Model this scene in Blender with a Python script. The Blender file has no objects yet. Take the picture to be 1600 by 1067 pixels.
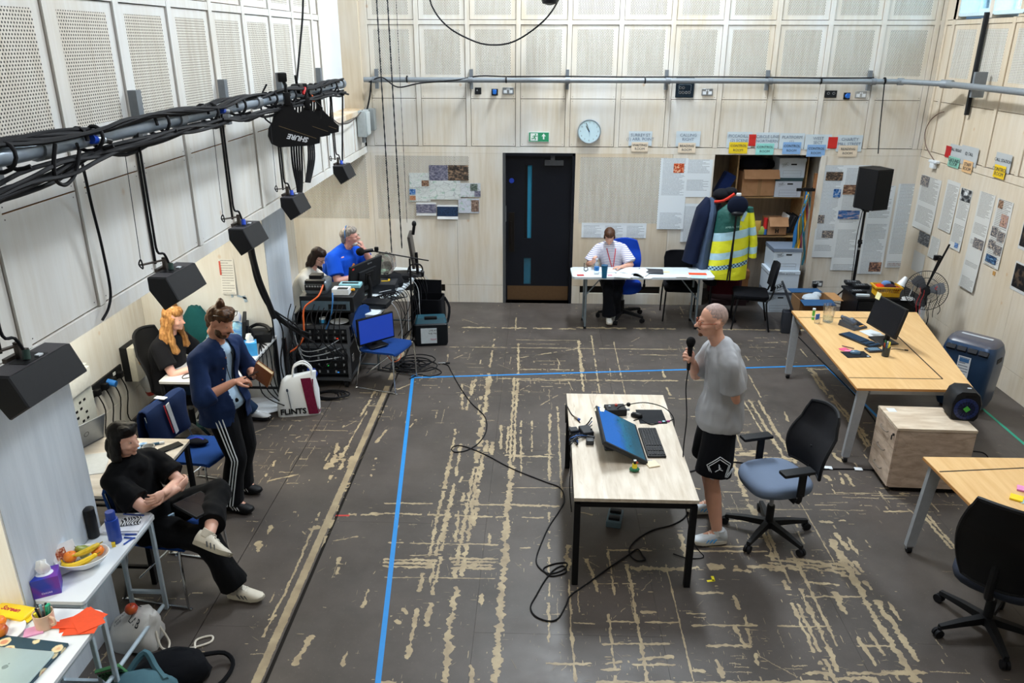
import bpy, bmesh, math, random
from mathutils import Vector as V, Matrix as Mx, noise
random.seed(7)
S=bpy.context.scene; C=S.collection; R=math.radians
# ---------------- camera ----------------
F_PX=1222.0; CAM=V((0,0,3.6)); PITCH=R(21.02); YAW=R(-1.916); ROLL=R(.128)
fw=V((math.sin(YAW)*math.cos(PITCH),math.cos(YAW)*math.cos(PITCH),-math.sin(PITCH)))
rt=V((math.cos(YAW),-math.sin(YAW),0)); up=rt.cross(fw)
rt,up=(rt*math.cos(ROLL)+up*math.sin(ROLL)),(up*math.cos(ROLL)-rt*math.sin(ROLL))
cd=bpy.data.cameras.new('camera'); cam=bpy.data.objects.new('camera',cd); C.objects.link(cam); S.camera=cam
cd.sensor_width=36; cd.lens=F_PX/1600*36; cd.clip_start=.05
cam.matrix_world=Mx.Translation(CAM)@Mx((rt,up,-fw)).transposed().to_4x4()
def ray(px,py): return rt*(px-800)-up*(py-533.5)+fw*F_PX
def PZ(px,py,z=0.): d=ray(px,py); return CAM+d*((z-CAM.z)/d.z)
def PY(px,py,y): d=ray(px,py); return CAM+d*(y/d.y)
def PX(px,py,x): d=ray(px,py); return CAM+d*(x/d.x)
# ---------------- world, lights, exposure ----------------
W=bpy.data.worlds.new('world'); S.world=W; W.use_nodes=True
nt=W.node_tree; bg=nt.nodes['Background']
sky=nt.nodes.new('ShaderNodeTexSky'); sky.sky_type='HOSEK_WILKIE'; sky.turbidity=5; sky.sun_direction=(.5,.2,.8)
nt.links.new(sky.outputs[0],bg.inputs[0]); bg.inputs[1].default_value=2.2
S.view_settings.view_transform='Standard'; S.view_settings.look='None'; S.view_settings.gamma=1; S.view_settings.exposure=0.0
S.view_settings.use_curve_mapping=False
def area(name,loc,target,sx,sy,power,col=(1,1,1),spread=180):
    l=bpy.data.lights.new(name,'AREA'); l.shape='RECTANGLE'; l.size=sx; l.size_y=sy; l.energy=power; l.color=col; l.spread=R(spread)
    o=bpy.data.objects.new(name,l); C.objects.link(o); o.location=loc
    d=V(target)-V(loc); o.rotation_euler=d.to_track_quat('-Z','Y').to_euler(); return o
area('rooflight',(.85,9.4,6.9),(.8,7.4,0),.6,2.6,540,(.86,.94,1))
area('rooflight',(1.2,4.2,6.9),(1.0,6.2,0),3.0,3.2,230,(.95,.97,1))
area('window_daylight',(5.0,6.2,6.0),(-2.4,6.6,1.2),.5,4.5,170,(.55,.78,1))  # cool side light added along a stretch of wall without windows
area('window_daylight',(5.55,9.6,4.5),(-2,8,2),1.4,.9,50,(.55,.8,1))
for y0,e in((5.85,42),(9.6,30),(2.2,40)): area('batten_lamp',(-3.3,y0,2.10),(-3.6,y0,0),.5,1.5 if y0<9 else .8,e,(1,.93,.74))
area('batten_lamp',(-3.45,6.7,2.08),(-3.5,7.8,.6),.5,.8,12,(1,.93,.76))  # extra unseen light added to brighten the far pillar's near face
# ---------------- materials ----------------
def lin(c):
    if isinstance(c,str): c=[int(c[i:i+2],16)/255 for i in(0,2,4)]
    return tuple((x/12.92 if x<=.04045 else ((x+.055)/1.055)**2.4) for x in c)+(1,)
MC={}
class NT:
    def __init__(s,name):
        s.m=bpy.data.materials.new(name); s.m.use_nodes=True; s.t=s.m.node_tree; s.b=s.t.nodes['Principled BSDF']
    def n(s,typ,**k):
        o=s.t.nodes.new('ShaderNode'+typ)
        for a,b in k.items():
            if a.startswith('i_'): 
                key=a[2:]; key=int(key) if key.isdigit() else key.replace('_',' ')
                o.inputs[key].default_value=b
            else: setattr(o,a,b)
        return o
    def l(s,a,b): s.t.links.new(a,b)
    def math(s,op,a,b=None,c=None):
        o=s.t.nodes.new('ShaderNodeMath'); o.operation=op
        for i,x in enumerate((a,b,c)):
            if x is None: continue
            if isinstance(x,(int,float)): o.inputs[i].default_value=x
            else: s.l(x,o.inputs[i])
        return o.outputs[0]
    def ramp(s,f,stops,interp='LINEAR'):
        o=s.t.nodes.new('ShaderNodeValToRGB'); e=o.color_ramp.elements; o.color_ramp.interpolation=interp
        while len(e)<len(stops): e.new(.5)
        for q,(p,c) in zip(e,stops): q.position=p; q.color=lin(c) if isinstance(c,str) else (c,c,c,1)
        s.l(f,o.inputs[0]); return o.outputs[0]
    def mix(s,f,a,b,bt='MIX'):
        o=s.t.nodes.new('ShaderNodeMix'); o.data_type='RGBA'; o.blend_type=bt
        for i,x in ((0,f),(6,a),(7,b)):
            if isinstance(x,(int,float)): o.inputs[i].default_value=x
            elif isinstance(x,str): o.inputs[i].default_value=lin(x)
            elif isinstance(x,tuple): o.inputs[i].default_value=x
            else: s.l(x,o.inputs[i])
        return o.outputs[2]
    def noise(s,vec,scale,detail=3,rough=.5,dist=0):
        o=s.n('TexNoise'); o.inputs['Scale'].default_value=scale; o.inputs['Detail'].default_value=detail; o.inputs['Roughness'].default_value=rough; o.inputs['Distortion'].default_value=dist
        if vec is not None: s.l(vec,o.inputs['Vector'])
        return o.outputs['Fac']
    def pos(s): return s.n('NewGeometry').outputs['Position']
    def obj(s): return s.n('TexCoord').outputs['Object']
    def mapv(s,vec,sc=(1,1,1),rot=(0,0,0),loc=(0,0,0)):
        o=s.n('Mapping'); o.inputs['Scale'].default_value=sc; o.inputs['Rotation'].default_value=rot; o.inputs['Location'].default_value=loc; s.l(vec,o.inputs[0]); return o.outputs[0]
    def bump(s,h,st=.3,d=.01):
        o=s.n('Bump'); o.inputs['Strength'].default_value=st; o.inputs['Distance'].default_value=d; s.l(h,o.inputs['Height']); s.l(o.outputs[0],s.b.inputs['Normal'])
    def set(s,rough=.5,metal=0,**k):
        s.b.inputs['Roughness'].default_value=rough; s.b.inputs['Metallic'].default_value=metal
        for a,b in k.items(): s.b.inputs[a.replace('_',' ')].default_value=b
        return s.m
def mat(col,rough=.55,metal=0,var=.12,scale=30,bump=0,emit=0,trans=0,alpha=1):
    key=('m',col,rough,metal,var,scale,bump,emit,trans,alpha)
    if key in MC: return MC[key]
    t=NT('paint_'+str(col)); c=lin(col)
    f=t.noise(t.obj(),scale,4)
    dk=tuple(x*(1-var) for x in c[:3])+(1,); lt=tuple(min(1,x*(1+var)+.002) for x in c[:3])+(1,)
    t.l(t.mix(f,dk,lt),t.b.inputs['Base Color'])
    if max(c[:3])<.03: t.b.inputs['Specular IOR Level'].default_value=.28
    if bump: t.bump(t.noise(t.obj(),scale*6,2),bump,.004)
    if emit: t.b.inputs['Emission Color'].default_value=c; t.b.inputs['Emission Strength'].default_value=emit
    if trans: t.b.inputs['Transmission Weight'].default_value=trans
    if alpha<1: t.b.inputs['Alpha'].default_value=alpha
    MC[key]=t.set(rough,metal); return t.m
def memo(f):
    def g(*a):
        k=(f.__name__,)+a
        if k not in MC: MC[k]=f(*a)
        return MC[k]
    return g
@memo
def m_ply(tone='E0D7C8',dark='D2C5AE',spots=.5,white=.6,sc=(9,9,.7)):
    t=NT('limed_plywood'); p=t.pos()
    g=t.noise(t.mapv(p,sc),2.2,6,.62)
    c=t.ramp(g,[(.3,dark),(.62,tone)])
    w=t.noise(t.mapv(p,(1.4,1.4,.6)),1.3,3); wf=t.ramp(w,[(.38,0.),(.68,1.)])
    c=t.mix(t.math('MULTIPLY',wf,white),c,'E4E8EA')
    v=t.n('TexVoronoi'); v.inputs['Scale'].default_value=3.2; t.l(t.mapv(p,(1,1,.8)),v.inputs['Vector'])
    k=t.ramp(v.outputs['Distance'],[(.03,1.),(.075,0.)]); k=t.math('MULTIPLY',k,spots)
    c=t.mix(k,c,'C09560')
    t.l(c,t.b.inputs['Base Color']); t.bump(g,.08,.004); return t.set(.62)
@memo
def m_perf(px=.0215,py=.0165,r=.0052):
    t=NT('perforated_plywood'); uv=t.n('UVMap').outputs[0]; s=t.n('SeparateXYZ'); t.l(uv,s.inputs[0])
    def cell(ox,oy):
        u=t.math('ADD',s.outputs[0],ox*px); v=t.math('ADD',s.outputs[1],oy*py*2)
        fu=t.math('SUBTRACT',t.math('FRACT',t.math('DIVIDE',u,px)),.5); fv=t.math('SUBTRACT',t.math('FRACT',t.math('DIVIDE',v,py*2)),.5)
        du=t.math('MULTIPLY',fu,px); dv=t.math('MULTIPLY',fv,py*2)
        return t.math('SQRT',t.math('ADD',t.math('MULTIPLY',du,du),t.math('MULTIPLY',dv,dv)))
    d=t.math('MINIMUM',cell(0,0),cell(.5,.5))
    h=t.math('LESS_THAN',d,r)
    p=t.pos(); g=t.noise(t.mapv(p,(9,9,.7)),2.2,5,.6)
    c=t.ramp(g,[(.3,'D0C8BA'),(.65,'E0DCD2')])
    t.l(t.mix(h,c,'2A2622'),t.b.inputs['Base Color'])
    t.bump(t.math('SUBTRACT',1,h),.5,.004); return t.set(.62)
@memo
def m_floor():
    t=NT('scuffed_painted_board'); p=t.pos(); sp=t.n('SeparateXYZ'); t.l(p,sp.inputs[0]); X,Y=sp.outputs[0],sp.outputs[1]
    wob=t.math('MULTIPLY',t.math('SUBTRACT',t.noise(p,15,5,.8),.5),.045)
    wob2=t.math('MULTIPLY',t.math('SUBTRACT',t.noise(p,1.1,2),.5),.05)
    wear=t.ramp(t.noise(t.mapv(p,(1,1,1),(0,0,0),(3.1,7.7,0)),.55,2,.5),[(.34,.0),(.62,1.)])
    tot=None
    def layer(a,b,fr,thr,wid,seed,gate,sc=.9):
        w=t.math('ADD',t.math('ADD',a,wob),wob2); q=t.math('MULTIPLY',w,fr); idn=t.math('FLOOR',q); fc=t.math('FRACT',q)
        wn=t.n('TexWhiteNoise',noise_dimensions='2D'); cb=t.n('CombineXYZ'); t.l(idn,cb.inputs[0]); cb.inputs[1].default_value=seed; t.l(cb.outputs[0],wn.inputs['Vector'])
        rnd=wn.outputs['Value']
        ww=t.math('MULTIPLY',t.math('MULTIPLY',rnd,rnd),wid*fr)
        ln=t.math('LESS_THAN',t.math('ABSOLUTE',t.math('SUBTRACT',fc,t.math('ADD',.3,t.math('MULTIPLY',rnd,.4)))),t.math('ADD',ww,.0015*fr))
        cb2=t.n('CombineXYZ'); t.l(t.math('MULTIPLY',b,sc),cb2.inputs[0]); t.l(t.math('MULTIPLY',idn,7.31),cb2.inputs[1]); cb2.inputs[2].default_value=seed
        ds=t.noise(cb2.outputs[0],1.0,3,.6)
        if gate: ds=t.math('ADD',ds,t.math('MULTIPLY',t.math('SUBTRACT',wear,.5),gate))
        return t.math('MULTIPLY',ln,t.math('GREATER_THAN',ds,thr))
    # runs across (constant Y) and runs away (constant X)
    for a,b,fr,thr,wid,seed,gate,sc in ((Y,X,9.,.66,.008,2,.2,2.2),(X,Y,8.,.66,.008,5,.2,2.0),(Y,X,17.,.68,.006,7,.2,4.),(X,Y,17.,.68,.006,8,.2,4.)):
        L=layer(a,b,fr,thr,wid,seed,gate,sc); tot=L if tot is None else t.math('MAXIMUM',tot,L)
    # oblique scratches
    r=t.mapv(p,(1,1,1),(0,0,R(37))); s2=t.n('SeparateXYZ'); t.l(r,s2.inputs[0])
    tot=t.math('MAXIMUM',tot,layer(s2.outputs[0],s2.outputs[1],5.,.66,.006,11,.15,1.4))
    r=t.mapv(p,(1,1,1),(0,0,R(-48))); s2=t.n('SeparateXYZ'); t.l(r,s2.inputs[0])
    tot=t.math('MAXIMUM',tot,layer(s2.outputs[0],s2.outputs[1],4.,.67,.006,12,.15,1.4))
    # worn strips beside the joints
    def strip(x0,w,k,th):
        e=t.math('ABSOLUTE',t.math('SUBTRACT',t.math('ADD',X,t.math('MULTIPLY',wob,.6)),x0)); m=t.math('LESS_THAN',e,w)
        return t.math('MULTIPLY',m,t.math('GREATER_THAN',t.noise(t.mapv(p,(.01,k,1)),1,3),th))
    tot=t.math('MAXIMUM',tot,strip(-1.655,.028,.7,.36))
    edge=t.math('GREATER_THAN',t.noise(p,26,5,.8),.34); tot=t.math('MULTIPLY',tot,edge)
    base=t.ramp(t.noise(p,1.3,5,.65),[(.3,'403B37'),(.7,'564F4B')])
    fine=t.noise(p,60,3,.7); base=t.mix(t.ramp(fine,[(.62,0.),(.72,.35)]),base,'7A7066')
    tan=t.ramp(t.noise(p,7,4),[(.3,'8A7B64'),(.7,'AA9A7C')])
    t.l(t.mix(tot,base,tan),t.b.inputs['Base Color'])
    rg=t.ramp(t.noise(p,3,4),[(.3,.36),(.7,.55)]); t.l(rg,t.b.inputs['Roughness'])
    t.bump(t.math('MULTIPLY',tot,-1),.25,.002); t.b.inputs['Specular IOR Level'].default_value=.4
    return t.m
@memo
def m_wood(a='E7C48A',b='D2A666',sc=(1,14,14),rough=.35,kn=0):
    t=NT('wood_laminate'); p=t.obj(); g=t.noise(t.mapv(p,sc),2,5,.6,.4)
    c=t.ramp(g,[(.3,b),(.65,a)])
    if kn: c=t.mix(t.ramp(t.noise(t.mapv(p,tuple(x*.55 for x in sc),(0,0,.2)),2.2,6,.7,1.2),[(.60,0.),(.68,.75)]),c,'A28A70')
    t.l(c,t.b.inputs['Base Color']); t.bump(g,.05,.002); return t.set(rough)
@memo
def m_print(seed=0,bgc='DCE2E6',ink='6E747C',rows=46,head=1):
    """lines of small type on a sheet, by UV (v in rows of type)"""
    t=NT('printed_sheet'); s=t.n('SeparateXYZ'); t.l(t.n('UVMap').outputs[0],s.inputs[0]); u,v=s.outputs[0],s.outputs[1]
    q=t.math('MULTIPLY',v,rows); idn=t.math('FLOOR',q); fc=t.math('FRACT',q)
    wn=t.n('TexWhiteNoise',noise_dimensions='2D'); cb=t.n('CombineXYZ'); t.l(idn,cb.inputs[0]); cb.inputs[1].default_value=seed+.5; t.l(cb.outputs[0],wn.inputs['Vector'])
    ln=t.math('MULTIPLY',t.math('GREATER_THAN',fc,.32),t.math('LESS_THAN',fc,.72))
    wd=t.math('LESS_THAN',u,t.math('ADD',.62,t.math('MULTIPLY',wn.outputs['Value'],.55)))
    mg=t.math('MULTIPLY',t.math('GREATER_THAN',u,.09),t.math('LESS_THAN',u,.91))
    cb2=t.n('CombineXYZ'); t.l(t.math('MULTIPLY',u,70),cb2.inputs[0]); t.l(idn,cb2.inputs[1]); cb2.inputs[2].default_value=seed
    wrd=t.math('GREATER_THAN',t.noise(cb2.outputs[0],1,1),.42)
    cb3=t.n('CombineXYZ'); t.l(t.math('FLOOR',t.math('MULTIPLY',idn,.22)),cb3.inputs[0]); cb3.inputs[1].default_value=seed*3.3
    wn3=t.n('TexWhiteNoise',noise_dimensions='2D'); t.l(cb3.outputs[0],wn3.inputs['Vector']); par=t.math('GREATER_THAN',wn3.outputs['Value'],.2)
    a=t.math('MULTIPLY',t.math('MULTIPLY',ln,wd),t.math('MULTIPLY',mg,t.math('MULTIPLY',wrd,par)))
    t.l(t.mix(t.math('MULTIPLY',a,.8),bgc,ink),t.b.inputs['Base Color']); return t.set(.7)
@memo
def m_photo(seed=0,c1='20242C',c2='6B6A70',c3='C9B8A0',sc=7.):
    t=NT('printed_picture'); uv=t.mapv(t.n('UVMap').outputs[0],(1,1,1),(0,0,0),(seed*3.7,seed*1.9,0))
    v=t.n('TexVoronoi'); v.inputs['Scale'].default_value=sc; t.l(uv,v.inputs['Vector'])
    a=t.math('ADD',t.math('MULTIPLY',t.noise(uv,sc*.7,6,.7,.6),.8),t.math('MULTIPLY',v.outputs['Distance'],.3))
    t.l(t.ramp(a,[(.38,c1),(.55,c2),(.72,c3)]),t.b.inputs['Base Color']); return t.set(.4)
@memo
def m_map(seed=0,a='D8DEDC',b='9EA7AB',g='9CC4B0'):
    t=NT('printed_map'); uv=t.mapv(t.n('UVMap').outputs[0],(1,1,1),(0,0,0),(seed*2.3,seed,0))
    v=t.n('TexVoronoi',feature='DISTANCE_TO_EDGE'); v.inputs['Scale'].default_value=26; t.l(uv,v.inputs['Vector'])
    v2=t.n('TexVoronoi',feature='DISTANCE_TO_EDGE'); v2.inputs['Scale'].default_value=4; t.l(uv,v2.inputs['Vector'])
    c=t.mix(t.ramp(t.noise(uv,5,2),[(.6,0.),(.66,.8)]),a,g)
    c=t.mix(t.ramp(v.outputs['Distance'],[(.03,.6),(.07,0.)]),c,b); c=t.mix(t.ramp(v2.outputs['Distance'],[(.01,.9),(.02,0.)]),c,'8B8F96')
    t.l(c,t.b.inputs['Base Color']); return t.set(.6)
@memo
def m_glass(col='FFFFFF',rough=.02,alpha=.35):
    t=NT('clear_glass'); t.b.inputs['Base Color'].default_value=lin(col); t.b.inputs['Transmission Weight'].default_value=1; t.b.inputs['Alpha'].default_value=alpha; t.b.inputs['IOR'].default_value=1.3
    return t.set(rough)
@memo
def m_cloth(col,var=.25,sc=9,rough=.85,weave=0):
    t=NT('fabric_'+col); c=lin(col); f=t.noise(t.obj(),sc,5,.6)
    dk=tuple(x*(1-var) for x in c[:3])+(1,); lt=tuple(min(1,x*(1+var*.7)) for x in c[:3])+(1,)
    t.l(t.mix(f,dk,lt),t.b.inputs['Base Color']); t.bump(t.noise(t.obj(),350,2),.25,.002)
    t.b.inputs['Sheen Weight'].default_value=.02; t.b.inputs['Specular IOR Level'].default_value=.12; return t.set(rough)
@memo
def m_skin(col='D09A80'):
    t=NT('skin'); c=lin(col); f=t.noise(t.obj(),14,4)
    t.l(t.mix(f,tuple(x*.86 for x in c[:3])+(1,),tuple(min(1,x*1.1) for x in c[:3])+(1,)),t.b.inputs['Base Color'])
    t.b.inputs['Subsurface Weight'].default_value=.08; t.b.inputs['Subsurface Radius'].default_value=(.02,.008,.004); return t.set(.5)
@memo
def m_hair(a,b,sc=60):
    t=NT('hair'); f=t.noise(t.mapv(t.obj(),(1,1,.12)),sc,4,.7)
    t.l(t.ramp(f,[(.35,a),(.65,b)]),t.b.inputs['Base Color']); t.bump(f,.35,.006); t.b.inputs['Specular IOR Level'].default_value=.2; return t.set(.5)
# ---------------- mesh builder ----------------
class B:
    def __init__(s,mat=None): s.v=[];s.f=[];s.mi=[];s.uv=[];s.mats=[];s.M=Mx.Identity(4);s.cur=mat
    def _m(s,m):
        m=m or s.cur
        if m not in s.mats: s.mats.append(m)
        return s.mats.index(m)
    def add(s,vs,fs,m=None,uvs=None):
        o=len(s.v); s.v+=[s.M@V(v) for v in vs]; k=s._m(m)
        for i,f in enumerate(fs): s.f.append([o+a for a in f]); s.mi.append(k); s.uv.append(uvs[i] if uvs else None)
        return s
    def box(s,c,sz,m=None,rz=0,bev=0,rot=None):
        x,y,z=[a/2 for a in sz]; T=Mx.Translation(V(c))@(rot.to_4x4() if rot else Mx.Rotation(rz,4,'Z'))
        if bev:
            b=bmesh.new(); bmesh.ops.create_cube(b,size=1,matrix=Mx.Diagonal((sz[0],sz[1],sz[2],1)))
            bmesh.ops.bevel(b,geom=b.edges[:],offset=min(bev,min(sz)*.45),segments=2 if bev>.006 else 1,affect='EDGES',profile=.6)
            b.verts.index_update(); vs=[T@v.co for v in b.verts]; fs=[[v.index for v in f.verts] for f in b.faces]; b.free(); return s.add(vs,fs,m)
        vs=[T@V(p) for p in((-x,-y,-z),(x,-y,-z),(x,y,-z),(-x,y,-z),(-x,-y,z),(x,-y,z),(x,y,z),(-x,y,z))]
        q=[(0,0),(1,0),(1,1),(0,1)]
        return s.add(vs,[(0,3,2,1),(4,5,6,7),(0,1,5,4),(1,2,6,5),(2,3,7,6),(3,0,4,7)],m,[q]*6)
    def bb(s,lo,hi,m=None,bev=0): return s.box([(a+b)/2 for a,b in zip(lo,hi)],[abs(b-a) for a,b in zip(lo,hi)],m,0,bev)
    def quad(s,a,b,c,d,m=None,uv=None): return s.add([a,b,c,d],[(0,1,2,3)],m,[uv or [(0,0),(1,0),(1,1),(0,1)]])
    def cyl(s,p0,p1,r,m=None,r1=None,n=12,cap=True):
        p0,p1=V(p0),V(p1); r1=r if r1 is None else r1; d=(p1-p0).normalized(); a=d.orthogonal().normalized(); b=d.cross(a); vs=[];fs=[]
        for p,q in((p0,r),(p1,r1)):
            for i in range(n): t=2*math.pi*i/n; vs.append(p+(a*math.cos(t)+b*math.sin(t))*q)
        for i in range(n): j=(i+1)%n; fs.append((i,j,n+j,n+i))
        if cap: fs+=[tuple(range(n))[::-1],tuple(range(n,2*n))]
        return s.add(vs,fs,m)
    def tube(s,pts,r,m=None,n=6,sm=0,closed=False):
        pts=[V(p) for p in pts]
        if sm: pts=crom(pts,sm,closed)
        N=len(pts); rs=r if isinstance(r,(list,tuple)) else None; vs=[];fs=[]; a=None
        for i,p in enumerate(pts):
            d=(pts[(i+1)%N if closed else min(i+1,N-1)]-pts[(i-1)%N if closed else max(i-1,0)])
            if d.length<1e-9: d=V((0,0,1))
            d.normalize()
            a=d.orthogonal().normalized() if a is None else (a-d*a.dot(d))
            if a.length<1e-6: a=d.orthogonal()
            a.normalize(); b=d.cross(a); q=rs[int(i*(len(rs)-1)/(N-1))] if rs else r
            for k in range(n): t=2*math.pi*k/n; vs.append(p+(a*math.cos(t)+b*math.sin(t))*q)
        for i in range(N if closed else N-1):
            for k in range(n): l=(k+1)%n; j=(i+1)%N; fs.append((i*n+k,i*n+l,j*n+l,j*n+k))
        if not closed: fs+=[tuple(range(n))[::-1],tuple(range((N-1)*n,N*n))]
        return s.add(vs,fs,m)
    def lathe(s,prof,m=None,c=(0,0,0),n=20,M=None):
        vs=[];fs=[]; c=V(c); k=len(prof)
        for r,z in prof:
            for i in range(n): t=2*math.pi*i/n; p=V((r*math.cos(t),r*math.sin(t),z)); vs.append(c+(M@p if M else p))
        for j in range(k-1):
            for i in range(n): l=(i+1)%n; fs.append((j*n+i,j*n+l,(j+1)*n+l,(j+1)*n+i))
        if prof[0][0]>1e-6: fs.append(tuple(range(n))[::-1])
        if prof[-1][0]>1e-6: fs.append(tuple(range((k-1)*n,k*n)))
        return s.add(vs,fs,m)
    def sph(s,c,r,m=None,n=12,M=None,lo=0,hi=1):
        r=(r,r,r) if isinstance(r,(int,float)) else r; k=max(4,n//2+1); vs=[];fs=[]; c=V(c)
        for j in range(k+1):
            ph=math.pi*(lo+(hi-lo)*j/k)-math.pi/2
            for i in range(n): t=2*math.pi*i/n; p=V((r[0]*math.cos(ph)*math.cos(t),r[1]*math.cos(ph)*math.sin(t),r[2]*math.sin(ph))); vs.append(c+(M@p if M else p))
        for j in range(k):
            for i in range(n): l=(i+1)%n; fs.append((j*n+i,j*n+l,(j+1)*n+l,(j+1)*n+i))
        return s.add(vs,fs,m)
    def prism(s,poly,h,m=None,M=None,z0=0,uvn=False):
        M=M or Mx.Identity(4); n=len(poly); vs=[M@V((x,y,z0)) for x,y in poly]+[M@V((x,y,z0+h)) for x,y in poly]
        fs=[tuple(range(n))[::-1],tuple(range(n,2*n))]+[(i,(i+1)%n,n+(i+1)%n,n+i) for i in range(n)]
        return s.add(vs,fs,m)
    def loft(s,rings,m=None,cap=True):
        n=len(rings[0]); vs=[p for r in rings for p in r]; fs=[]
        for j in range(len(rings)-1):
            for i in range(n): l=(i+1)%n; fs.append((j*n+i,j*n+l,(j+1)*n+l,(j+1)*n+i))
        if cap: fs+=[tuple(range(n))[::-1],tuple(range((len(rings)-1)*n,len(rings)*n))]
        return s.add(vs,fs,m)
    def mesh(s,name,smooth=40):
        me=bpy.data.meshes.new(name); me.from_pydata([tuple(v) for v in s.v],[],s.f)
        for m in s.mats: me.materials.append(m)
        me.polygons.foreach_set('material_index',s.mi)
        if any(s.uv):
            ul=me.uv_layers.new(name='UVMap'); k=0; dat=[]
            for f,u in zip(s.f,s.uv): dat+= [c for p in (u if u else [(0,0)]*len(f)) for c in p]
            ul.data.foreach_set('uv',dat)
        me.validate(); me.update()
        bm=bmesh.new(); bm.from_mesh(me); bmesh.ops.remove_doubles(bm,verts=bm.verts,dist=1e-6); bmesh.ops.recalc_face_normals(bm,faces=bm.faces); bm.to_mesh(me); bm.free()
        if smooth: me.shade_smooth(); me.set_sharp_from_angle(angle=R(smooth))
        return me
def crom(p,k,closed=False):
    o=[]; n=len(p)
    for i in range(n if closed else n-1):
        if closed: a,b,c,d=p[i-1],p[i],p[(i+1)%n],p[(i+2)%n]
        else: a,b,c,d=p[max(i-1,0)],p[i],p[i+1],p[min(i+2,n-1)]
        for j in range(k):
            t=j/k; o.append(.5*((2*b)+(c-a)*t+(2*a-5*b+4*c-d)*t*t+(3*b-a-3*c+d)*t**3))
    if not closed: o.append(p[-1])
    return o
def ob(name,b,parent=None,loc=(0,0,0),rot=(0,0,0),smooth=40,label=None,kind=None):
    me=b.mesh(name,smooth) if isinstance(b,B) else b
    o=bpy.data.objects.new(name,me); C.objects.link(o); o.location=loc; o.rotation_euler=rot
    if parent: o.parent=parent
    if label: o['label']=label
    if kind: o['kind']=kind
    return o
def tag(o,label,cat,group=None,kind=None):
    o['label']=label; o['category']=cat
    if group: o['group']=group
    if kind: o['kind']=kind
    return o
def thing(name,label,cat,loc=(0,0,0),rz=0,group=None):
    o=bpy.data.objects.new(name,None); C.objects.link(o); o.location=loc; o.rotation_euler=(0,0,rz) if isinstance(rz,(int,float)) else rz; o.empty_display_size=.1
    return tag(o,label,cat,group)
def one(name,b,label,cat,loc=(0,0,0),rz=0,group=None,smooth=40):
    return tag(ob(name,b,None,loc,(0,0,rz) if isinstance(rz,(int,float)) else rz,smooth),label,cat,group)
def struct(name,b,loc=(0,0,0),rot=(0,0,0)): return ob(name,b,None,loc,rot,kind='structure')
def dup(root,loc,rz,label=None,group=None):
    r=root.copy(); C.objects.link(r); r.location=loc; r.rotation_euler=(0,0,rz) if isinstance(rz,(int,float)) else rz
    if label: r['label']=label
    if group: r['group']=group
    for ch in list(root.children):
        c=ch.copy(); C.objects.link(c); c.parent=r
        for g in list(ch.children): d=g.copy(); C.objects.link(d); d.parent=c
    return r
def baked(o):
    ts=bpy.data.scenes.new('scratch'); ts.collection.objects.link(o); vl=ts.view_layers[0]; vl.update(); me=bpy.data.meshes.new_from_object(o.evaluated_get(vl.depsgraph)); bpy.data.objects.remove(o); bpy.data.scenes.remove(ts); return me
def text(s,size,m,name,parent=None,M=Mx.Identity(4),ext=.0006,align='CENTER',shear=0,bold=0,xs=1):
    cu=bpy.data.curves.new('lettering','FONT'); cu.body=s; cu.size=size; cu.extrude=ext; cu.align_x=align; cu.align_y='CENTER'; cu.resolution_u=2; cu.shear=shear; cu.offset=bold
    o=bpy.data.objects.new('tmp',cu); me=baked(o)
    me.transform(M@Mx.Diagonal((xs,1,1,1))); me.materials.clear(); me.materials.append(m); return ob(name,me,parent)
UPR=Mx.Rotation(R(90),4,'X')   # lettering upright, reading along +x, facing -y
BK=mat('0C0D11',.45); BKM=mat('14161A',.6,0,.1,30,.15); WHT=mat('DDE3E8',.5); GRY=mat('8C9196',.45); MET=mat('A9AFB5',.3,.8); CHR=mat('C8CCD0',.18,1)
RUB=mat('101116',.75); DKG=mat('2A2D33',.5); PLYE=mat('B98A57',.7)
# ================= the room =================
YB=10.95; XR=5.15; XLU=-2.37; XLP=-2.74; XLR=-4.1; XL3=-3.5; ZL=2.2; CE=7.2; YF=-2.0
PLY=m_ply(); PLYR=m_ply('D6C7B0','CBB99D',.5,.25); PERF=m_perf(); PLYL=m_ply('E0DED8','D3CDC2',.35,.8); PLYCOOL=m_ply('C9D2DC','B9C3CE',.15,.2)  # last one: pillar plywood with the cool daylight tint put into its colour
DARKV=mat('17130F',.9)
# floor: base with sheets
b=B(mat('14120F',.9)); b.bb((-4.3,YF,-.12),(5.3,YB+1.3,-.012))
floor=struct('floor',b)
fm=m_floor(); xs=[-4.3,-2.18,-1.6]+[-1.6+1.22*i for i in range(1,6)]+[5.3]; ys=[YF+2.44*i-.9 for i in range(0,7)]
ys[0]=YF
for i in range(len(xs)-1):
    off=0 if i%2 else 1.22
    yy=[YF]+[y+off-.35 for y in ys[1:]]+[YB+1.3]
    yy=sorted(set(min(y,YB+1.3) for y in yy))
    for j in range(len(yy)-1):
        g=.012 if xs[i]==-1.6 else .003 if xs[i]==-2.18 else .0007; g2=.012 if xs[i+1]==-1.6 else .003 if xs[i+1]==-2.18 else .0007
        if yy[j+1]-yy[j]<.02: continue
        b=B(fm); b.bb((xs[i]+g,yy[j]+.0007,-.012),(xs[i+1]-g2,yy[j+1]-.0007,0)); ob('floor_sheet',b,floor,smooth=0)
b=B(DARKV); b.bb((-1.612,YF,-.0118),(-1.588,YB,-.004)); b.bb((-1.60,YF,-.004),(-1.588,YB,.0015)); ob('expansion_strip',b,floor)
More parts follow.
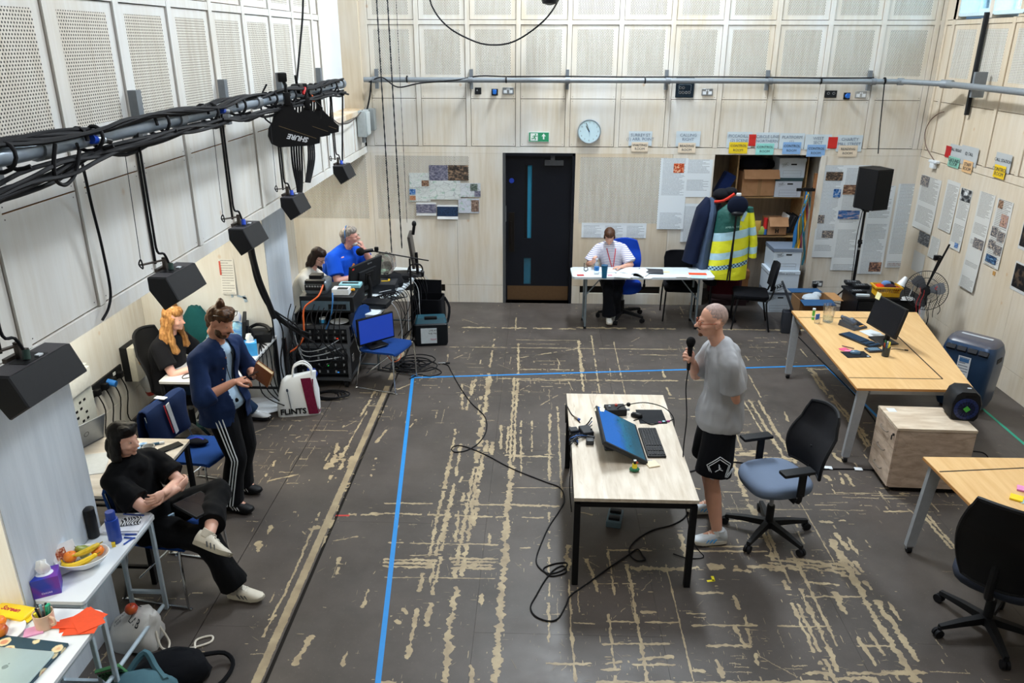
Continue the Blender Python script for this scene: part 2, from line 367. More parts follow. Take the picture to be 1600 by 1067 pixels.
# tapes
def tape(name,pts,w,m,label,z=.0015):
    b=B(m)
    for (x0,y0),(x1,y1) in zip(pts,pts[1:]):
        d=V((x1-x0,y1-y0,0)); n=V((-d.y,d.x,0)).normalized()*w/2; a=V((x0,y0,z)); c=V((x1,y1,z)); dd=d.normalized()*w*.3
        a-=dd; c+=dd; k=max(1,int(d.length/.5)); vs=[]
        for i in range(k+1): p=a.lerp(c,i/k); vs+=[p-n,p+n,p+n+V((0,0,-.0014)),p-n+V((0,0,-.0014))]
        fs=[(0,3,2,1),(4*k,4*k+1,4*k+2,4*k+3)]
        for i in range(k):
            for q in range(4): fs.append((4*i+q,4*i+(q+1)%4,4*i+4+(q+1)%4,4*i+4+q))
        b.add(vs,fs)
    return one(name,b,label,'tape')
f2=lambda px,py:tuple(PZ(px,py,0)[:2])
BLT=mat('1583CF',.5,0,.08)
tape('floor_tape',[f2(589,1080),f2(645,588)],.035,BLT,'long blue tape line running toward the camera on the floor')
tape('floor_tape',[f2(646,590),f2(1290,571)],.03,BLT,'blue tape line running across the floor behind the central desk')
tape('floor_tape',[f2(1290,571),f2(1392,672)],.03,BLT,'blue tape line slanting away under the beech desk')
tape('floor_tape',[f2(1530,634),f2(1610,702)],.03,mat('1E9A7C',.5),'green tape line on the floor beside the right wall')
tape('floor_tape',[f2(526,805.5),f2(545,805.5)],.02,mat('C23A34',.5),'short red tape mark beside the black floor joint')
tape('floor_tape',[f2(1106,908),f2(1115,907),f2(1113,901)],.02,mat('E8D91C',.5),'small yellow tape corner mark on the floor near the central desk')
# ---- panelled wall builder (local x along wall, z up, room at -y) ----
def panel_mesh(w,h,perf,key,base):
    k=('panel',round(w,3),round(h,3),perf,key)
    if k in MC: return MC[k]
    b=B(base); t=.018
    if perf:
        mx,mz=.065,.055 if h>.5 else .04
        b.add([(0,t,0),(w,t,0),(w,t,h),(0,t,h),(0,0,0),(w,0,0),(w,0,h),(0,0,h),(mx,0,mz),(w-mx,0,mz),(w-mx,0,h-mz),(mx,0,h-mz)],
              [(4,5,9,8),(5,6,10,9),(6,7,11,10),(7,4,8,11),(0,1,2,3)])
        b.add([(mx,0,mz),(w-mx,0,mz),(w-mx,0,h-mz),(mx,0,h-mz)],[(0,1,2,3)],PERF,[[(0,0),(w-2*mx,0),(w-2*mx,h-2*mz),(0,h-2*mz)]])
        b.add([(0,t,0),(w,t,0),(w,t,h),(0,t,h),(0,0,0),(w,0,0),(w,0,h),(0,0,h)],[(0,1,5,4),(1,2,6,5),(2,3,7,6),(3,0,4,7)],PLYE)
    else:
        b.add([(0,t,0),(w,t,0),(w,t,h),(0,t,h),(0,0,0),(w,0,0),(w,0,h),(0,0,h)],[(4,5,6,7),(0,1,2,3)])
        b.add([(0,t,0),(w,t,0),(w,t,h),(0,t,h),(0,0,0),(w,0,0),(w,0,h),(0,0,h)],[(0,1,5,4),(1,2,6,5),(2,3,7,6),(3,0,4,7)],PLYE)
        for x in(.025,w-.025):
            for z in(.025,h-.025): b.cyl((x,-.0006,z),(x,.001,z),.004,DKG,n=6)
    MC[k]=b.mesh('panel',0); return MC[k]
ROWS=[(2.255,2.872,0),(2.879,3.118,0),(3.123,3.795,1),(3.86,4.56,1),(4.625,5.33,1),(5.39,6.1,1),(6.16,6.9,0)]
RAILS=[(2.16,2.245),(3.80,3.853),(4.567,4.618),(5.337,5.383),(6.107,6.153),(6.91,7.2)]
BW=.03
def grid(parent,seams,x0,x1,base,key,rows=ROWS,skip=None,blank=()):
    bm=B(base)
    for k,x in enumerate(seams):
        b=B(base); b.bb((x-BW,-.0,2.25),(x+BW,.045,6.91)); ob('batten',b,parent,smooth=0)
    for z0,z1 in RAILS:
        if skip and skip(x0+.1,z0): 
            pass
        b=B(base); b.bb((x0,.003,z0),(x1,.045,z1)); ob('rail',b,parent,smooth=0)
    for q in(x0,x1-.05): ob('batten',B(base).bb((q,.001,2.25),(q+.05,.045,6.91)),parent,smooth=0)
    ed=[x0]+list(seams)+[x1]
    for a,c in zip(ed,ed[1:]):
        a2=a+(BW if a!=x0 else 0)+.006; c2=c-(BW if c!=x1 else 0)-.006
        if c2-a2<.05: continue
        for z0,z1,pf in rows:
            if skip and skip((a2+c2)/2,(z0+z1)/2): continue
            ob('panel',panel_mesh(c2-a2,z1-z0,pf and c2-a2>.3,key,base),parent,(a2,.014,z0))
# back wall
b=B(DARKV); b.bb((XL3-.6,YB+.04,ZL),(XR+.2,YB+.12,CE)); wb=struct('wall_back',b)
gb=thing; 
root=bpy.data.objects.new('wall_back_upper',None)
seams=[-1.63+.669*k for k in range(-1,11)]
def at_local(name,M,b): o=struct(name,b); o.matrix_world=M; return o
b=B(DARKV); b.bb((-.02,.045,ZL-.02),(XR-XLU+.02,.06,CE)); wbu=at_local('wall_back_upper',Mx.Translation((XLU,YB,0)),b)
grid(wbu,[s-XLU for s in seams if s>XLU+.05],0,XR-XLU,PLY,'b')
# lower back wall sheets
def sheet(x0,x1,z0,z1,parent,base=PLY,y=YB,th=.03,perf=None):
    b=B(base); b.bb((x0+.002,y,z0+.002),(x1-.002,y+th,z1-.002))
    if perf:
        a,c,d,e=perf; b.add([(a,y-.0008,d),(c,y-.0008,d),(c,y-.0008,e),(a,y-.0008,e)],[(0,1,2,3)],PERF,[[(0,0),(c-a,0),(c-a,e-d),(0,e-d)]])
    ob('wall_sheet',b,parent,smooth=0)
def sheet_h(x0,x1,z0,z1,holes,parent,base=PLY,y=YB): # one sheet with a slot
    pass
for x0,x1,pf in ((XL3,-2.33,(-3.46,-2.4,1.235,2.12)),(-2.33,-1.15,(-2.27,-.97+.0-.2,1.235,2.12)),):
    sheet(x0,x1,.27,2.16,wb,PLY,YB,.03,pf)
b=B(PLY); 
sheet(-1.15,-.5,.27,2.16,wb); sheet(-1.15,-.5,0,.27,wb)
b=B(PERF); b.add([(-1.17,YB-.001,1.235),(-.97,YB-.001,1.235),(-.97,YB-.001,2.12),(-1.17,YB-.001,2.12)],[(0,1,2,3)],PERF,[[(0,0),(.2,0),(.2,.885),(0,.885)]]); ob('wall_sheet',b,wb,smooth=0)
# vented kick board with slots, left and right of the door
def kick(x0,x1,slots):
    xs_=[x0]+[v for s_ in slots for v in s_]+[x1]
    for i in range(0,len(xs_),2): sheet(xs_[i],xs_[i+1],0,.27,wb)
    for a,c in slots: sheet(a,c,0,.165,wb,PLY); b=B(DARKV); b.bb((a,YB+.03,.16),(c,YB+.04,.28)); ob('vent_slot',b,wb)
kick(XL3,-1.15,[(-2.2,-1.35)]); kick(.5,2.40,[(.62,1.78)])
sheet(.5,1.83,.27,2.16,wb,PLYR,YB,.03,(.568,1.76,1.2,2.115)); sheet(1.83,2.40,.27,2.16,wb)
sheet(3.86,5.15,.3,2.16,wb); sheet(3.86,5.15,0,.3,wb)
b=B(PLY); b.bb((3.83,YB-.012,0),(3.90,YB+.03,2.16)); ob('closet_jamb',b,wb,smooth=0)
# door
dr=bpy.data.objects.new('door_1',None); C.objects.link(dr); dr['kind']='structure'; dr.location=(0,YB,0)
DBL=mat('11141C',.35,0,.1,3)
b=B(mat('4A4C4E',.5)); b.bb((-.5,-.005,0),(-.462,.2,2.16)); b.bb((.462,-.0,0),(.5,.2,2.16),DBL); b.bb((-.5,.0,2.13),(.5,.2,2.165),DBL); ob('door_frame',b,dr)
def leaf():
    b=B(DBL); y0,y1=.10,.15
    b.bb((-.46,y0,.01),(-.2,y1,2.12)); b.bb((-.095,y0,.01),(.46,y1,2.12)); b.bb((-.2,y0,1.985),(-.095,y1,2.12)); b.bb((-.2,y0,.66),(-.095,y1,.945)); b.bb((-.2,y0,.01),(-.095,y1,.26))
    return b
ob('leaf',leaf(),dr)
lv=ob('vision_pane',B(mat('2E86A8',.12,0,.25,2)).bb((-.155,.13,.945),(-.095,.14,1.985)),dr)
ob('vision_pane',B(mat('2B6076',.12,0,.3,5)).bb((-.2,.125,.26),(-.095,.14,.66)),dr)
ob('glazing_bead',B(mat('07080B',.5)).bb((-.2,.11,.945),(-.155,.14,1.985)),dr)
ob('kick_plate',B(mat('7C6146',.32,.7)).bb((-.44,.094,.02),(.45,.1,.235)),dr)
ob('closer',B(mat('585B60',.35,.6)).bb((.08,.05,1.99),(.34,.1,2.06)).bb((.16,.06,2.06),(.22,.09,2.12)),dr)
ob('blue_disc',B(mat('1B3CA8',.4)).cyl((-.38,.093,1.77),(-.38,.1,1.77),.035,n=20),dr)
ob('pull_handle',B(mat('25211E',.35,.5)).bb((-.42,.085,.75),(-.34,.1,1.32)).cyl((-.385,.04,.85),(-.385,.04,1.2),.012),dr)
ob('hinge',B(MET).bb((-.468,.02,1.2),(-.455,.1,1.42)),dr)
sheet(-.5,.5,-.03,.002,wb,mat('3A332C',.6),YB,.2)
# closet alcove behind back wall
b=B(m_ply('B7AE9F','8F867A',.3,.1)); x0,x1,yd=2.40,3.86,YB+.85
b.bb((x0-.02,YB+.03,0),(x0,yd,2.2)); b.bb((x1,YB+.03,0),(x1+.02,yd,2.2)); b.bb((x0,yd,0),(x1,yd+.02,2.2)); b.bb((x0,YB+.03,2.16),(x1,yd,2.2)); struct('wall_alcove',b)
# right wall
MR=Mx.Translation((XR,YB,0))@Mx.Rotation(R(-90),4,'Z')   # local x -> -Y
b=B(DARKV); b.bb((-.1,.045,ZL-.02),(YB-YF,.06,3.86)); b.bb((2.0,.045,3.8),(YB-YF,.06,CE)); b.bb((-.1,.045,5.0),(2.0,.06,CE)); wr=at_local('wall_right',MR,b)
Lr=YB-YF; sr=[.90-.67+.67*k for k in range(0,19)]
inwin=lambda x,z: (.28<x<1.75 and 3.87<z<5.0)
sr=[x for x in sr if x<Lr-.1]
def skipR(x,z): return inwin(x,z)
RAILS_R=RAILS
bt=B(PLYR)
for x in sr:
    segs=[(2.25,3.86),(5.0,6.91)] if .3<x<1.72 else [(2.25,6.91)]
    for a,c in segs: ob('batten',B(PLYR).bb((x-BW,0,a),(x+BW,.045,c)),wr,smooth=0)
for z0,z1 in RAILS:
    ob('rail',B(PLYR).bb((0 if not 4<z0<5 else 1.75,.003,z0),(Lr,.045,z1)),wr,smooth=0)
ed=[0]+sr+[Lr]
for a,c in zip(ed,ed[1:]):
    a2=a+(BW if a else 0)+.006; c2=c-BW-.006
    if c2-a2<.05: continue
    for z0,z1,pf in ROWS:
        if skipR((a2+c2)/2,(z0+z1)/2): continue
        ob('panel',panel_mesh(c2-a2,z1-z0,pf and c2-a2>.3,'r',PLYR),wr,(a2,.014,z0))
for z0,z1 in((2.25,3.86),(5.0,6.91)): ob('batten',B(PLYR).bb((0,.001,z0),(.06,.045,z1)),wr,smooth=0)
for a in [x*1.34 for x in range(0,10)]:
    c=min(a+1.34,Lr)
    for z0,z1 in((.27,2.155),(0,.27)): ob('wall_sheet',B(PLYR).bb((a+.0015,0,z0+.002),(c-.0015,.03,z1-.002)),wr,smooth=0)
# windows high in the right wall
def window(n,xa,xb):
    w=bpy.data.objects.new('window_%d'%n,None); C.objects.link(w); w['kind']='structure'; w.matrix_world=MR@Mx.Translation((xa,0,3.93))
    L=xb-xa; H=1.0; P=mat('CFE6EE',.4)
    ob('window_reveal',B(P).bb((-.03,.0,-.03),(0,.3,H)).bb((L,0,-.03),(L+.03,.3,H)).bb((0,0,-.04),(L,.3,0)).bb((0,0,H),(L,.3,H+.05)),w,smooth=0)
    ob('window_frame',B(P).bb((0,.22,0),(.05,.27,H)).bb((L-.05,.22,0),(L,.27,H)).bb((.05,.22,0),(L-.05,.27,.05)).bb((.05,.22,H-.05),(L-.05,.27,H)),w,smooth=0)
    ob('glass',B(m_glass('BFE6F5',.05,.3)).bb((.05,.24,.05),(L-.05,.246,H-.05)),w,smooth=0)
    ob('window_catch',B(DKG).box((L*.5,.2,.07),(.05,.03,.03)),w)
window(1,.34,.98); window(2,1.12,1.70)
ob('wall_post',B(PLY).bb((1.01,0,3.86),(1.09,.3,5.0)),wr,smooth=0); ob('wall_post',B(PLYR).bb((0,0,3.86),(.31,.1,5.0)),wr,smooth=0); ob('wall_post',B(PLYR).bb((1.73,0,3.86),(1.78,.1,5.0)),wr,smooth=0)
# daylight seen through the windows: a pale rendered wall of the building across the lane
struct('trim_1',B(mat('BFE0EE',.8,0,.1,2)).bb((7.5,4,2.5),(7.7,16,5.1)))
# left upper wall (overhang), local x -> +Y
ML=Mx.Translation((XLU,YF,0))@Mx.Rotation(R(90),4,'Z')
LL=YB-YF; nz0=9.05-YF; nz1=10.87-YF
b=B(DARKV); b.bb((0,.045,ZL),(nz0,.06,CE)); b.bb((nz0,.045,ZL),(nz1,.06,2.7)); wl=at_local('wall_left',ML,b)
sl=[3.99-YF+.67*k for k in range(-8,8)]
for x in sl: ob('batten',B(PLYL).bb((x-BW,0,2.25),(x+BW,.045,6.91)),wl,smooth=0)
for z0,z1 in RAILS: ob('rail',B(PLYL).bb((0,.003,z0),(nz0 if z0>3 else LL,.045,z1)),wl,smooth=0)
ob('rail',B(PLYL).bb((nz0-.12,-.002,2.25),(nz0,.045,6.91)),wl,smooth=0)
ed=[0]+sl+[nz0-.1]
for a,c in zip(ed,ed[1:]):
    a2=a+(BW if a else 0)+.006; c2=c-BW-.006
    if c2-a2<.05: continue
    for z0,z1,pf in ROWS: ob('panel',panel_mesh(c2-a2,z1-z0,pf and c2-a2>.25,'l',PLYL),wl,(a2,.014,z0))
for k in range(3):
    a2=nz0+.02+k*.62; c2=min(a2+.6,LL-.01)
    ob('panel',panel_mesh(c2-a2,.42,0,'l',PLYL),wl,(a2,.014,2.255))
# overhang soffit and niche
b=B(PLYL); b.bb((0,.045,2.16),(LL,1.8,2.2)); ob('soffit',b,wl,smooth=0)
NW=mat('E3E9EE',.6,0,.05,3)
ob('niche_back',B(NW).bb((nz0,.25,2.75),(nz1,.28,CE)),wl,smooth=0)
ob('niche_sill',B(m_ply('D8C7A8','B98F5E',.5,.6)).bb((nz0-.02,-.02,2.69),(nz1,.25,2.75)),wl,smooth=0)
ob('niche_reveal',B(PLYR).bb((nz1-.005,-.0,2.75),(LL,.28,CE)),wl,smooth=0); ob('niche_reveal',B(PLYR).bb((nz0-.02,.045,2.75),(nz0,.28,CE)),wl,smooth=0)
# lower left: pillars and recessed bays
struct('trim_2',B(PLYCOOL).bb((XLR,3.35,0),(XLP,4.11,2.16)))
struct('trim_3',B(PLYCOOL).bb((XLR,7.59,.27),(XLP,8.30,2.16)).bb((XLR,7.588,0),(XLP+.001,8.30,.266)))
for n_,y_ in(('trim_2',3.349),('trim_3',7.587)): ob('side_board',B(PLYL).bb((XLR+.003,y_-.012,.0),(XLP-.004,y_,2.16)),bpy.data.objects[n_],smooth=0)  # cream facing added so the near faces look lamp-lit against the blue fronts
b=B(PLYL); b.bb((XLR-.05,YF,.275),(XLR,8.4,2.2)); b.bb((XLR-.05,YF,0),(XLR+.002,8.4,.27)); b.bb((XL3-.05,8.3,0),(XL3,YB,2.2)); struct('wall_left_lower',b)
# ceiling and the wall behind the camera
struct('ceiling',B(mat('9A9C9C',.8)).bb((XLR-.1,YF-.1,CE),(XR+.2,YB+.2,CE+.1)))
struct('wall_front',B(mat('B9B2A6',.8)).bb((XLR-.1,YF-.1,0),(XR+.2,YF,CE)))
# bare-wood wear marks where paint has lifted off the floor sheets: thin jagged patches, floor coordinates
WEAR='''765,590,743,733,6,7 743,733,734,789,7,8 754,706,745,786,4,9 806,590,799,724,7,10 799,724,794,789,6,9 793,780,786,900,6,10 786,900,775,1067,6,9 783,664,782,702,3,9 794,666,792,708,3,9 859,646,858,751,3,8 871,635,878,778,2,8 814,657,814,744,2,7 831,657,831,706,2,8 712,670,703,722,3,8 703,722,689,786,4,7 720,693,712,744,3,8 709,755,704,786,4,9 723,744,718,754,3,9 725,762,722,784,3,8 738,594,729,641,3,6 752,619,747,648,4,6 722,600,723,640,3,5 689,780,671,869,3,10 705,780,689,847,6,9 689,847,678,907,7,9 678,907,667,979,4,8 736,780,725,847,9,9 725,847,716,903,9,9 714,916,703,979,6,9 703,979,697,1067,6,9 745,780,741,822,5,8 716,798,712,847,3,8 765,833,764,849,3,9 858,800,858,945,2,7 858,945,857,1040,2,7 885,851,888,892,5,9 889,905,892,979,1,9 892,979,900,1066,2,9 753,927,752,945,4,9 652,950,637,1030,4,8 490,992,457,1040,5,7 576,920,565,950,4,9 542,1020,535,1042,4,9 531,870,525,898,3,6 500,800,455,905,2,8 455,905,400,1017,2,8 425,820,418,835,4,8 404,845,404,862,5,7 980,881,996,975,3,10 996,975,1012,1066,3,10 1040,881,1084,1066,1,9 951,959,962,1066,2,9 889,919,893,960,1,9 1147,930,1155,953,3,9 1225,906,1236,930,4,8 1240,940,1278,1022,7,9 1248,919,1281,984,4,9 1281,984,1310,1050,4,8 1250,890,1300,990,2,9 1236,860,1308,1010,2,9 1311,860,1368,967,5,10 1368,967,1428,1061,5,9 1368,937,1435,1034,5,8 1388,940,1408,970,4,7 1340,994,1368,1041,3,9 1358,987,1396,1048,3,7 1303,924,1323,960,5,9 1331,877,1344,894,8,9 1351,907,1362,922,5,9 1285,1030,1300,1066,7,5 1144,660,1159,701,2,9 1191,660,1226,716,4,9 1204,660,1244,724,4,9 1141,704,1167,783,6,8 1167,783,1185,811,6,9 1195,829,1213,873,7,8 1290,742,1301,761,4,9 1321,740,1335,760,4,9 1311,737,1318,757,3,7 1251,786,1310,890,1,9 1298,842,1321,883,6,9 1305,832,1326,860,5,9 1323,839,1342,868,3,8 1157,618,1194,680,2,10 1169,623,1205,680,3,9 1185,625,1216,680,3,9 1177,600,1189,621,2,8 1170,586,1176,598,2,7 1225,643,1232,659,3,9 1265,576,1296,618,8,9 1296,618,1350,680,8,9 1341,670,1358,698,7,9 1301,707,1316,722,4,9 1250,545,1261,558,2,9 1444,803,1493,861,7,10 1418,795,1442,812,2,8 773,524,765,574,3,7 810,536,810,586,3,8 904,530,909,583,4,9 909,583,912,612,3,8 924,524,937,614,2,8 959,534,977,617,1,8 1034,577,1039,590,3,9 1041,605,1047,618,3,9 743,592,736,618,4,7 765,583,760,617,6,7 807,490,805,521,2,7 586,611,561,655,3,6 574,642,539,704,2,8 528,692,512,754,5,6 555,704,543,731,5,7 537,708,506,733,6,6 545,698,520,748,8,4 431,719,415,745,3,7 417,752,467,741,2,9 609,665,587,692,3,6 598,640,592,655,3,6 588,715,580,745,3,5 552,740,500,860,3,4 640,668,650,655,2,8 618,610,650,596,2,8 806,531,902,532,1,8 806,537,893,538,1,8 702,542,1059,546,2,7 981,554,1059,555,1,8 812,564,884,564,1,8 812,577,909,578,3,5 746,591,900,593,3,7 900,594,1060,595,4,9 1070,594,1140,594,2,6 812,594,900,595,2,9 790,710,863,712,8,7 745,657,773,657,1,8 794,762,895,762,1,10 600,786,794,789,2,8 765,690,763,712,10,7 794,789,875,791,3,9 600,802,770,807,3,8 774,808,792,807,2,8 815,808,850,809,2,9 640,849,779,851,2,9 606,848,631,848,2,8 600,879,680,881,11,9 660,895,655,925,4,7 703,880,776,881,15,10 600,902,774,904,1,8 801,879,823,884,12,5 812,856,830,856,2,9 984,887,1056,890,6,9 1056,890,1131,884,6,8 1150,889,1300,887,9,7 1300,884,1340,890,7,6 947,859,1019,860,2,8 1078,861,1200,862,2,8 931,912,994,912,1,8 1087,926,1131,926,3,8 1000,956,1027,957,3,9 1072,958,1103,959,2,9 947,971,1062,973,2,7 1080,977,1184,977,2,9 1214,978,1300,979,2,8 1103,1009,1175,1009,3,9 1145,975,1165,1010,3,6 1165,960,1172,1008,3,6 940,1006,1047,1006,2,7 945,1037,1053,1025,3,9 938,1046,970,1046,2,9 987,1038,1056,1039,2,9 1080,1048,1103,1049,3,9 850,1037,925,1037,2,9 931,1066,1300,1066,3,9 1259,932,1348,932,2,9 1262,909,1312,914,3,7 1338,1009,1395,1009,2,9 1258,1052,1450,1052,4,8 1250,1060,1440,1062,5,6 1128,708,1195,708,20,6 1190,716,1250,718,8,6 1133,795,1313,797,1,9 1128,811,1172,811,8,8 1303,770,1380,771,1,10 1380,799,1423,799,2,9 1100,854,1197,854,2,8 1100,861,1197,862,2,8 1280,815,1302,816,4,6 1310,814,1322,814,4,8 1200,876,1320,892,16,5 1138,675,1171,675,1,9 1400,768,1423,769,10,6 1140,515,1263,516,5,9 900,512,1140,515,6,7 700,511,900,514,5,7 1156,627,1181,627,1,8 1194,535,1216,535,2,9 1220,534,1234,534,2,9 1260,576,1312,578,4,8 1140,663,1174,663,1,9 1140,676,1171,676,1,9 1060,623,1080,623,2,9 1157,640,1180,641,1,8 1060,650,1090,651,1,8 1235,672,1252,668,2,9 640,868,690,866,2,6 610,962,626,975,3,7 628,950,636,960,3,6 870,560,895,610,1,6 806,560,900,545,2,6 900,640,1000,645,1,6 960,930,950,860,2,6 590,1066,640,1066,2,6 410,975,432,960,3,6 520,845,560,838,2,5 525,805,600,803,4,6 470,835,500,822,6,6 740,1040,745,1067,7,7 1180,1020,1185,1040,4,7 1120,1030,1130,1060,4,6 960,690,1000,720,1,5 905,800,935,806,2,7 915,870,935,925,3,7 1060,820,1075,880,4,6 1280,600,1330,605,1,6 1060,760,1095,764,3,6'''
def scuffs():
    b=B(MC.get('scuff') or m_scuff()); rr=random.Random(11); Nz=lambda x,y,z=0:noise.noise(V((x,y,z)))
    def strip(a,c,w,den,seed,step=.011,z=.0007):
        d=c-a; L=d.length
        if L<.01: return
        u=d/L; n=V((-u.y,u.x,0)); k=max(2,int(L/step)); run=[]
        def flush():
            if len(run)>=2:
                vs=[];fs=[]
                for p,q in run: vs+=[p,q]
                for i in range(len(run)-1): fs.append((2*i,2*i+2,2*i+3,2*i+1))
                b.add(vs,fs)
            run.clear()
        for i in range(k+1):
            t=i/k*L; p=a+u*t; g=.5+.55*Nz(p.x*6,p.y*6,seed*3.7)*1.6+.35*Nz(p.x*24,p.y*24,seed); e=den/10
            if g>e+.13 and not(e>.95): flush(); continue
            q_=rr.random; wl=w*(.5+.7*Nz(p.x*14,p.y*14,seed)+.5*Nz(p.x*48,p.y*48,seed)+.22*(q_()-.5)); wr=w*(.5+.7*Nz(p.x*14,p.y*14,seed+9)+.5*Nz(p.x*48,p.y*48,seed+5)+.22*(q_()-.5))
            wl=max(.0008,wl); wr=max(.0008,wr)
            if i in(0,k): wl*=.4; wr*=.4
            run.append((p+n*wl+V((0,0,z)),p-n*wr+V((0,0,z))))
        flush()
    for s,tk in enumerate(WEAR.split()):
        x0,y0,x1,y1,w,den=[float(q) for q in tk.split(',')]; a=PZ(x0,y0,0); c=PZ(x1,y1,0); w=w*.01+.004; n_=1 if w<.06 else int(w/.035)
        d=(c-a).normalized(); nn=V((-d.y,d.x,0))
        for j in range(n_):
            off=(j-(n_-1)/2)*(w/n_); e0=rr.uniform(-.03,.03) if n_>1 else 0; strip(a+nn*off+d*e0,c+nn*off-d*e0,w/n_*.66 if n_>1 else w*.66,den,s*1.31+j*7.7,z=.0006+.000025*((s*3+j)%23))
        # loose flecks around each mark
        L=(c-a).length
        for j in range(int(4+L*22)):
            t=rr.random(); p=a.lerp(c,t)+nn*rr.gauss(0,.07)+d*rr.gauss(0,.05); dd=V((0,1,0)) if rr.random()<.5 else V((1,0,0)); l=abs(rr.gauss(0,.022))+.003
            if rr.random()<.15: dd=V((rr.uniform(-1,1),rr.uniform(-1,1),0)).normalized(); l*=2; strip(p,p+dd*l,.0012,10,j,.03,.0017); continue
            strip(p,p+dd*l,rr.choice((.001,.0015,.003,.006)),10,j*1.1,.012,.0012+.00002*(j%20))
    o=ob('worn_paint_mark',b,floor,smooth=0,kind='stuff'); return o
@memo
def m_scuff():
    t=NT('bare_wood_under_paint'); p=t.pos(); g=t.noise(p,7,5,.6); t.l(t.ramp(g,[(.3,'8C7C63'),(.7,'B4A382')]),t.b.inputs['Base Color']); return t.set(.55)
scuffs()
# ================= furniture and things on the right and in the middle =================
def office_chair(label,loc,rz,seatm,backm,seat_h=.49,base_rz=0,arms=True,back='mesh',group=None,frame=None,bh=.60,basem=None,recl=8):
    K=frame or BKM; t=thing('office_chair',label,'chair',loc,rz,group); bsm=basem or K
    b=B(bsm); b.cyl((0,0,.07),(0,0,.13),.045,n=16); ob('hub',b,t); 
    for k in range(5):
        a=base_rz+k*2*math.pi/5; d=V((math.cos(a),math.sin(a),0)); n=V((-d.y,d.x,0)); e=.33
        rings=[]
        for s_,w,z,h in((.03,.028,.10,.03),(.18,.024,.092,.024),(e,.017,.075,.016)):
            c=d*s_+V((0,0,z)); rings.append([c-n*w-V((0,0,h*.6)),c+n*w-V((0,0,h*.6)),c+n*w*.8+V((0,0,h)),c-n*w*.8+V((0,0,h))])
        l=ob('leg',B(bsm).loft(rings),t)
        c=d*e; cb=B(RUB)
        for s_ in(-.014,.014): p=c+n*s_+V((0,0,.03)); cb.cyl(p-n*.009,p+n*.009,.03,n=14)
        cb.box(c+V((0,0,.042)),(.02,.03,.03),K,rz=a); cb.cyl(c+V((0,0,.045)),c+V((0,0,.075)),.008,K,n=8); ob('caster',cb,l)
    ob('gas_lift',B(GRY).cyl((0,0,.12),(0,0,seat_h-.06),.016,n=12).cyl((0,0,.12),(0,0,.26),.03,K,n=14),t)
    ob('tilt_mechanism',B(K).box((0,.02,seat_h-.065),(.16,.22,.05),bev=.012).tube([(.1,0,seat_h-.06),(.24,.02,seat_h-.08)],.007),t)
    # seat pad (front = -y)
    rings=[]; N=28
    for zz,sc in((-.045,.86),(-.038,.95),(-.01,1.0),(.02,.99),(.038,.93),(.045,.80),(.046,.4)):
        r=[]
        for i in range(N):
            a=2*math.pi*i/N; c,s_=math.cos(a),math.sin(a); q=(abs(c)**3.2+abs(s_)**3.2)**(-1/3.2); x=c*q*.25*sc; y=s_*q*.24*sc
            dz=-.03*max(0,(-y-.13)/.11)**2
            r.append(V((x,y,seat_h+zz+dz)))
        rings.append(r)
    ob('seat',B(seatm).loft(rings),t,smooth=60)
    # backrest: a curved shell with rounded outline
    def shell(w,h,z0,th,m,y0=.235):
        nx,nz=10,12; F=[];Bk=[]
        for j in range(nz+1):
            v=j/nz; ww=w*(.80+.2*math.sin(math.pi*min(1,v*1.15+.05)))*(1 if v<.85 else 1-.9*(v-.85)**1.5/.15**.5*.9) if back!='wave' else w*(.62+.38*math.sin(math.pi*(v*.95+.05)**.8))
            for i in range(nx+1):
                u=i/nx*2-1; x=u*ww/2; z=z0+h*v-(.02*u*u if v>.9 else 0); y=y0+.05*(1-u*u)+math.tan(R(recl))*h*v-.05*math.sin(math.pi*min(1,v*1.5)) 
                F.append((x,y,z)); Bk.append((x,y+th,z))
        b=B(m); n=len(F); fs=[]; W=nx+1
        for j in range(nz):
            for i in range(nx): a=j*W+i; fs+=[(a,a+1,a+W+1,a+W),(n+a,n+a+W,n+a+W+1,n+a+1)]
        for i in range(nx): fs+=[(i,n+i,n+i+1,i+1),(nz*W+i,nz*W+i+1,n+nz*W+i+1,n+nz*W+i)]
        for j in range(nz): fs+=[(j*W,(j+1)*W,n+(j+1)*W,n+j*W),(j*W+nx,n+j*W+nx,n+(j+1)*W+nx,(j+1)*W+nx)]
        edge=[F[j*W] for j in range(nz+1)]+[F[nz*W+i] for i in range(1,nx)]+[F[j*W+nx] for j in range(nz,-1,-1)]+[F[i] for i in range(nx-1,0,-1)]
        return b.add(F+Bk,fs),edge
    z0=seat_h+(.06 if back!='pad' else .12)
    sb,edge=shell(.46,bh,z0,.012 if back!='pad' else .05,backm); br=ob('backrest',sb,t,smooth=60)
    if back!='pad': ob('back_frame',B(K).tube([V(p)+V((0,.006,0)) for p in edge],.014,n=6,closed=True),br)
    ob('back_support',B(K).tube([(0,.05,seat_h-.06),(0,.23,seat_h-.05),(0,.30,seat_h+.06),(0,.29,seat_h+.25)],[.022,.026,.024,.02],n=8,sm=4),t)
    if arms:
        for s_ in(-1,1):
            A=ob('armrest',B(K).tube([(s_*.16,.03,seat_h-.06),(s_*.27,.03,seat_h-.05),(s_*.285,.03,seat_h+.02)],.018,n=8,sm=3).box((s_*.285,.03,seat_h+.10),(.022,.06,.2),bev=.005),t)
            ob('arm_pad',B(K).box((s_*.28,-.02,seat_h+.21),(.09,.25,.028),bev=.011),A)
    return t
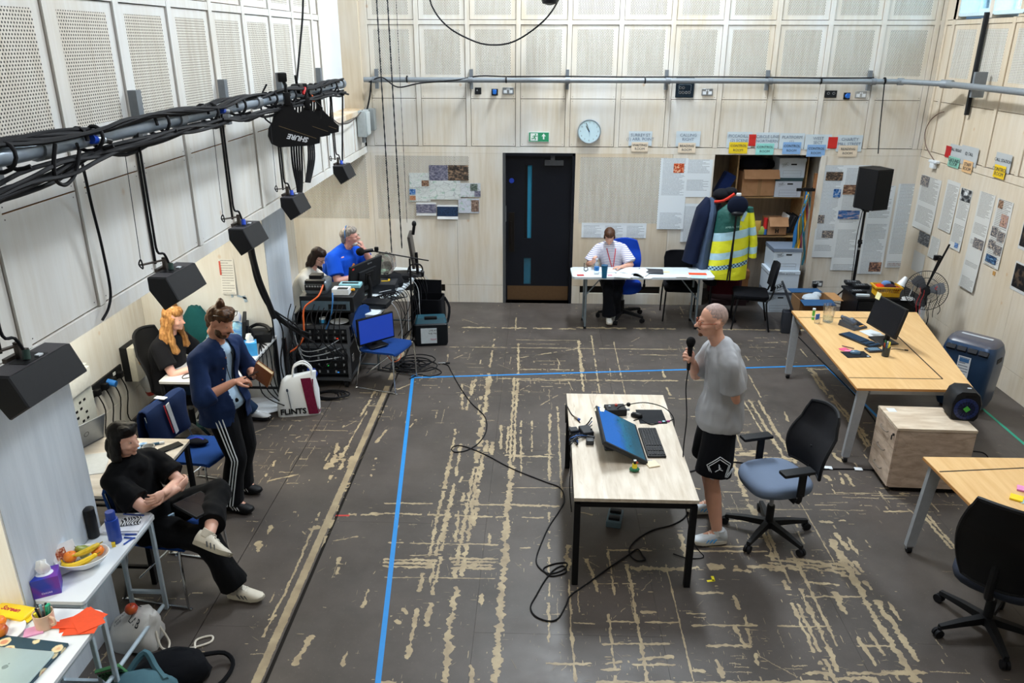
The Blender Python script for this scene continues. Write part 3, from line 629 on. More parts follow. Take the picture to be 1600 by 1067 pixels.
def monitor(label,Pc,yaw,w,h,tilt,stand_h,scr,bezel=None,base=(.24,.18),group=None,cat='monitor',txt=None):
    """Pc = base centre on the surface; screen faces local -y"""
    t=thing('monitor',label,cat,Pc,yaw,group); K=bezel or BKM
    zc=stand_h; T=Mx.Translation((0,-.02,zc))@Mx.Rotation(R(-tilt),4,'X')
    b=B(K); b.M=T; b.box((0,.012,0),(w,.035,h),bev=.008); b.box((0,.04,0),(w*.55,.03,h*.5),bev=.01); ob('casing',b,t)
    b=B(scr); b.M=T; b.add([(-w/2+.014,-.0065,-h/2+.02),(w/2-.014,-.0065,-h/2+.02),(w/2-.014,-.0065,h/2-.014),(-w/2+.014,-.0065,h/2-.014)],[(0,1,2,3)],scr,[[(0,0),(1,0),(1,1),(0,1)]]); ob('screen',b,t,smooth=0)
    ob('stand',B(K).box((0,0,.008),(base[0],base[1],.014),bev=.006).tube([(0,.03,.01),(0,.06,zc*.6),(0,.035,zc)],[.03,.022,.022],n=8),t)
    return t,T
def keyboard(label,c,rz,L=.44,Wd=.14,m=None,keym=None,group=None):
    t=thing('keyboard',label,'keyboard',c,rz,group); m=m or BK; km=keym or mat('1D2027',.4,0,.2)
    ob('tray',B(m).box((0,0,.008),(L,Wd,.014),bev=.004),t); b=B(km)
    rows=6; 
    for r in range(rows):
        y=Wd/2-.014-r*(Wd-.022)/(rows-.3); n=21
        for i in range(n):
            if i in(14,18) : continue
            if r==5 and 4<=i<=8: 
                if i==4: b.box((-L/2+.018+6*(L-.03)/n,y,.017),(5*(L-.03)/n-.003,.014,.006))
                continue
            b.box((-L/2+.02+i*(L-.03)/n,y,.017),((L-.03)/n-.0035,.0155,.006))
    ob('keys',b,t,kind='stuff'); return t
def mouse(label,c,rz,m=None,group=None):
    t=thing('computer_mouse',label,'mouse',c,rz,group); m=m or BK
    rings=[]
    for z,s_ in((0,.92),(.006,1),(.018,.95),(.03,.7),(.036,.3)): rings.append([V((.031*s_*math.cos(a),.052*s_*math.sin(a)-(.006 if z>.02 else 0),z)) for a in [2*math.pi*k/16 for k in range(16)]])
    ob('shell',B(m).loft(rings),t); ob('scroll_wheel',B(GRY).cyl((-.004,.03,.026),(.004,.03,.026),.009,n=10),t); return t
def pad(label,c,rz,w,d,group=None,tagm=None):
    b=B(mat('15181D',.8)); b.box((0,0,.002),(w,d,.004),bev=.0015)
    if tagm: b.cyl((w*.4,-d*.36,.004),(w*.4,-d*.36,.0046),.013,tagm,n=10)
    return one('mouse_mat',b,label,'mouse mat',c,rz,group)
def sticky(label,c,rz,m,w=.076,h=.076,th=.006,group=None,n=1,name='sticky_note',cat='sticky notes'):
    b=B(m)
    b.box((0,0,th/2),(w,h,th)); 
    if n>1: b.box((.01,.006,th+.0006),(w,h,.0008),rz=.2)
    return one(name,b,label,cat,c,rz,group,smooth=0)
# ---- central desk ----
OAK=m_wood('DCD2C2','BFB09B',(10,1.2,10),.4,1); 
t=thing('office_desk','pale oak desk with black steel legs standing alone in the middle of the room','desk',(.69,5.40,0))
w,d=.42,.84; poly=[(-w,-d),(w,-d),(w,d),(-w,d),(-w,.22),(-w+.05,.18),(-w+.06,-.02),(-w+.01,-.06)]
ob('desktop',B(OAK).prism(poly,.026,None,None,.695),t,smooth=0)
for sx in(-1,1):
    for sy in(-1,1): ob('leg',B(BK).box((sx*(w-.025),sy*(d-.03),.335),(.045,.045,.67),bev=.003),t)
for sy in(-1,1): ob('crossbar',B(BK).box((0,sy*(d-.03),.672),(2*w-.09,.045,.045)),t)
for sx in(-1,1): ob('side_rail',B(BK).box((sx*(w-.025),0,.672),(.04,2*d-.1,.045)),t)
DZ=.722
@memo
def m_screen_blue():
    t=NT('lit_screen'); uv=t.n('UVMap').outputs[0]; s=t.n('SeparateXYZ'); t.l(uv,s.inputs[0])
    n=t.noise(uv,5,5,.7,1); land=t.ramp(t.math('ADD',t.math('MULTIPLY',n,.35),t.math('MULTIPLY',t.math('SUBTRACT',1,s.outputs[0]),.0)),[(0,0.),(1,1.)])
    v=t.math('ADD',s.outputs[1],t.math('MULTIPLY',t.math('SUBTRACT',n,.5),.35))
    c=t.ramp(v,[(.18,'1E5F73'),(.42,'1A7FA6'),(.52,'1E6FC4'),(.62,'1877E0')])
    dkm=t.ramp(t.noise(uv,9,5,.7,2),[(.56,0.),(.62,1.)]); g=t.math('MULTIPLY',dkm,t.math('LESS_THAN',v,.5)); c=t.mix(t.math('MULTIPLY',g,.8),c,'0D3440')
    t.l(c,t.b.inputs['Emission Color']); t.b.inputs['Emission Strength'].default_value=.75; t.b.inputs['Base Color'].default_value=(.01,.02,.04,1); return t.set(.2)
mm,T=monitor('slim desktop monitor showing a blue seascape, tilted far back on the central desk',(.63,5.32,DZ),R(92),.60,.37,62,.10,m_screen_blue(),mat('2A2C30',.4),(.2,.22))
ob('chin_badge',B(CHR).box((0,0,0),(.014,.002,.014)),mm,(0,-.107,.03))
sticky('cream sticky note stuck to the top corner of the tilted monitor on the central desk',PZ(937,640,.9),R(80),mat('EDE3C2',.7),.06,.075,.002)
keyboard('black full-size keyboard on the central desk beside the tilted monitor',(.895,5.355,DZ),R(-88),.46,.14)
pad('black mouse mat at the far end of the central desk',(.95,5.81,DZ),R(2),.22,.25,None,mat('9CC7DA'))
mouse('black mouse lying on the edge of the mat on the central desk',(.83,5.80,DZ+.004),R(60))
t=thing('equipment_box','black comms box with knobs behind the tilted monitor on the central desk','device',(.66,5.86,DZ),R(8))
ob('case',B(BKM).box((0,0,.03),(.17,.12,.06),bev=.006),t)
ob('knob',B(mat('B5473A',.4)).cyl((.01,.02,.06),(.01,.02,.075),.012,n=10),t); ob('knob',B(GRY).cyl((-.05,.0,.06),(-.05,.0,.072),.01,n=10),t); ob('connector',B(GRY).cyl((.085,0,.03),(.12,0,.03),.011,n=10),t)
b=B(mat('23262C',.5)); b.box((0,0,.02),(.09,.13,.04),bev=.006).box((-.09,.04,.015),(.07,.07,.03),bev=.005).cyl((-.02,-.09,.02),(.03,-.12,.02),.012,n=8)
one('power_adapter',b,'black power adapter and plugs behind the tilted monitor on the central desk','adapter',(.40,5.50,DZ),R(15))
one('loudhailer_cube',B(mat('2B2E33',.5)).box((0,0,.02),(.06,.06,.04),bev=.01),'small grey hub box under the raised edge of the monitor','device',(.42,5.33,DZ),0)
def cable(label,pts,r=.0035,m=None,sm=6,name='cable',cat='cable',group=None,n=6):
    return one(name,B(m or RUB).tube(pts,r,n=n,sm=sm),label,cat,group=group,smooth=60)
c3=lambda px,py,z=DZ+.004:tuple(PZ(px,py,z))
cable('thin black cable arching over the far end of the central desk from a ferrite bead',[c3(955,648),c3(968,636,.80),c3(982,632,.86),c3(1008,629,.84),c3(1036,636,.79),c3(1051,650),c3(1053,664,.66),c3(1052,674,.5)],.004)
one('ferrite_bead',B(BK).sph((0,0,0),.018),'round black bead on the arching cable at the far end of the central desk','cable bead',PZ(982,632,.86))
cable('black microphone tail with a blue plug on the left edge of the central desk',[c3(884,660,.5),c3(884,640,.68),c3(885,633),c3(893,647),c3(899,652),c3(906,660)],.0045)
one('audio_plug',B(mat('8A8076',.35,.6)).cyl((-.025,0,.01),(.02,0,.01),.009).cyl((.02,0,.01),(.035,0,.01),.01,mat('2C55A8')),'silver and blue audio plug on the left edge of the central desk','plug',PZ(901,655,DZ),R(-50))
MAG=mat('A5347F',.5)
cable('black cable lying between keyboard and mouse mat with two magenta tape bands',[c3(990,657),c3(1000,655),c3(1016,663),c3(1030,661),c3(1044,658),c3(1052,655)],.004)
one('tape_band',B(MAG).cyl((-.012,0,.006),(.012,0,.006),.008),'magenta tape band on the cable, nearer the keyboard','tape band',c3(1031,661,DZ),0)
one('tape_band',B(MAG).cyl((-.012,0,.006),(.012,0,.006),.008),'magenta tape band on the cable, at the right desk edge','tape band',c3(1044,659,DZ),.2)
rr=random.Random(3)
for k,(lab,cm) in enumerate((('tangle of black cable hanging off the left notch of the central desk',RUB),('blue network cable curled behind the tilted monitor',mat('2B5C9E',.5)),('grey cable crossing the left notch of the central desk',DKG),('thin black cable looping off the left edge near the desk notch',RUB))):
    a=[c3(925,652+6*k,.78),c3(918,662+4*k),c3(905,672+3*k),c3(898+rr.uniform(-4,4),684),c3(903,694-3*k,.74),c3(892,690,.66),c3(891,680+5*k,.74),c3(905,678+2*k,.75),c3(922,682)]
    cable(lab,a,.004 if k else .005,cm,5)
for s_ in range(2): cable('black cable hanging down beside the left side of the desk, %s'%('nearer the far leg' if s_==0 else 'nearer the notch'),[c3(893+3*s_,682,.70),c3(889+4*s_,700,.55),c3(892+2*s_,725,.40),c3(890+5*s_,760,.2),c3(893+8*s_,800,.006)],.0045)
t=thing('soft_toy_figure','tiny toy figure with yellow body on a green lump, on the central desk','toy',(.715,4.93,DZ),0)
ob('base',B(mat('1E6B4A',.4)).sph((0,0,.016),(.038,.03,.018)),t); ob('body',B(mat('E6D21F',.5)).cyl((0,0,.03),(0,0,.062),.02,n=12,r1=.016),t); ob('head',B(BK).cyl((0,0,.06),(0,0,.085),.011,n=10).cyl((0,0,.085),(0,0,.089),.012,CHR,n=10),t); ob('beak',B(mat('C44A2A')).sph((.014,-.004,.072),(.009,.006,.008)),t)
sticky('pad of cream sticky notes on the near half of the central desk',(.855,5.03,DZ),R(18),mat('EADCBE',.7),.085,.085,.008)
one('pen',B(mat('B8BDC2',.3)).cyl((-.07,0,.005),(.06,0,.005),.0045,n=8).cyl((-.085,0,.005),(-.07,0,.005),.0055,BK,n=8),'clear ballpoint pen lying beside the toy figure on the central desk','pen',PZ(1006,720,DZ),R(-6))
t=thing('foot_pedal','grey twin footswitch box on the floor under the central desk','foot pedal',(.648,5.37,0),R(-12))
ob('housing',B(mat('4E6470',.5)).box((0,0,.03),(.12,.20,.055),bev=.008),t)
for s_ in(-1,1): ob('switch',B(BK).box((0,s_*.05,.065),(.09,.05,.03),bev=.008),t)
# microphone cable wandering over the floor
g=lambda px,py,z=.006:tuple(PZ(px,py,z))
P=[g(*q) for q in((690,568),(700,571),(705,580),(716,600),(735,628),(757,650),(760,672),(748,692),(728,704),(710,706),(706,700),(716,696),(734,700),(762,712),(800,732),(850,752),(875,762),(882,780),(874,798),(858,822),(846,848),(838,872),(842,886),(858,896),(880,890),(886,880),(870,880),(852,886),(850,892),(862,900),(884,894),(880,884),(866,890),(852,906),(838,930),(829,948),(836,962),(856,970),(872,966),(884,946),(892,930),(920,910),(950,888),(980,868),(996,858),(1004,868),(1008,874),(996,876),(985,868),(984,856),(996,842),(1020,828),(1050,820),(1070,808),(1078,790))]
cable('long black microphone cable looping across the floor to the central desk',P,.0055,RUB,5,n=6)
# ---- chair beside the central desk ----
SGR=m_cloth('6E7C92',.12,4)
office_chair('office chair with blue-grey seat, black arms and mesh back beside the central desk',(1.83,5.25,0),R(-74),SGR,mat('15161B',.8),.50,R(15),True,'mesh',frame=BKM,bh=.50,recl=12)
# ---- big beech desk on the right ----
BEE=m_wood('E3BC84','D4A76C',(12,1,12),.3); BEEN=m_wood('E3BC84','D4A76C',(1,12,12),.3); LEGM=mat('A6ABB0',.4,.5)
def beech(label,loc,x1,y0,y1,lines,name='office_desk'):
    t=thing(name,label,'desk',loc); return t
t=thing('bench_desk','large beech bench desk with splayed silver legs below the notice-covered wall','desk',(3.4,7.5,0))
x0,x1,y0,y1=2.86-3.4,3.89-3.4,6.45-7.5,8.6-7.5
# top tapers outwards: far right corner at x 4.33
far=4.33-3.4
ob('desktop',B(BEE).prism([(x0,y0),(x1,y0),(far,y1),(x0+.06,y1)],.025,None,None,.697),t,smooth=0)
ob('edge_band',B(mat('B98449',.5)).prism([(x0-.002,y0-.002),(x1+.002,y0-.002),(far+.002,y1+.002),(x0+.058,y1+.002)],.019,None,None,.699),t,smooth=0)
JB=mat('171310',.7)
def joint(a,b_,parent,w=.013,z=.7225):
    a,b_=V(a),V(b_); d=(b_-a).normalized(); n=V((-d.y,d.x,0))*w/2; ob('joint_strip',B(JB).prism([(a-n)[:2],(b_-n)[:2],(b_+n)[:2],(a+n)[:2]],.0012,None,None,z-.001),parent,smooth=0)
q=lambda px,py:V(PZ(px,py,.722))-V((3.4,7.5,.722))
joint(q(1326,590),q(1473,592),t); joint(q(1395,518),q(1473,592),t); joint(q(1247,496),q(1362,497),t)
def splay(sx,sy,tx,ty,fx,fy,parent,zt=.69,cast=True):
    a=V((tx,ty,zt)); c=V((fx,fy,.06)); rings=[]
    for p,w in((c,.032),(a,.045)): rings.append([p+V((-w,-.02,0)),p+V((w,-.02,0)),p+V((w,.02,0)),p+V((-w,.02,0))])
    l=ob('leg',B(LEGM).loft(rings),parent,smooth=0)
    if cast: ob('caster',B(CHR).box((fx,fy,.05),(.05,.03,.03)).cyl((fx-.016,fy,.026),(fx+.016,fy,.026),.026,RUB,n=14),l)
    return l
splay(0,0,x0+.08,y0+.06,2.84-3.4,6.41-7.5,t); splay(0,0,x0+.11,y1-.06,2.88-3.4,8.32-7.5,t); splay(0,0,x1-.08,y0+.06,3.85-3.4,6.5-7.5,t); splay(0,0,far-.1,y1-.06,4.25-3.4,8.45-7.5,t)
ob('side_rail',B(LEGM).box((x0+.10,.0,.67),(.05,1.9,.05)),t); ob('crossbar',B(LEGM).box((0,y0+.06,.67),(.8,.04,.05)),t); ob('crossbar',B(LEGM).box((.2,y1-.06,.67),(1.1,.04,.05)),t)
D2=.7235; z2=lambda px,py:PZ(px,py,D2)
# desk phone
t=thing('desk_phone','black office telephone on the far end of the big beech desk','telephone',z2(1332,510),R(28)); b=B(mat('3A3F48',.4))
b.loft([[V((-.10,-.11,0)),V((.10,-.11,0)),V((.10,.11,0)),V((-.10,.11,0))],[V((-.095,-.105,.02)),V((.095,-.105,.02)),V((.095,.10,.06)),V((-.095,.10,.06))]]); ob('body',b,t)
b=B(mat('3E4858',.35)); b.tube([(-.075,-.09,.07),(-.075,-.04,.085),(-.075,.04,.098),(-.075,.09,.09)],[.026,.017,.017,.026],n=8,sm=3); ob('handset',b,t)
kb=B(mat('20242B',.4))
for i in range(3):
    for j in range(4): kb.box((.01+i*.026,-.06+j*.026,.035+j*.004),(.018,.014,.006))
ob('keypad',kb,t); ob('paper_insert',B(mat('D89A4A',.6)).box((.035,-.085,.028),(.07,.015,.004),rot=Mx.Rotation(R(11),3,'X')),t); ob('display',B(mat('7F8B93',.3)).box((.035,.075,.057),(.09,.03,.004),rot=Mx.Rotation(R(11),3,'X')),t)
keyboard('black keyboard with bluish keys on the big beech desk',z2(1343,532),R(-64),.43,.145,None,mat('27425C',.4,0,.2))
M2,T2=monitor('black switched-off monitor on the big beech desk, a note stuck to its corner',z2(1380,533),R(-80),.50,.32,14,.27,mat('111318',.25,0,.15,3),mat('16171B',.4),(.24,.2))
b=B(mat('E5DFA8',.7)); b.M=T2; b.box((-.22,-.012,.15),(.076,.003,.07)); ob('sticky_note',b,M2)
pad('black mouse mat near the middle of the big beech desk',z2(1337,554),R(6),.24,.16,None,mat('C9D3D8'))
mouse('blue-grey mouse on the mat of the big beech desk',z2(1336,553)+V((0,0,.004)),R(70),mat('4E6E88',.25))
t=thing('calculator','black desk calculator beside the pen pot on the big beech desk','calculator',z2(1365,548),R(8)); ob('body',B(mat('202833',.4)).box((0,0,.01),(.15,.10,.02),bev=.005),t)
kb=B(mat('7C9CB4',.4)); [kb.box((-.05+i*.022,-.03+j*.017,.022),(.015,.011,.004)) for i in range(5) for j in range(4)]; ob('keypad',kb,t)
t=thing('pen_pot','dark glass pen pot full of marker pens on the big beech desk','pen pot',z2(1383,556)); ob('pot',B(mat('20303A',.15)).lathe([(.034,0),(.036,.01),(.038,.095),(.035,.095),(.033,.01),(0,.01)]),t)
for i,c in enumerate(('D7E04A','E9EDEC','2E6E45','B5402C','2A5A9A','E9E04A')): a=i*1.05; ob('marker_pen',B(mat(c,.4)).cyl((.012*math.cos(a),.012*math.sin(a),.012),(.026*math.cos(a),.026*math.sin(a),.135+.01*(i%3)),.007,n=8),t)
PK=mat('D9567A',.7)
for k,(x,y,r_) in enumerate(((1318,546,.2),(1326,549,.5))): sticky(('fanned bright pink sticky notes left of the keyboard on the beech desk' if k==0 else 'single bright pink note fallen by the keyboard on the beech desk'),z2(x,y),r_,PK if k==0 else mat('E27FA0',.7),.08,.06,.003,n=2)
one('pen',B(mat('5B3346',.4)).cyl((-.06,0,.005),(.06,0,.005),.0045,n=8),'dark purple pen left of the mouse mat on the beech desk','pen',z2(1325,543),R(-40))
b=B(mat('D8DEE2',.6)); b.box((0,0,.002),(.16,.2,.002)).box((.02,.02,.004),(.13,.14,.002),rz=.2); one('loose_papers',b,'white folded papers between keyboard and switched-off monitor','papers',z2(1362,521),R(20))
one('usb_lead',B(BK).tube([(0,0,.004),(.05,.01,.004),(.12,-.02,.004)],.003,sm=4).box((.14,-.025,.006),(.035,.014,.008),rz=-.2),'short black usb lead right of the pen pot on the beech desk','cable',z2(1392,546))
GL=m_glass('F4FAFC',.02,.3)
t=thing('water_jug','tall clear glass of water at the far corner of the beech desk','glass',z2(1293,503)); ob('vessel',B(GL).lathe([(.048,0),(.055,.005),(.068,.2),(.065,.2),(.052,.01),(0,.008)],n=24),t); ob('water',B(m_glass('CFE6EE',.0,.55)).lathe([(.0,.011),(.051,.011),(.055,.065),(0,.065)],n=24),t)
t=thing('tablet_tube','green tube of effervescent tablets with white cap on the beech desk','tube',z2(1270,499)); ob('tube',B(mat('5DB84A',.4)).cyl((0,0,0),(0,0,.11),.015,n=14),t); ob('cap',B(WHT).cyl((0,0,.11),(0,0,.128),.017,n=14),t); ob('label_band',B(mat('DDE6DC')).cyl((0,0,.03),(0,0,.045),.0155,n=14),t)
t=thing('tumbler','small clear tumbler with a blue packet in it on the beech desk','glass',z2(1276,505)); ob('vessel',B(GL).lathe([(.024,0),(.028,.004),(.033,.07),(.031,.07),(.026,.006),(0,.005)],n=18),t); ob('packet',B(mat('2F63B5',.5)).box((0,0,.075),(.05,.012,.06),rz=.5),t)
# drawer pedestal + small fan heater
t=thing('drawer_pedestal','oak-effect drawer pedestal with three drawers beside the big beech desk','drawer unit',(3.28,6.08,0),R(-2)); OK2=m_wood('CDB9A6','A08A76',(3,3,9),.45,1); OKT=m_wood('DCCDB8','BBA68E',(2,10,10),.4,1)
a0,a1,b0,b1=-.27,.37,-.19,.24
ob('body',B(OK2).bb((a0+.02,b0,.05),(a1,b1,.585)),t,smooth=0); ob('top',B(OKT).bb((a0,b0-.003,.587),(a1+.004,b1+.004,.61)),t,smooth=0); ob('plinth',B(BK).bb((a0+.06,b0+.03,.0),(a1-.03,b1-.03,.05)),t)
for k in range(3):
    dw=ob('drawer',B(OK2).bb((a0,b0+.003,.055+k*.177),(a0+.019,b1-.003,.227+k*.177)),t,smooth=0)
    ob('handle',B(mat('8A8177',.3,.7)).tube([(a0-.002,-.04,.15+k*.177),(a0-.022,-.03,.142+k*.177),(a0-.022,.09,.142+k*.177),(a0-.002,.10,.15+k*.177)],.005,n=6,sm=3),dw)
ob('lock',B(BK).cyl((a0-.012,b0+.04,.53),(a0,b0+.04,.53),.011,n=12).box((a0-.018,b0+.04,.505),(.005,.015,.04)),t); ob('paper_label',B(WHT).box((a0+.08,b1-.08,.611),(.07,.07,.001)),t)
t=thing('fan_heater','black cube fan heater with blue grille and green sticker on the drawer pedestal','heater',(3.63,6.16,.61),R(-8))
r=[]; 
for y in(-.10,-.08,.08,.1):
    s_=.9 if abs(y)>.09 else 1; r.append([V((x*s_,y,z)) for x,z in((-.09,.0),(.09,.0),(.115,.03),(.125,.15),(.10,.23),(.06,.26),(-.06,.26),(-.10,.23),(-.125,.15),(-.115,.03))])
ob('casing',B(BKM).loft(r),t); ob('grille',B(mat('16285C',.4)).lathe([(.095,0),(.095,.01),(.07,.012),(.068,.004),(.04,.006),(.0,.006)],c=(0,-.1,.11),M=Mx.Rotation(R(90),3,'X'),n=28),t)
fb=B(BK); [fb.cyl((0,-.107,.11),(.09*math.cos(a),-.11,.11+.09*math.sin(a)),.0025,n=5) for a in [k*math.pi/9 for k in range(18)]]; ob('grille_bars',fb,t)
ob('green_sticker',B(mat('46A83C',.5)).box((0,-.118,.115),(.042,.004,.042),rot=Mx.Rotation(R(45),3,'Y')),t); ob('handle_recess',B(mat('06070A')).box((.02,-.096,.225),(.09,.01,.03),bev=.004),t); ob('control_panel',B(WHT).box((.03,-.01,.262),(.03,.015,.004)),t)
cable('black mains lead curling from the fan heater to the floor behind the pedestal',[(3.62,6.26,.615),(3.72,6.22,.614),(3.79,6.3,.4),(3.95,6.42,.03),(4.15,6.45,.006),(4.2,6.62,.006),(3.98,6.68,.006),(3.9,6.9,.006)],.005)
cable('black trunk cable crossing the floor beneath the blue-grey office chair',[g(1075,738),g(1110,728),g(1150,722),g(1200,732),g(1240,735),g(1290,733),g(1340,733),g(1372,735)],.007)
for x,y in((1294,732),(1341,734)): one('tape_tab',B(WHT).box((0,0,.008),(.07,.05,.012),bev=.004),'white tape tab holding down the floor cable, %s'%('nearer the office chair' if x<1300 else 'nearer the drawer pedestal'),'tape',PZ(x,y,0),R(-5))
cable('black cable running under the beech desk parallel to its long edge',[g(1228,513),g(1247,526),g(1275,555),g(1310,590),g(1345,628),g(1375,668)],.007)
# ---- near right desk ----
t=thing('bench_desk','beech desk with silver legs at the right edge of the photo, nearest the camera','desk',(3.6,4.6,0))
w0,w1,h0,h1=2.885-3.6,4.5-3.6,3.3-4.6,5.22-4.6
ob('desktop',B(BEE).prism([(w0+.08,h0),(w1,h0),(w1,h1+.02),(w0,h1)],.025,None,None,.697),t,smooth=0); ob('edge_band',B(mat('B98449',.5)).prism([(w0+.078,h0),(w1,h0),(w1,h1+.022),(w0-.002,h1+.002)],.019,None,None,.699),t,smooth=0)
q=lambda px,py:V(PZ(px,py,.722))-V((3.6,4.6,.722)); joint(q(1468,737),q(1600,731),t)
splay(0,0,w0+.08,h1-.06,2.83-3.6,5.05-4.6,t); splay(0,0,w0+.16,h0+.06,2.98-3.6,3.35-4.6,t); splay(0,0,w1-.1,h1-.06,4.4-3.6,5.05-4.6,t); splay(0,0,w1-.1,h0+.06,4.4-3.6,3.35-4.6,t)
ob('side_rail',B(LEGM).box((w0+.12,-.3,.67),(.05,1.8,.05)),t)
sticky('pink sticky pad on the nearest beech desk',PZ(1598,765,D2),R(-30),mat('E08CC0',.7),.07,.07,.012)
sticky('yellow sticky pad on the nearest beech desk',PZ(1588,779,D2),R(-35),mat('F2D21C',.6),.076,.076,.012)
sticky('pale blue notelet tucked beside the yellow sticky pad on the nearest desk',PZ(1600,784,D2),R(10),mat('B9DCE6',.6),.06,.04,.004)
one('marker_pen',B(mat('2A5A8A',.4)).cyl((-.05,0,.007),(.05,0,.007),.006),'blue marker pen at the near edge of the nearest beech desk','pen',PZ(1598,846,D2),.4)
office_chair('all-black mesh chair at the nearest beech desk, lower right corner of the photo',(2.95,4.20,0),R(140),m_cloth('2F3440',.1,5),mat('101115',.75),.46,R(50),False,'wave',bh=.68,recl=20)
# ---- portable air conditioner ----
t=thing('air_conditioner','tall dark blue portable air conditioner with a white label by the right wall','air conditioner',(4.50,7.64,0),R(-48))
def rr4(w,d,r,z,n=5,dy=0):
    o=[]
    for cx,cy,a0 in((w/2-r,d/2-r,0),(-w/2+r,d/2-r,90),(-w/2+r,-d/2+r,180),(w/2-r,-d/2+r,270)):
        for k in range(n+1): a=R(a0+90*k/n); o.append(V((cx+r*math.cos(a),cy+r*math.sin(a)+dy,z)))
    return o
ACB=mat('26405F',.28,.25,.08,3)
ob('body',B(ACB).loft([rr4(.40,.34,.05,.04),rr4(.45,.38,.06,.12),rr4(.50,.40,.07,.5),rr4(.50,.38,.08,.66),rr4(.47,.33,.09,.74),rr4(.42,.26,.09,.77)]),t,smooth=60)
ob('top_panel',B(mat('4E4E58',.3)).loft([rr4(.47,.33,.09,.742),rr4(.43,.27,.09,.778),rr4(.36,.2,.08,.785)]),t,smooth=60)
for k in range(4): ob('louvre',B(mat('15181F',.3)).box((-.155+k*.103,-.182,.685),(.095,.03,.055),rot=Mx.Rotation(R(-38),3,'X'),bev=.006),t)
ob('display_strip',B(mat('AEB4BC',.3)).box((0,.02,.787),(.3,.04,.004)),t)
lb=ob('energy_label',B(m_print(21,'DDE2E6','38506E',9)).quad((-.06,-.2045,.36),(.06,-.2045,.36),(.06,-.2045,.62),(-.06,-.2045,.62)),t,smooth=0)
ob('label_band',B(mat('3C6EA0')).box((0,-.205,.58),(.09,.002,.04)),lb)
for x in(-.16,.16):
    for y in(-.1,.1): ob('caster',B(RUB).cyl((x-.012,y,.022),(x+.012,y,.022),.022,n=12).box((x,y,.042),(.03,.03,.016)),t)
ob('side_grip',B(mat('10131A')).box((.252,-.0,.60),(.006,.12,.05),bev=.003),t)
def socket(label,M,kind='double',group=None):
    c=MET; w=.147 if kind=='double' else .086
    t=thing('wall_socket',label,'socket'); t.matrix_world=M
    ob('faceplate',B(c if kind=='double' else BKM).box((0,-.004,0),(w,.008,.086),bev=.002),t)
    if kind=='double':
        for s_ in(-1,1): ob('insert',B(WHT).box((s_*.037,-.0085,-.008),(.045,.002,.04)).box((s_*.012,-.0095,.022),(.014,.004,.02)),t)
    elif kind=='blue': ob('outlet_flap',B(mat('1E6FD0',.4)).cyl((0,-.05,0),(0,-.008,0),.027,n=16).box((0,-.05,.006),(.05,.012,.06),bev=.004),t)
    else:
        ob('insert',B(GRY).cyl((-.012,-.009,.008),(-.012,-.012,.008),.010,n=10),t)
    return t
MRp=lambda px,py,off=.0:(lambda P:Mx.Translation((XR-off,P.y,P.z))@Mx.Rotation(R(-90),4,'Z'))(PX(px,py,XR))
MBp=lambda px,py,off=.0:(lambda P:Mx.Translation((P.x,YB-off,P.z)))(PY(px,py,YB))
t=socket('double socket on the right wall with a black plug beside the air conditioner',MRp(1557,549)); ob('plug',B(BK).box((.037,-.03,-.01),(.05,.045,.05),bev=.01),t); ob('cable_tag',B(WHT).box((.04,-.03,-.12),(.02,.01,.04)),t)
Pq=PX(1557,552,XR-.03); cable('black mains lead hanging from the right wall socket to the floor',[Pq,Pq+V((0,-.03,-.15)),Pq+V((-.01,-.02,-.4)),V((XR-.1,8.05,.02)),V((4.9,8.02,.008)),V((4.75,8.3,.008)),V((4.7,8.1,.01)),V((4.75,7.75,.01)),V((4.66,7.55,.03))],.006)
# fan
t=thing('pedestal_fan','black pedestal fan hung with red and black ribbons on a white column, right wall','fan',(4.72,9.25,0),R(-27))
ob('base',B(mat('C9CED2',.5)).lathe([(.22,0),(.22,.02),(.05,.05),(.03,.06)]),t); ob('column',B(mat('D3D9DE',.5)).lathe([(.03,.05),(.026,.22),(.04,.24),(.04,.29),(.028,.31),(.026,.42),(.035,.44),(.038,.54),(.02,.56),(.02,.72)],n=14),t)
FM=Mx.Translation((0,-.06,.80))@Mx.Rotation(R(78),4,'X')
b=B(BK); b.M=FM; b.cyl((0,0,-.02),(0,0,-.16),.06,r1=.045,n=16); ob('motor',b,t)
gb=B(BK); gb.M=FM; 
for zz,rs in((.07,.03),(.065,.10),(.055,.15),(0,.235),(-.05,.15)): gb.tube([(rs*math.cos(a),rs*math.sin(a),zz) for a in [k*math.pi/16 for k in range(32)]],.0045 if rs>.2 else .002,n=5,closed=True)
for k in range(60):
    a=k*math.pi/30; c,s_=math.cos(a),math.sin(a); gb.tube([(.03*c,.03*s_,.07),(.13*c,.13*s_,.062),(.20*c,.20*s_,.04),(.233*c,.233*s_,.0)],.0016,n=4); gb.tube([(.233*c,.233*s_,.0),(.2*c,.2*s_,-.035),(.06*c,.06*s_,-.055)],.0016,n=4)
ob('cage',gb,t); b=B(BK); b.M=FM; b.cyl((0,0,.06),(0,0,.078),.045,n=20); ob('badge',b,t)
for k in range(3):
    b=B(mat('55585E',.35)); b.M=FM@Mx.Rotation(k*2.094+.4,4,'Z'); rs=[]
    for r_,w_,tw in((.03,.03,.02),(.1,.075,.025),(.16,.09,.02),(.2,.06,.012)): rs.append([V((r_,-w_,tw)),V((r_,w_*.6,-tw)),V((r_,w_*.6,-tw+.003)),V((r_,-w_,tw+.003))])
    b.loft(rs); ob('blade',b,t)
RD=mat('C0262C',.6); rn=random.Random(5)
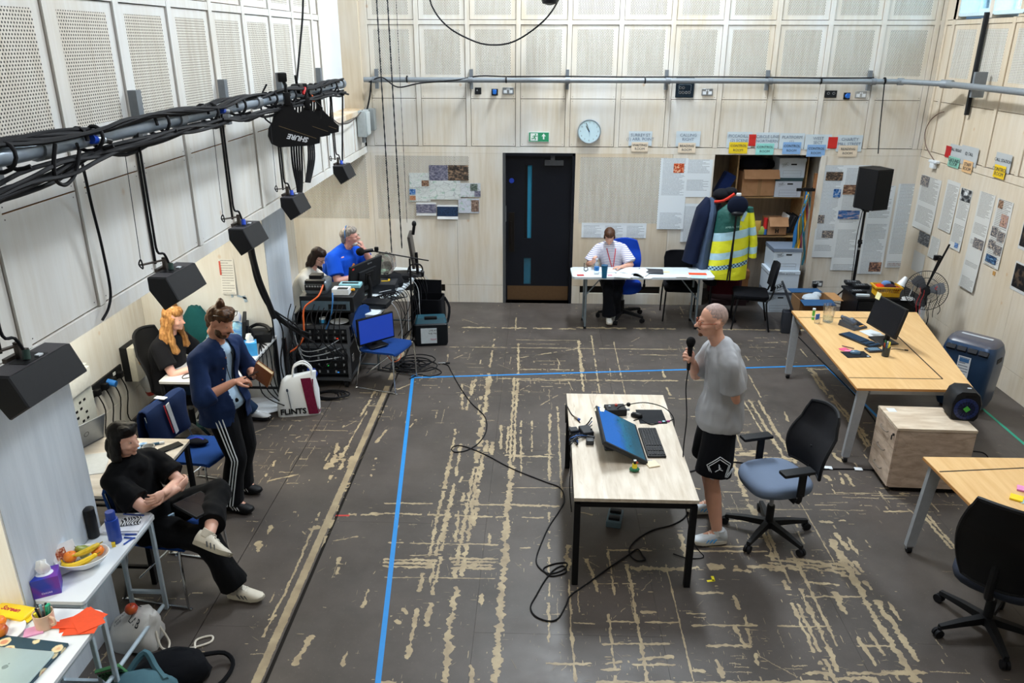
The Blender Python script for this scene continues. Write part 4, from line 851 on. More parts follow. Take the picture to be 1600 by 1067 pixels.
for k,(x,z,L,m_) in enumerate(((-.07,.06,.34,RD),(-.03,.03,.36,RD),(.02,.0,.22,BK),(.07,-.08,.42,BK),(.06,-.18,.36,BK),(.12,.05,.34,BK),(.10,.10,.05,RD),(-.11,.1,.32,BK),(.17,0,.25,BK))):
    pts=[(x+rn.uniform(-.004,.004)+.012*math.sin(j*1.3+k),-.15-.02*(z>0),.80+z-L*j/6) for j in range(7)]; ob('ribbon',B(m_).tube(pts,.005 if m_==BK else .0035,n=4,sm=2),t)
# umbrella / tripod leaning behind the fan
one('folded_tripod',B(BK).cyl((0,0,0),(.30,-.22,1.35),.012).cyl((.05,-.02,0),(.20,-.26,1.2),.012).box((.2,-.2,1.18),(.08,.05,.06),bev=.01),'folded black stand leaning behind the pedestal fan','tripod',(4.60,9.50,0))
one('mains_lead',B(RUB).tube([(0,0,.006),(.1,-.25,.006),(.2,-.5,.01),(.12,-.62,.006)],.006,sm=4).box((.2,-.5,.015),(.05,.06,.03)).tube([(.2,-.5,.008),(.28,-.62,.008),(.1,-.72,.006)],.004,WHT,sm=4),'black extension lead with a white plug on the floor below the fan','cable',(4.55,9.35,0))
# ---- black cabinet with things on it ----
t=thing('storage_cabinet','low black storage cabinet in the back right corner under the loudspeaker','cabinet',(4.45,9.83,0))
KC=mat('0B0C10',.45,0,.15,3)
ob('body',B(KC).bb((-.40,-.28,0),(.40,.24,.56)),t,smooth=0); ob('worktop',B(KC).bb((-.42,-.30,.56),(.42,.26,.585)),t,smooth=0)
dd=ob('door',B(KC).bb((-.39,-.30,.02),(-.005,-.28,.54)),t,smooth=0); ob('handle',B(MET).tube([(-.05,-.305,.4),(-.05,-.32,.39),(-.05,-.32,.3),(-.05,-.305,.29)],.005),dd)
dd=ob('door',B(KC).bb((.005,-.30,.02),(.39,-.28,.54)),t,smooth=0); ob('handle',B(MET).tube([(.05,-.305,.4),(.05,-.32,.39),(.05,-.32,.3),(.05,-.305,.29)],.005),dd)
cz=.586; c2=lambda px,py:PZ(px,py,cz)
for k,(px,py,lab) in enumerate(((1332,444,'black radio handset case at the left end of the black cabinet'),(1345,449,'black charging dock in the middle of the black cabinet'),(1340,458,'black card reader with small keys at the cabinet front edge'))):
    t=thing('electronic_device',lab,'device',c2(px,py),R(-8+7*k)); ob('body',B(BKM).box((0,0,.02),(.2,.13-.02*k,.04),bev=.006),t); kb=B(GRY)
    [kb.box((-.06+.03*i,-.02+.03*j,.042),(.018,.012,.004)) for i in range(4) for j in range(2)]; ob('keys',kb,t)
one('white_case',B(mat('C5CED4',.4)).box((0,0,.015),(.16,.05,.03),bev=.008),'small pale plastic box on the front edge of the black cabinet','case',c2(1348,463),R(-4))
t=thing('basket','yellow plastic basket heaped with red and blue items on the black cabinet','basket',c2(1383,461),R(-3)); YL=mat('DDA71C',.4); b=B(YL)
w,d,h=.15,.1,.12
for (xa,ya,xb,yb) in((-w,-d,w,-d),(w,-d,w,d),(w,d,-w,d),(-w,d,-w,-d)):
    n=12 if xa!=xb else 8
    for k in range(n+1):
        x=xa+(xb-xa)*k/n; y=ya+(yb-ya)*k/n; b.cyl((x*.85,y*.85,.01),(x,y,h),.0045,n=4)
ob('sides',b,t,kind='stuff'); ob('rim',B(YL).loft([[V((x*s_,y*s_,z)) for x,y in((-w,-d),(w,-d),(w,d),(-w,d))] for s_,z in((1.0,h-.01),(1.12,h-.008),(1.12,h+.01),(1.0,h+.012),(.97,h),(1.0,h-.01))],cap=False),t,smooth=0); ob('bottom',B(YL).bb((-w*.86,-d*.86,0),(w*.86,d*.86,.012)).box((-w*.93,0,.05),(.006,d*1.8,.09)).box((0,-d*.93,.03),(w*1.8,.005,.05)).box((w*.93,0,.05),(.005,d*1.8,.09)),t)
for k,(x,y,z,sx,sy,sz,c,nm) in enumerate(((-.09,0,.14,.12,.1,.06,'D9401F','orange knitted glove in the yellow basket'),(.0,.03,.17,.12,.02,.07,'6E93C8','pale blue cloth standing in the yellow basket'),(.03,-.03,.15,.14,.09,.05,'40202A','maroon pouch in the yellow basket'),(.07,.06,.16,.09,.06,.05,'16171B','black purse at the back of the yellow basket'),(.11,-.04,.13,.08,.1,.04,'8E2A22','dark red cloth at the right end of the yellow basket'))):
    b=B(m_cloth(c)); b.sph((0,0,0),(sx/2,sy/2+.02,sz/2+.01),n=14); one('cloth_item',b,nm,'cloth',c2(1383,461)+V((x,y,z-.03)),R(20*k-30))
t=thing('desk_lamp','white angle-poise desk lamp on the black cabinet beside the yellow basket','lamp',c2(1425,468)+V((-.04,.02,0)),R(10)); LW=mat('E4E8EA',.35)
ob('base',B(LW).lathe([(.075,0),(.075,.012),(.02,.02)]),t); ob('arm',B(LW).tube([(0,0,.015),(.05,0,.2),(-.08,-.01,.27)],.006),t); ob('lamp_shade',B(LW).lathe([(.055,-.07),(.05,-.05),(.03,.02),(.018,.05)],c=(-.11,-.01,.25),M=Mx.Rotation(R(25),3,'Y'),n=20),t); ob('cord',B(LW).tube([(.03,0,.006),(-.08,-.06,.006),(-.12,-.03,.006),(-.02,-.08,.006),(.1,-.05,.004)],.004,sm=5),t)
# ---- loudspeaker on tripod ----
sp=PZ(1366,505,0); SX,SY=4.30,10.38
t=thing('speaker_stand','black tripod speaker stand in front of the back wall notices','stand',(SX,SY,0))
ob('pole',B(BK).cyl((0,0,.1),(0,0,1.1),.02).cyl((0,0,1.1),(0,0,1.52),.015),t); ob('clamp_knob',B(BK).cyl((0,-.02,1.1),(0,-.05,1.1),.015).cyl((0,0,1.08),(0,0,1.13),.028),t); ob('clamp_ring',B(MET).cyl((0,0,1.0),(0,0,1.03),.024),t)
for k in range(3): a=k*2.094+.5; ob('leg',B(BK).cyl((0,0,.55),(.42*math.cos(a),.42*math.sin(a),.02),.011).cyl((0,0,.2),(.25*math.cos(a),.25*math.sin(a),.22),.006),t)
ob('yoke',B(BK).tube([(.12,.02,1.75),(.13,-.02,1.60),(.05,-.03,1.54),(-.04,-.03,1.54),(-.10,-.03,1.6)],.013,sm=3).box((0,-.03,1.53),(.06,.05,.03)),t)
t=thing('loudspeaker','large black loudspeaker on the tripod stand in the back right corner','loudspeaker',(SX+.05,SY,1.56),R(24))
b=B(mat('0C0C0F',.6)); poly=[(-.13,-.17),(.13,-.17),(.17,.10),(.12,.17),(-.12,.17),(-.17,.10)]; b.prism(poly,.52); ob('cabinet',b,t,smooth=20); ob('grille',B(mat('08090B',.8)).box((0,-.172,.26),(.24,.006,.48)),t); ob('top_handle',B(mat('020203')).box((.03,.05,.5215),(.12,.05,.004)),t)
cable('black signal cable dropping from the wall rail behind the loudspeaker',[PY(1383,121,YB-.2),PY(1379,160,YB-.2),PY(1375,200,YB-.22),PY(1372,240,YB-.4)],.007)
cable('black cable hanging from the loudspeaker down its stand to the floor',[(SX-.05,SY-.05,1.60),(SX-.07,SY-.04,1.2),(SX-.05,SY-.03,.8),(SX-.06,SY-.05,.3),(SX-.2,SY-.1,.01)],.005)
# open cardboard box and dark case near the closet
t=thing('cardboard_box','open brown and blue cardboard box on the floor by the closet','box',(3.70,10.16,0),R(2)); CB=mat('B98A58',.8,0,.1,5); CBB=mat('1F4E7A',.7)
b=B(mat('8E6A45',.8)); b.bb((-.22,-.17,0),(.22,-.16,.4)).bb((-.22,.16,0),(.22,.17,.4)).bb((-.22,-.17,0),(-.21,.17,.4)).bb((.21,-.17,0),(.22,.17,.4)).bb((-.22,-.17,0),(.22,.17,.01)); ob('carton',b,t,smooth=0)
ob('flap',B(CB).box((.29,0,.40),(.15,.36,.006),rot=Mx.Rotation(R(2),3,'Y')),t); ob('flap',B(CBB).box((-.02,-.26,.40),(.42,.18,.006),rot=Mx.Rotation(R(8),3,'X')),t); ob('flap',B(CBB).box((-.02,.25,.41),(.42,.18,.006)),t)
one('tissue_wrap',B(mat('B9C3CC',.7)).sph((0,0,0),(.12,.10,.06),n=10).sph((.08,.03,.03),(.07,.06,.05),n=8),'crumpled white wrapping inside the open cardboard box','wrapping',(3.68,10.16,.38))
one('red_cloth',B(m_cloth('9A1B22')).sph((0,0,.05),(.16,.08,.06),n=12).sph((.12,.02,.04),(.1,.07,.05),n=10),'bright red cloth heaped on the floor before the black cabinet','cloth',(3.86,9.72,0))
one('flat_case',B(mat('2A2E36',.4)).box((0,0,.33),(.03,.42,.62),rot=Mx.Rotation(R(-24),3,'Y'),bev=.008).box((-.05,-.1,.15),(.12,.14,.3),bev=.02),'dark flat case leaning against the open cardboard box','case',(3.36,9.95,0),R(-10))
t=socket('double socket with a black plug on the back wall above the cardboard box',MBp(1277,443)); ob('plug',B(BK).box((-.04,-.03,-.025),(.05,.05,.06),bev=.01).tube([(-.04,-.03,-.05),(-.02,-.03,-.15),(.04,-.04,-.3)],.004,sm=3),t)
# ================= back wall, notices, closet =================
PWH='DCE3E8'
def sheetpaper(wall,p0,p1,label,seed=0,rows=0,pics=(),name='notice',cat='notice',group=None,col=PWH,off=.004,mat_=None,ink='7B828A',curl=0,writing=None,cols=1,rot=0):
    """p0 top-left, p1 bottom-right pixel of a sheet pinned on a wall plane"""
    if wall=='B': a=PY(*p0,YB-off); c=PY(*p1,YB-off); w=c.x-a.x; h=a.z-c.z; M=Mx.Translation((a.x,YB-off,c.z))
    elif wall=='R': a=PX(*p0,XR-off); c=PX(*p1,XR-off); w=a.y-c.y; h=a.z-c.z; M=Mx.Translation((XR-off,a.y,c.z))@Mx.Rotation(R(-90),4,'Z')
    elif wall=='N': a=PY(*p0,7.572-off); c=PY(*p1,7.572-off); w=c.x-a.x; h=a.z-c.z; M=Mx.Translation((a.x,7.572-off,c.z))
    w=abs(w); h=abs(h); M=M@Mx.Rotation(rot,4,'Y')
    m=mat_ or (m_print(seed,col,ink,rows) if rows else mat(col,.75,0,.04,6))
    b=B(m); n=8; xs_=[i/cols for i in range(cols+1)]
    for ci in range(cols):
        u0,u1=ci/cols,(ci+1)/cols
        for k in range(n):
            z0,z1=k/n,(k+1)/n; f=lambda v:-curl*(1-v)**2*.5-.0012*math.sin(v*9+seed)
            b.add([(u0*w,f(z0),z0*h),(u1*w,f(z0),z0*h),(u1*w,f(z1),z1*h),(u0*w,f(z1),z1*h)],[(0,1,2,3)],m,[[(0,z0),(1,z0),(1,z1),(0,z1)]])
            b.add([(u0*w,f(z0)+.001,z0*h),(u1*w,f(z0)+.001,z0*h),(u1*w,f(z1)+.001,z1*h),(u0*w,f(z1)+.001,z1*h)],[(0,3,2,1)],mat('C9CED2',.8))
    o=ob(name,b,None,smooth=60); o.matrix_world=M; tag(o,label,cat,group)
    for k,(u0,v0,u1,v1,pm) in enumerate(pics):
        pb=B(pm); pb.add([(u0*w,-.0035-curl*(1-v0)**2*.5,v0*h),(u1*w,-.0035-curl*(1-v0)**2*.5,v0*h),(u1*w,-.0035-curl*(1-v1)**2*.5,v1*h),(u0*w,-.0035-curl*(1-v1)**2*.5,v1*h)],[(0,1,2,3)],pm,[[(0,0),(1,0),(1,1),(0,1)]])
        ob('picture',pb,o,smooth=0)
    if writing:
        for i,(s_,sz,u,v,mm_) in enumerate(writing): text(s_,sz,mm_,'lettering',o,Mx.Translation((u*w,-.003,v*h))@UPR,ext=.0003)
    return o
PENM=mat('6F7F93',.7); PENK=mat('3A3F46',.7)
# handwritten place cards along the ledge (back wall)
cards=[((983,205),(1018,228),('SURREY ST','(1) ARR. POINT')),((1057,205),(1093,229),('CALLING','RIGHT',)),((1137,206),(1173,231),('PICCADILLY','(2) SCENE')),((1182,207),(1215,232),('CIRCLE LINE','NORTHERN')),((1219,208),(1255,233),('PLATFORM','(1)')),((1259,210),(1297,234),('WEST','SECT')),((1309,211),(1345,237),('CHARITY','MILL STREET'))]
for k,(a,c,wr_) in enumerate(cards):
    sheetpaper('B',a,c,'grey-white handwritten paper on the back wall ledge, %s'%['first from the clock','second from the clock, over a peach card','over the yellow card','over the mint card','over the nearer blue card left','over the right-hand blue card','last before the loudspeaker, over a peach card'][k],col='C9D6DE',writing=[(s_,.055,.5,.74-.28*i,PENM) for i,s_ in enumerate(wr_)],group='handwritten papers along the back wall ledge',name='handwritten_sheet')
for k,(a,c,col,nm,wr_) in enumerate((((987,222),(1012,237),'E3D3BC','peach card below the first handwritten paper, nearest the clock',('WAITING','ROOM')),((1060,223),(1086,239),'E3D3BC','peach card below the second handwritten paper from the clock',('READING','ROOM')),((1140,222),(1167,240),'EBCB16','yellow card above the left end of the closet opening',('CONTROL','ROOM')),((1182,224),(1208,242),'8FD6CF','mint green card above the closet opening',('CONTROL','ROOM')),((1224,222),(1250,241),'86AEDD','blue card above the closet, next to the mint card',('CONTROL','ROOM')),((1262,226),(1288,245),'86AEDD','blue card above the right end of the closet',('CONTROL','ROOM')),((1311,227),(1338,245),'E3D3BC','peach card above the right notices near the loudspeaker',('READING','ROOM')))):
    sheetpaper('B',a,c,nm,col=col,off=.010,writing=[(s_,.045,.5,.68-.38*i,PENK) for i,s_ in enumerate(wr_)],name='card',cat='card',group='coloured cards along the back wall ledge')
for a,c,nm in(((1171,210),(1180,228),'narrow red card between the yellow and mint cards'),((1295,214),(1307,232),'narrow red card between the blue cards and last peach card')): sheetpaper('B',a,c,nm,col='C8241C',off=.008,name='card',cat='card')
sheetpaper('R',(1479,227),(1484,247),'narrow red card on the right wall ledge',col='B3181B',off=.008,name='card',cat='card')
for a,c,nm,wr_ in(((1486,224),(1503,250),'grey handwritten paper on the right wall over the mint card','ALL RIGHT'),((1504,226),(1524,262),'grey handwritten paper on the right wall over the peach card','(2) CALL'),((1558,237),(1576,272),'grey handwritten paper on the right wall over the yellow card','CALL STATION')): sheetpaper('R',a,c,nm,col='B5B9BA',off=.005,writing=[(wr_,.05,.5,.6,PENK)],name='handwritten_sheet')
for a,c,col,nm,wr_ in(((1483,243),(1497,264),'84BBA8','mint green card on the right wall ledge',('GROUND','FLOOR')),((1506,249),(1517,272),'E0B684','peach card on the right wall ledge',('STAFF','ROOM')),((1555,256),(1568,281),'EBC412','yellow card on the right wall ledge',('CONTROL','ROOM'))): sheetpaper('R',a,c,nm,col=col,off=.012,writing=[(s_,.06,.5,.66-.36*i,PENK) for i,s_ in enumerate(wr_)],name='card',cat='card')
# sheets of notices
P=lambda s,sc=7.,*c:m_photo(s,*(c or ('20242C','6B6A70','C9B8A0')),sc)
SKY=('14305C','2A6FB8','B9C7D6'); DK=('14161C','4A4038','A88A70'); NV=('0C1E3A','1D3F6A','6F93B0'); BRN=('3A2A24','7A5A48','C9A98A'); AER=('3F4152','6A6A80','9C9AA4'); 
sheetpaper('B',(1033,247),(1067,358),'long strip of printed notices with an orange picture right of the perforated panel',1,58,[(.48,.80,.86,.93,P(1,5.,'2A1510','D1501F','E9D9B8'))],curl=.03)
sheetpaper('B',(1071,249),(1109,308),'printed notice pair at the left edge of the closet, upper',2,30)
sheetpaper('B',(1067,318),(1104,378),'printed notice pair beside the hanging coats, lower',3,30,curl=.02)
sheetpaper('B',(909,348),(1009,372),'wide pair of printed sheets behind the seated woman in stripes',4,12,cols=3,curl=.01)
sheetpaper('B',(1288,258),(1299,402),'left column of printed notices with photographs beside the closet',5,70,[(.15,.84,.95,.93,P(2,8.,*DK)),(.62,.66,.97,.75,P(3,4.,*SKY)),(.05,.38,.36,.47,P(4)),(.35,.22,.9,.30,P(5))],curl=.03)
sheetpaper('B',(1321,258),(1334,422),'middle column of printed notices with photographs, left of the loudspeaker',6,80,[(.05,.73,.97,.82,P(6,7.,*BRN)),(.0,.50,.85,.58,P(7,4.,'12305E','3A6FB0','D9B8A0'))],curl=.04)
sheetpaper('B',(1361,290),(1376,428),'column of printed notices behind the speaker stand with a portrait photo',7,64,[(.45,.03,.95,.14,P(8,6.,'1B2438','6B5045','C99A80'))],curl=.02)
sheetpaper('B',(1405,287),(1414,418),'column of printed notices in the back right corner',8,60,[(.1,.02,.9,.06,P(9,9.,'30343A','D0D4D8','8A4A3A'))],curl=.02)
# right wall notices: five strips and pictures
for k,(a,c,rows,pics,lab) in enumerate((((1441,272),(1455,367),44,[(.0,.80,.42,.99,P(11,8.))],'first strip of notices on the right wall next to the corner, photo at its head'),((1481,280),(1485,365),40,[],'second strip of notices on the right wall, plain text'),((1502,292),(1500,394),46,[(.1,.80,.95,.99,P(12,3.,'101218','3A3C40','E4E6E6')),(.5,.04,.8,.12,P(13,6.,*SKY))],'third strip of notices on the right wall, black and white portrait at its head'),((1532,298),(1522,458),80,[(.3,.44,.95,.54,P(14,9.))],'longest strip of notices on the right wall, its foot curling up'),((1560,309),(1560,422),40,[(.1,.86,.4,.98,P(15,6.,*BRN)),(.45,.62,.9,.80,P(16,5.,'2A5A8A','C9A08A','3A3030')),(.05,.44,.45,.58,P(17)),(.5,.40,.95,.55,P(18)),(.05,.25,.5,.38,P(19)),(.5,.2,.95,.34,P(20)),(.1,.05,.8,.16,P(21,7.,*NV))],'fifth strip on the right wall filled with small photographs'),((1456,368),(1463,407),26,[],'small text sheet low on the right wall under the first strip'))):
    sheetpaper('R',a,c,lab,20+k,rows,pics,curl=.05 if k==3 else .02,ink='6A6660',col='CFCFCB',name='notice')
sheetpaper('R',(1437,360),(1450,387),'dark group photograph low in the corner of the right wall',mat_=P(22,9.,'202226','4A4C50','9A9A98'),name='photograph',cat='photograph')
t=sheetpaper('R',(1429,390),(1440,430),'small sheet with a round coloured wheel diagram by the fan',col='C9C8C4',name='diagram_sheet',cat='diagram')
a=PX(1436,404,XR-.009); wb_=B(mat('3F9E6A',.5)); cols_=['3F9E6A','D9A92A','2F6FB0','C9552F','7A4A8A','2A8A8A']
for i in range(6): a0,a1=i*math.pi/3,(i+1)*math.pi/3; wb_.add([(0,0,0)]+[(.06*math.cos(a0+(a1-a0)*j/4),0,.06*math.sin(a0+(a1-a0)*j/4)) for j in range(5)],[(0,1,2,3,4,5)],mat(cols_[i],.5))
o=ob('colour_wheel',wb_,t,smooth=0); o.matrix_world=t.matrix_world.inverted()@Mx.Translation(a)@Mx.Rotation(R(-90),4,'Z')
one('masking_tape',B(mat('B98A4A',.7)).box((0,0,0),(.003,.05,.045)),'small brown square of tape below the photo strip on the right wall','tape',PX(1553,427,XR-.004))
for a,c,nm in(((1600,345),(1614,398),'dark poster at the right edge of the photo, upper'),((1588,407),(1600,462),'dark poster with white border at the right edge, lower')): sheetpaper('R',a,c,nm,mat_=mat('C9CBCB',.6),pics=[(.06,.12,1,.94,P(30,5.,'0A0B0E','15161A','5A4A3A'))],name='poster',cat='poster')
# map collage on the left of the back wall
MG='maps and photographs pinned left of the black door'
col=[((670,258),(700,282),m_photo(40,*AER,9.),'aerial photograph with curving road, top left of the map collage'),((700,258),(732,282),m_photo(41,*DK,7.),'railway photograph with blue sky, top right of the map collage'),
((639,270),(671,293),m_map(1),'small map sheet, upper left of the map collage'),((639,293),(673,315),m_map(2),'small map sheet, lower left of the map collage'),((671,282),(720,312),m_map(3),'large central street map of the collage'),((719,286),(751,308),m_map(4,'D5DADF'),'map sheet with two green photographs, right of the collage'),((716,310),(749,333),m_map(5,'CDD2E0'),'pale map sheet with a brown photograph, lower right of the collage'),((650,316),(682,337),mat('DDE1E4',.6),'aerial photograph with a white border, lower left of the collage'),((683,320),(716,342),mat('E4E8EA',.6),'dark blue night map curling off the wall, bottom of the collage')]
for k,(a,c,m_,nm) in enumerate(col):
    pics={2:[(.62,.1,.98,.5,P(42,6.,*BRN))],3:[(.02,.1,.3,.42,P(43,6.,'A85A2A','C9906A','5A4A40')),(.02,.5,.3,.9,P(44,5.,*SKY))],5:[(.5,.45,.85,.95,P(45,6.,'2A332E','56645A','8A9690')),(.7,.05,1.,.45,P(46,6.,*AER))],6:[(.62,.1,.98,.9,P(47,7.,'4A3A34','7E685C','B09A8A'))],7:[(.0,.2,1,.86,m_photo(48,*AER,9.))],8:[(.0,.2,1,.88,m_photo(49,'071A30','0C2644','2F4E74',22.))]}.get(k,())
    sheetpaper('B',a,c,nm,mat_=m_,pics=pics,off=.005+.002*k,name='map_sheet' if 'map' in nm else 'photograph',cat='map' if 'map' in nm else 'photograph',curl=.05 if k==8 else .01,group=MG)
# exit sign, clock
def onwall(px,py,y=YB): p=PY(px,py,y); return p
p=PY(842,214,YB-.01); t=thing('exit_sign','green and white running man exit sign with an upward arrow above the black door','sign',p)
ob('plate',B(mat('DFE8E4',.4)).box((0,0,0),(.285,.01,.135),bev=.002).box((0,-.0055,0),(.27,.002,.12),mat('2E9468',.4)),t)
WS=mat('E9F2EE',.4); b=B(WS); 
b.prism([(.055,-.03),(.075,-.03),(.075,.01),(.095,.01),(.065,.048),(.035,.01),(.055,.01)],.002,None,Mx.Translation((0,-.0066,0))@UPR); ob('arrow',b,t,smooth=0)
b=B(WS); b.box((-.065,-.007,0),(.1,.001,.1)); ob('doorway',b,t); GM=mat('2E9468',.4); b=B(GM)
b.cyl((-.045,-.0076,.033),(-.045,-.0085,.033),.010,n=12)
for a,c,r_ in(((-.05,.02),(-.062,-.008),.009),((-.05,.018),(-.028,.008),.005),((-.028,.008),(-.02,.018),.004),((-.055,.015),(-.078,.012),.005),((-.078,.012),(-.085,-.002),.004),((-.062,-.008),(-.045,-.02),.007),((-.045,-.02),(-.052,-.042),.006),((-.062,-.01),(-.078,-.02),.007),((-.078,-.02),(-.1,-.022),.005)): b.cyl((a[0],-.0080,a[1]),(c[0],-.0080,c[1]),r_,n=6)
o=ob('running_man',b,t); o.scale=(1,.3,1); o.location=(0,-.0055,0)
b=B(mat('2E9468',.4)); b.M=Mx.Translation((0,-.0062,0))@UPR; t.name=t.name
p=PY(920.5,205,YB-.03); t=thing('wall_clock','round white wall clock with slim silver rim above the perforated panel','clock',p)
F=Mx.Rotation(R(90),3,'X'); ob('rim',B(mat('A9B4BC',.3,.6)).tube([(.152*math.cos(a),-.03,.152*math.sin(a)) for a in [i*math.pi/24 for i in range(48)]],.008,n=8,closed=True).lathe([(.156,-.03),(.156,.026)],M=F,n=40),t); ob('dial',B(mat('C9E3EC',.4,0,.03)).cyl((0,-.028,0),(0,-.0285,0),.148,n=40),t)
for h in range(12):
    a=R(90-30*(h+1)); text(str(h+1),.03,mat('5A6A74'),'numeral',t,Mx.Translation((.118*math.cos(a),-.029,.118*math.sin(a)))@UPR,ext=.0003)
ob('hour_hand',B(BK).box((-.022,-.031,.036),(.007,.002,.085),rot=Mx.Rotation(R(-30),3,'Y')),t); ob('minute_hand',B(BK).box((-.02,-.033,.055),(.005,.002,.12),rot=Mx.Rotation(R(-22),3,'Y')),t); ob('second_hand',B(mat('3A7FB0')).box((.004,-.034,-.01),(.002,.001,.12)),t); ob('hub',B(mat('2F6FA8')).cyl((0,-.036,0),(0,-.028,0),.007),t)
# outlets on the back wall
DS='double white socket on the back wall below the rail, '
for px,py,kind,lab in((794,142,'double',DS+'over the door'),(1105,144,'double',DS+'right of the black control panel'),(1345,148,'double',DS+'far right'),(747,142,'black','small black audio outlet below the rail, above the map collage'),(773,144,'blue','blue flap power outlet below the rail, near the door'),(1323,150,'blue','blue flap power outlet below the rail, far right')): socket(lab,MBp(px,py),kind)
for s_ in(0,):
    t=thing('wall_panel','black audio panel with two round sockets below the rail, far right','wall panel',MBp(1298,147).translation); ob('plate',B(BKM).box((0,-.005,0),(.155,.01,.09),bev=.003),t); [ob('connector',B(GRY).cyl((x,-.011,.01),(x,-.014,.01),.017,n=14).cyl((x,-.014,.01),(x,-.015,.01),.012,BK,n=14),t) for x in(-.035,.035)]
t=thing('control_panel','square black control panel with sockets on the back wall behind the rail','wall panel',MBp(1070,137).translation); ob('plate',B(mat('10202C',.4)).box((0,-.006,0),(.24,.012,.25),bev=.003),t)
for i in range(4):
    for j in range(2):
        if j==1 and i>1: continue
        ob('connector',B(GRY).lathe([(.018,0),(.018,.004),(.014,.004),(.014,0)],c=(-.06+.04*i,-.012,-.06+.06*j),M=F,n=12),t)
b=B(mat('9FB0BC')); b.box((0,-.0125,.04),(.16,.001,.002)).box((-.08,-.0125,.0),(.002,.001,.08)).box((.08,-.0125,.0),(.002,.001,.08)); ob('marking',b,t); text('STAGE',.02,mat('9FB0BC'),'lettering',t,Mx.Translation((-.02,-.0125,.09))@UPR)
# grey junction boxes in the left corner
p=PY(577,200,YB-.1); t=thing('junction_box','pair of grey isolator boxes in the back left corner','box',(XLU+.02,10.55,2.42)); ob('housing',B(mat('B3BBBC',.5)).bb((-.02,-.12,0),(.09,.12,.33),bev=.008),t); ob('cover',B(mat('C6CECE',.5)).bb((.09,-.10,.02),(.11,.10,.31),bev=.006),t); ob('gland',B(GRY).cyl((.03,0,-.08),(.03,0,0),.025),t)
ob('switch_box',B(mat('8E9494',.5)).bb((0,.2,.05),(.14,.36,.33),bev=.01),t)
# rail along back wall with brackets and cable
RB=mat('8B9298',.4,.3); RBK=mat('7B8187',.5,.3)
def rail(label,p0,p1,r,name='wall_rail'):
    t=thing(name,label,'rail',p0); d=V(p1)-V(p0); ob('tube',B(RB).cyl((0,0,0),tuple(d),r,n=16),t); return t,d
RY=YB-.17; RZ=3.12
t,d=rail('long grey steel rail running across the back wall',(XLU+.05,RY,RZ),(XR-.5,RY,RZ),.033)
for px in(585,735,887,1044,1204,1366):
    x=PY(px,120,RY).x-(XLU+.05); br=ob('bracket',B(RBK).bb((x-.022,.12,-.12),(x+.022,.168,.13)).bb((x-.02,.03,-.02),(x+.02,.13,.02)),t); ob('clamp',B(RBK).cyl((x-.03,0,0),(x+.03,0,0),.042,n=14),br)
cr=B(RB); xe=XR-.5-(XLU+.05); cr.cyl((xe-.04,0,0),(xe+.03,0,0),.045,n=14); ob('coupler',cr,t)
t2,d2=rail('grey steel rail along the right wall with a coupler',(XR-.5,RY,RZ),(XR-.2,10.2,RZ),.033); ob('tube',B(RB).cyl(tuple(d2),(.30,-12.0,0),.036,n=16),t2); ob('coupler',B(RB).cyl(tuple(d2*.9),tuple(d2*1.12),.05,n=14),t2)
for y in(-1.15,-3.4): ob('bracket',B(RBK).bb((.32,y-.02,-.12),(.46,y+.02,.16)),t2)
b=B(mat('1A1D22',.5)); b.bb((-.045,-.02,-.42),(-.004,.02,.72)); one('black_channel',b,'black vertical channel strip on the right wall beside the rail','channel',(XR-.001,9.93,3.20))
tt=[]; rr=random.Random(9)
for px in(590,800,860,1008,1210,1383): x=PY(px,120,RY).x
cable('black cable lying along the top of the back wall rail',[(XLU+.12,RY-.02,RZ-.03),(XLU+.3,RY-.05,RZ+.03),(XLU+.5,RY-.04,RZ-.09),(XLU+.8,RY-.04,RZ-.04),(-1.1,RY-.03,RZ+.0),(-.8,RY,RZ+.05),(-.4,RY,RZ+.045),(.3,RY,RZ+.05),(1.2,RY,RZ+.045),(2.4,RY,RZ+.05),(3.6,RY,RZ+.042),(4.3,RY,RZ+.045)],.009)
cable('black cable dropping from the left end of the wall rail',[(XLU+.15,RY-.02,RZ),(XLU+.12,RY-.02,RZ-.2),(XLU+.05,RY-.02,RZ-.45),(XLU+.03,RY-.1,RZ-.55)],.012)
for i,px in enumerate((636,791,1008,1283,1383)):
    x=PY(px,120,RY).x; one('cable_tie',B(BK).cyl((-.008,0,.008),(.008,0,.008),.046,n=14),'black tie round the back wall rail, %s'%['leftmost','above the door','left of the control panel','above the closet end','where the cable drops to the loudspeaker'][i],'cable tie',(x,RY,RZ))
# hanging lines at the left of the back wall
for i,(xa,xb,yb_,r_,nm) in enumerate(((586,612,395,.011,'chain hanging at the left of the back wall, leftmost of three'),(603,628,388,.011,'chain hanging at the left of the back wall, middle of three'),(617,636,348,.004,'thin line hanging at the left of the back wall, rightmost'))):
    a=PY(xa,-40,10.4); c=PY(xb,yb_,10.4); 
    pts=[a.lerp(c,k/60) for k in range(61)]; rs=[r_*(1 if k%2 else .6) for k in range(61)]
    one('hanging_chain' if i<2 else 'hanging_line',B(mat('22262C',.6)).tube(pts,rs,n=6),('black '+nm),'chain' if i<2 else 'line')
cable('black cable swagging across the top of the back wall',[PY(665,-30,10.3),PY(676,12,10.3),PY(700,42,10.3),PY(735,62,10.3),PY(765,70,10.3),PY(800,66,10.3),PY(835,45,10.3),PY(862,18,10.3),PY(885,-25,10.3)],.010)
one('hanging_lantern',B(BK).lathe([(.02,.0),(.09,.02),(.11,.1),(.11,.4),(.03,.45)]).cyl((0,0,.45),(0,0,2.5),.012,n=6),'black lantern just poking in at the top edge of the photo','lamp',PY(863,4,10.3)-V((.03,0,.03)))
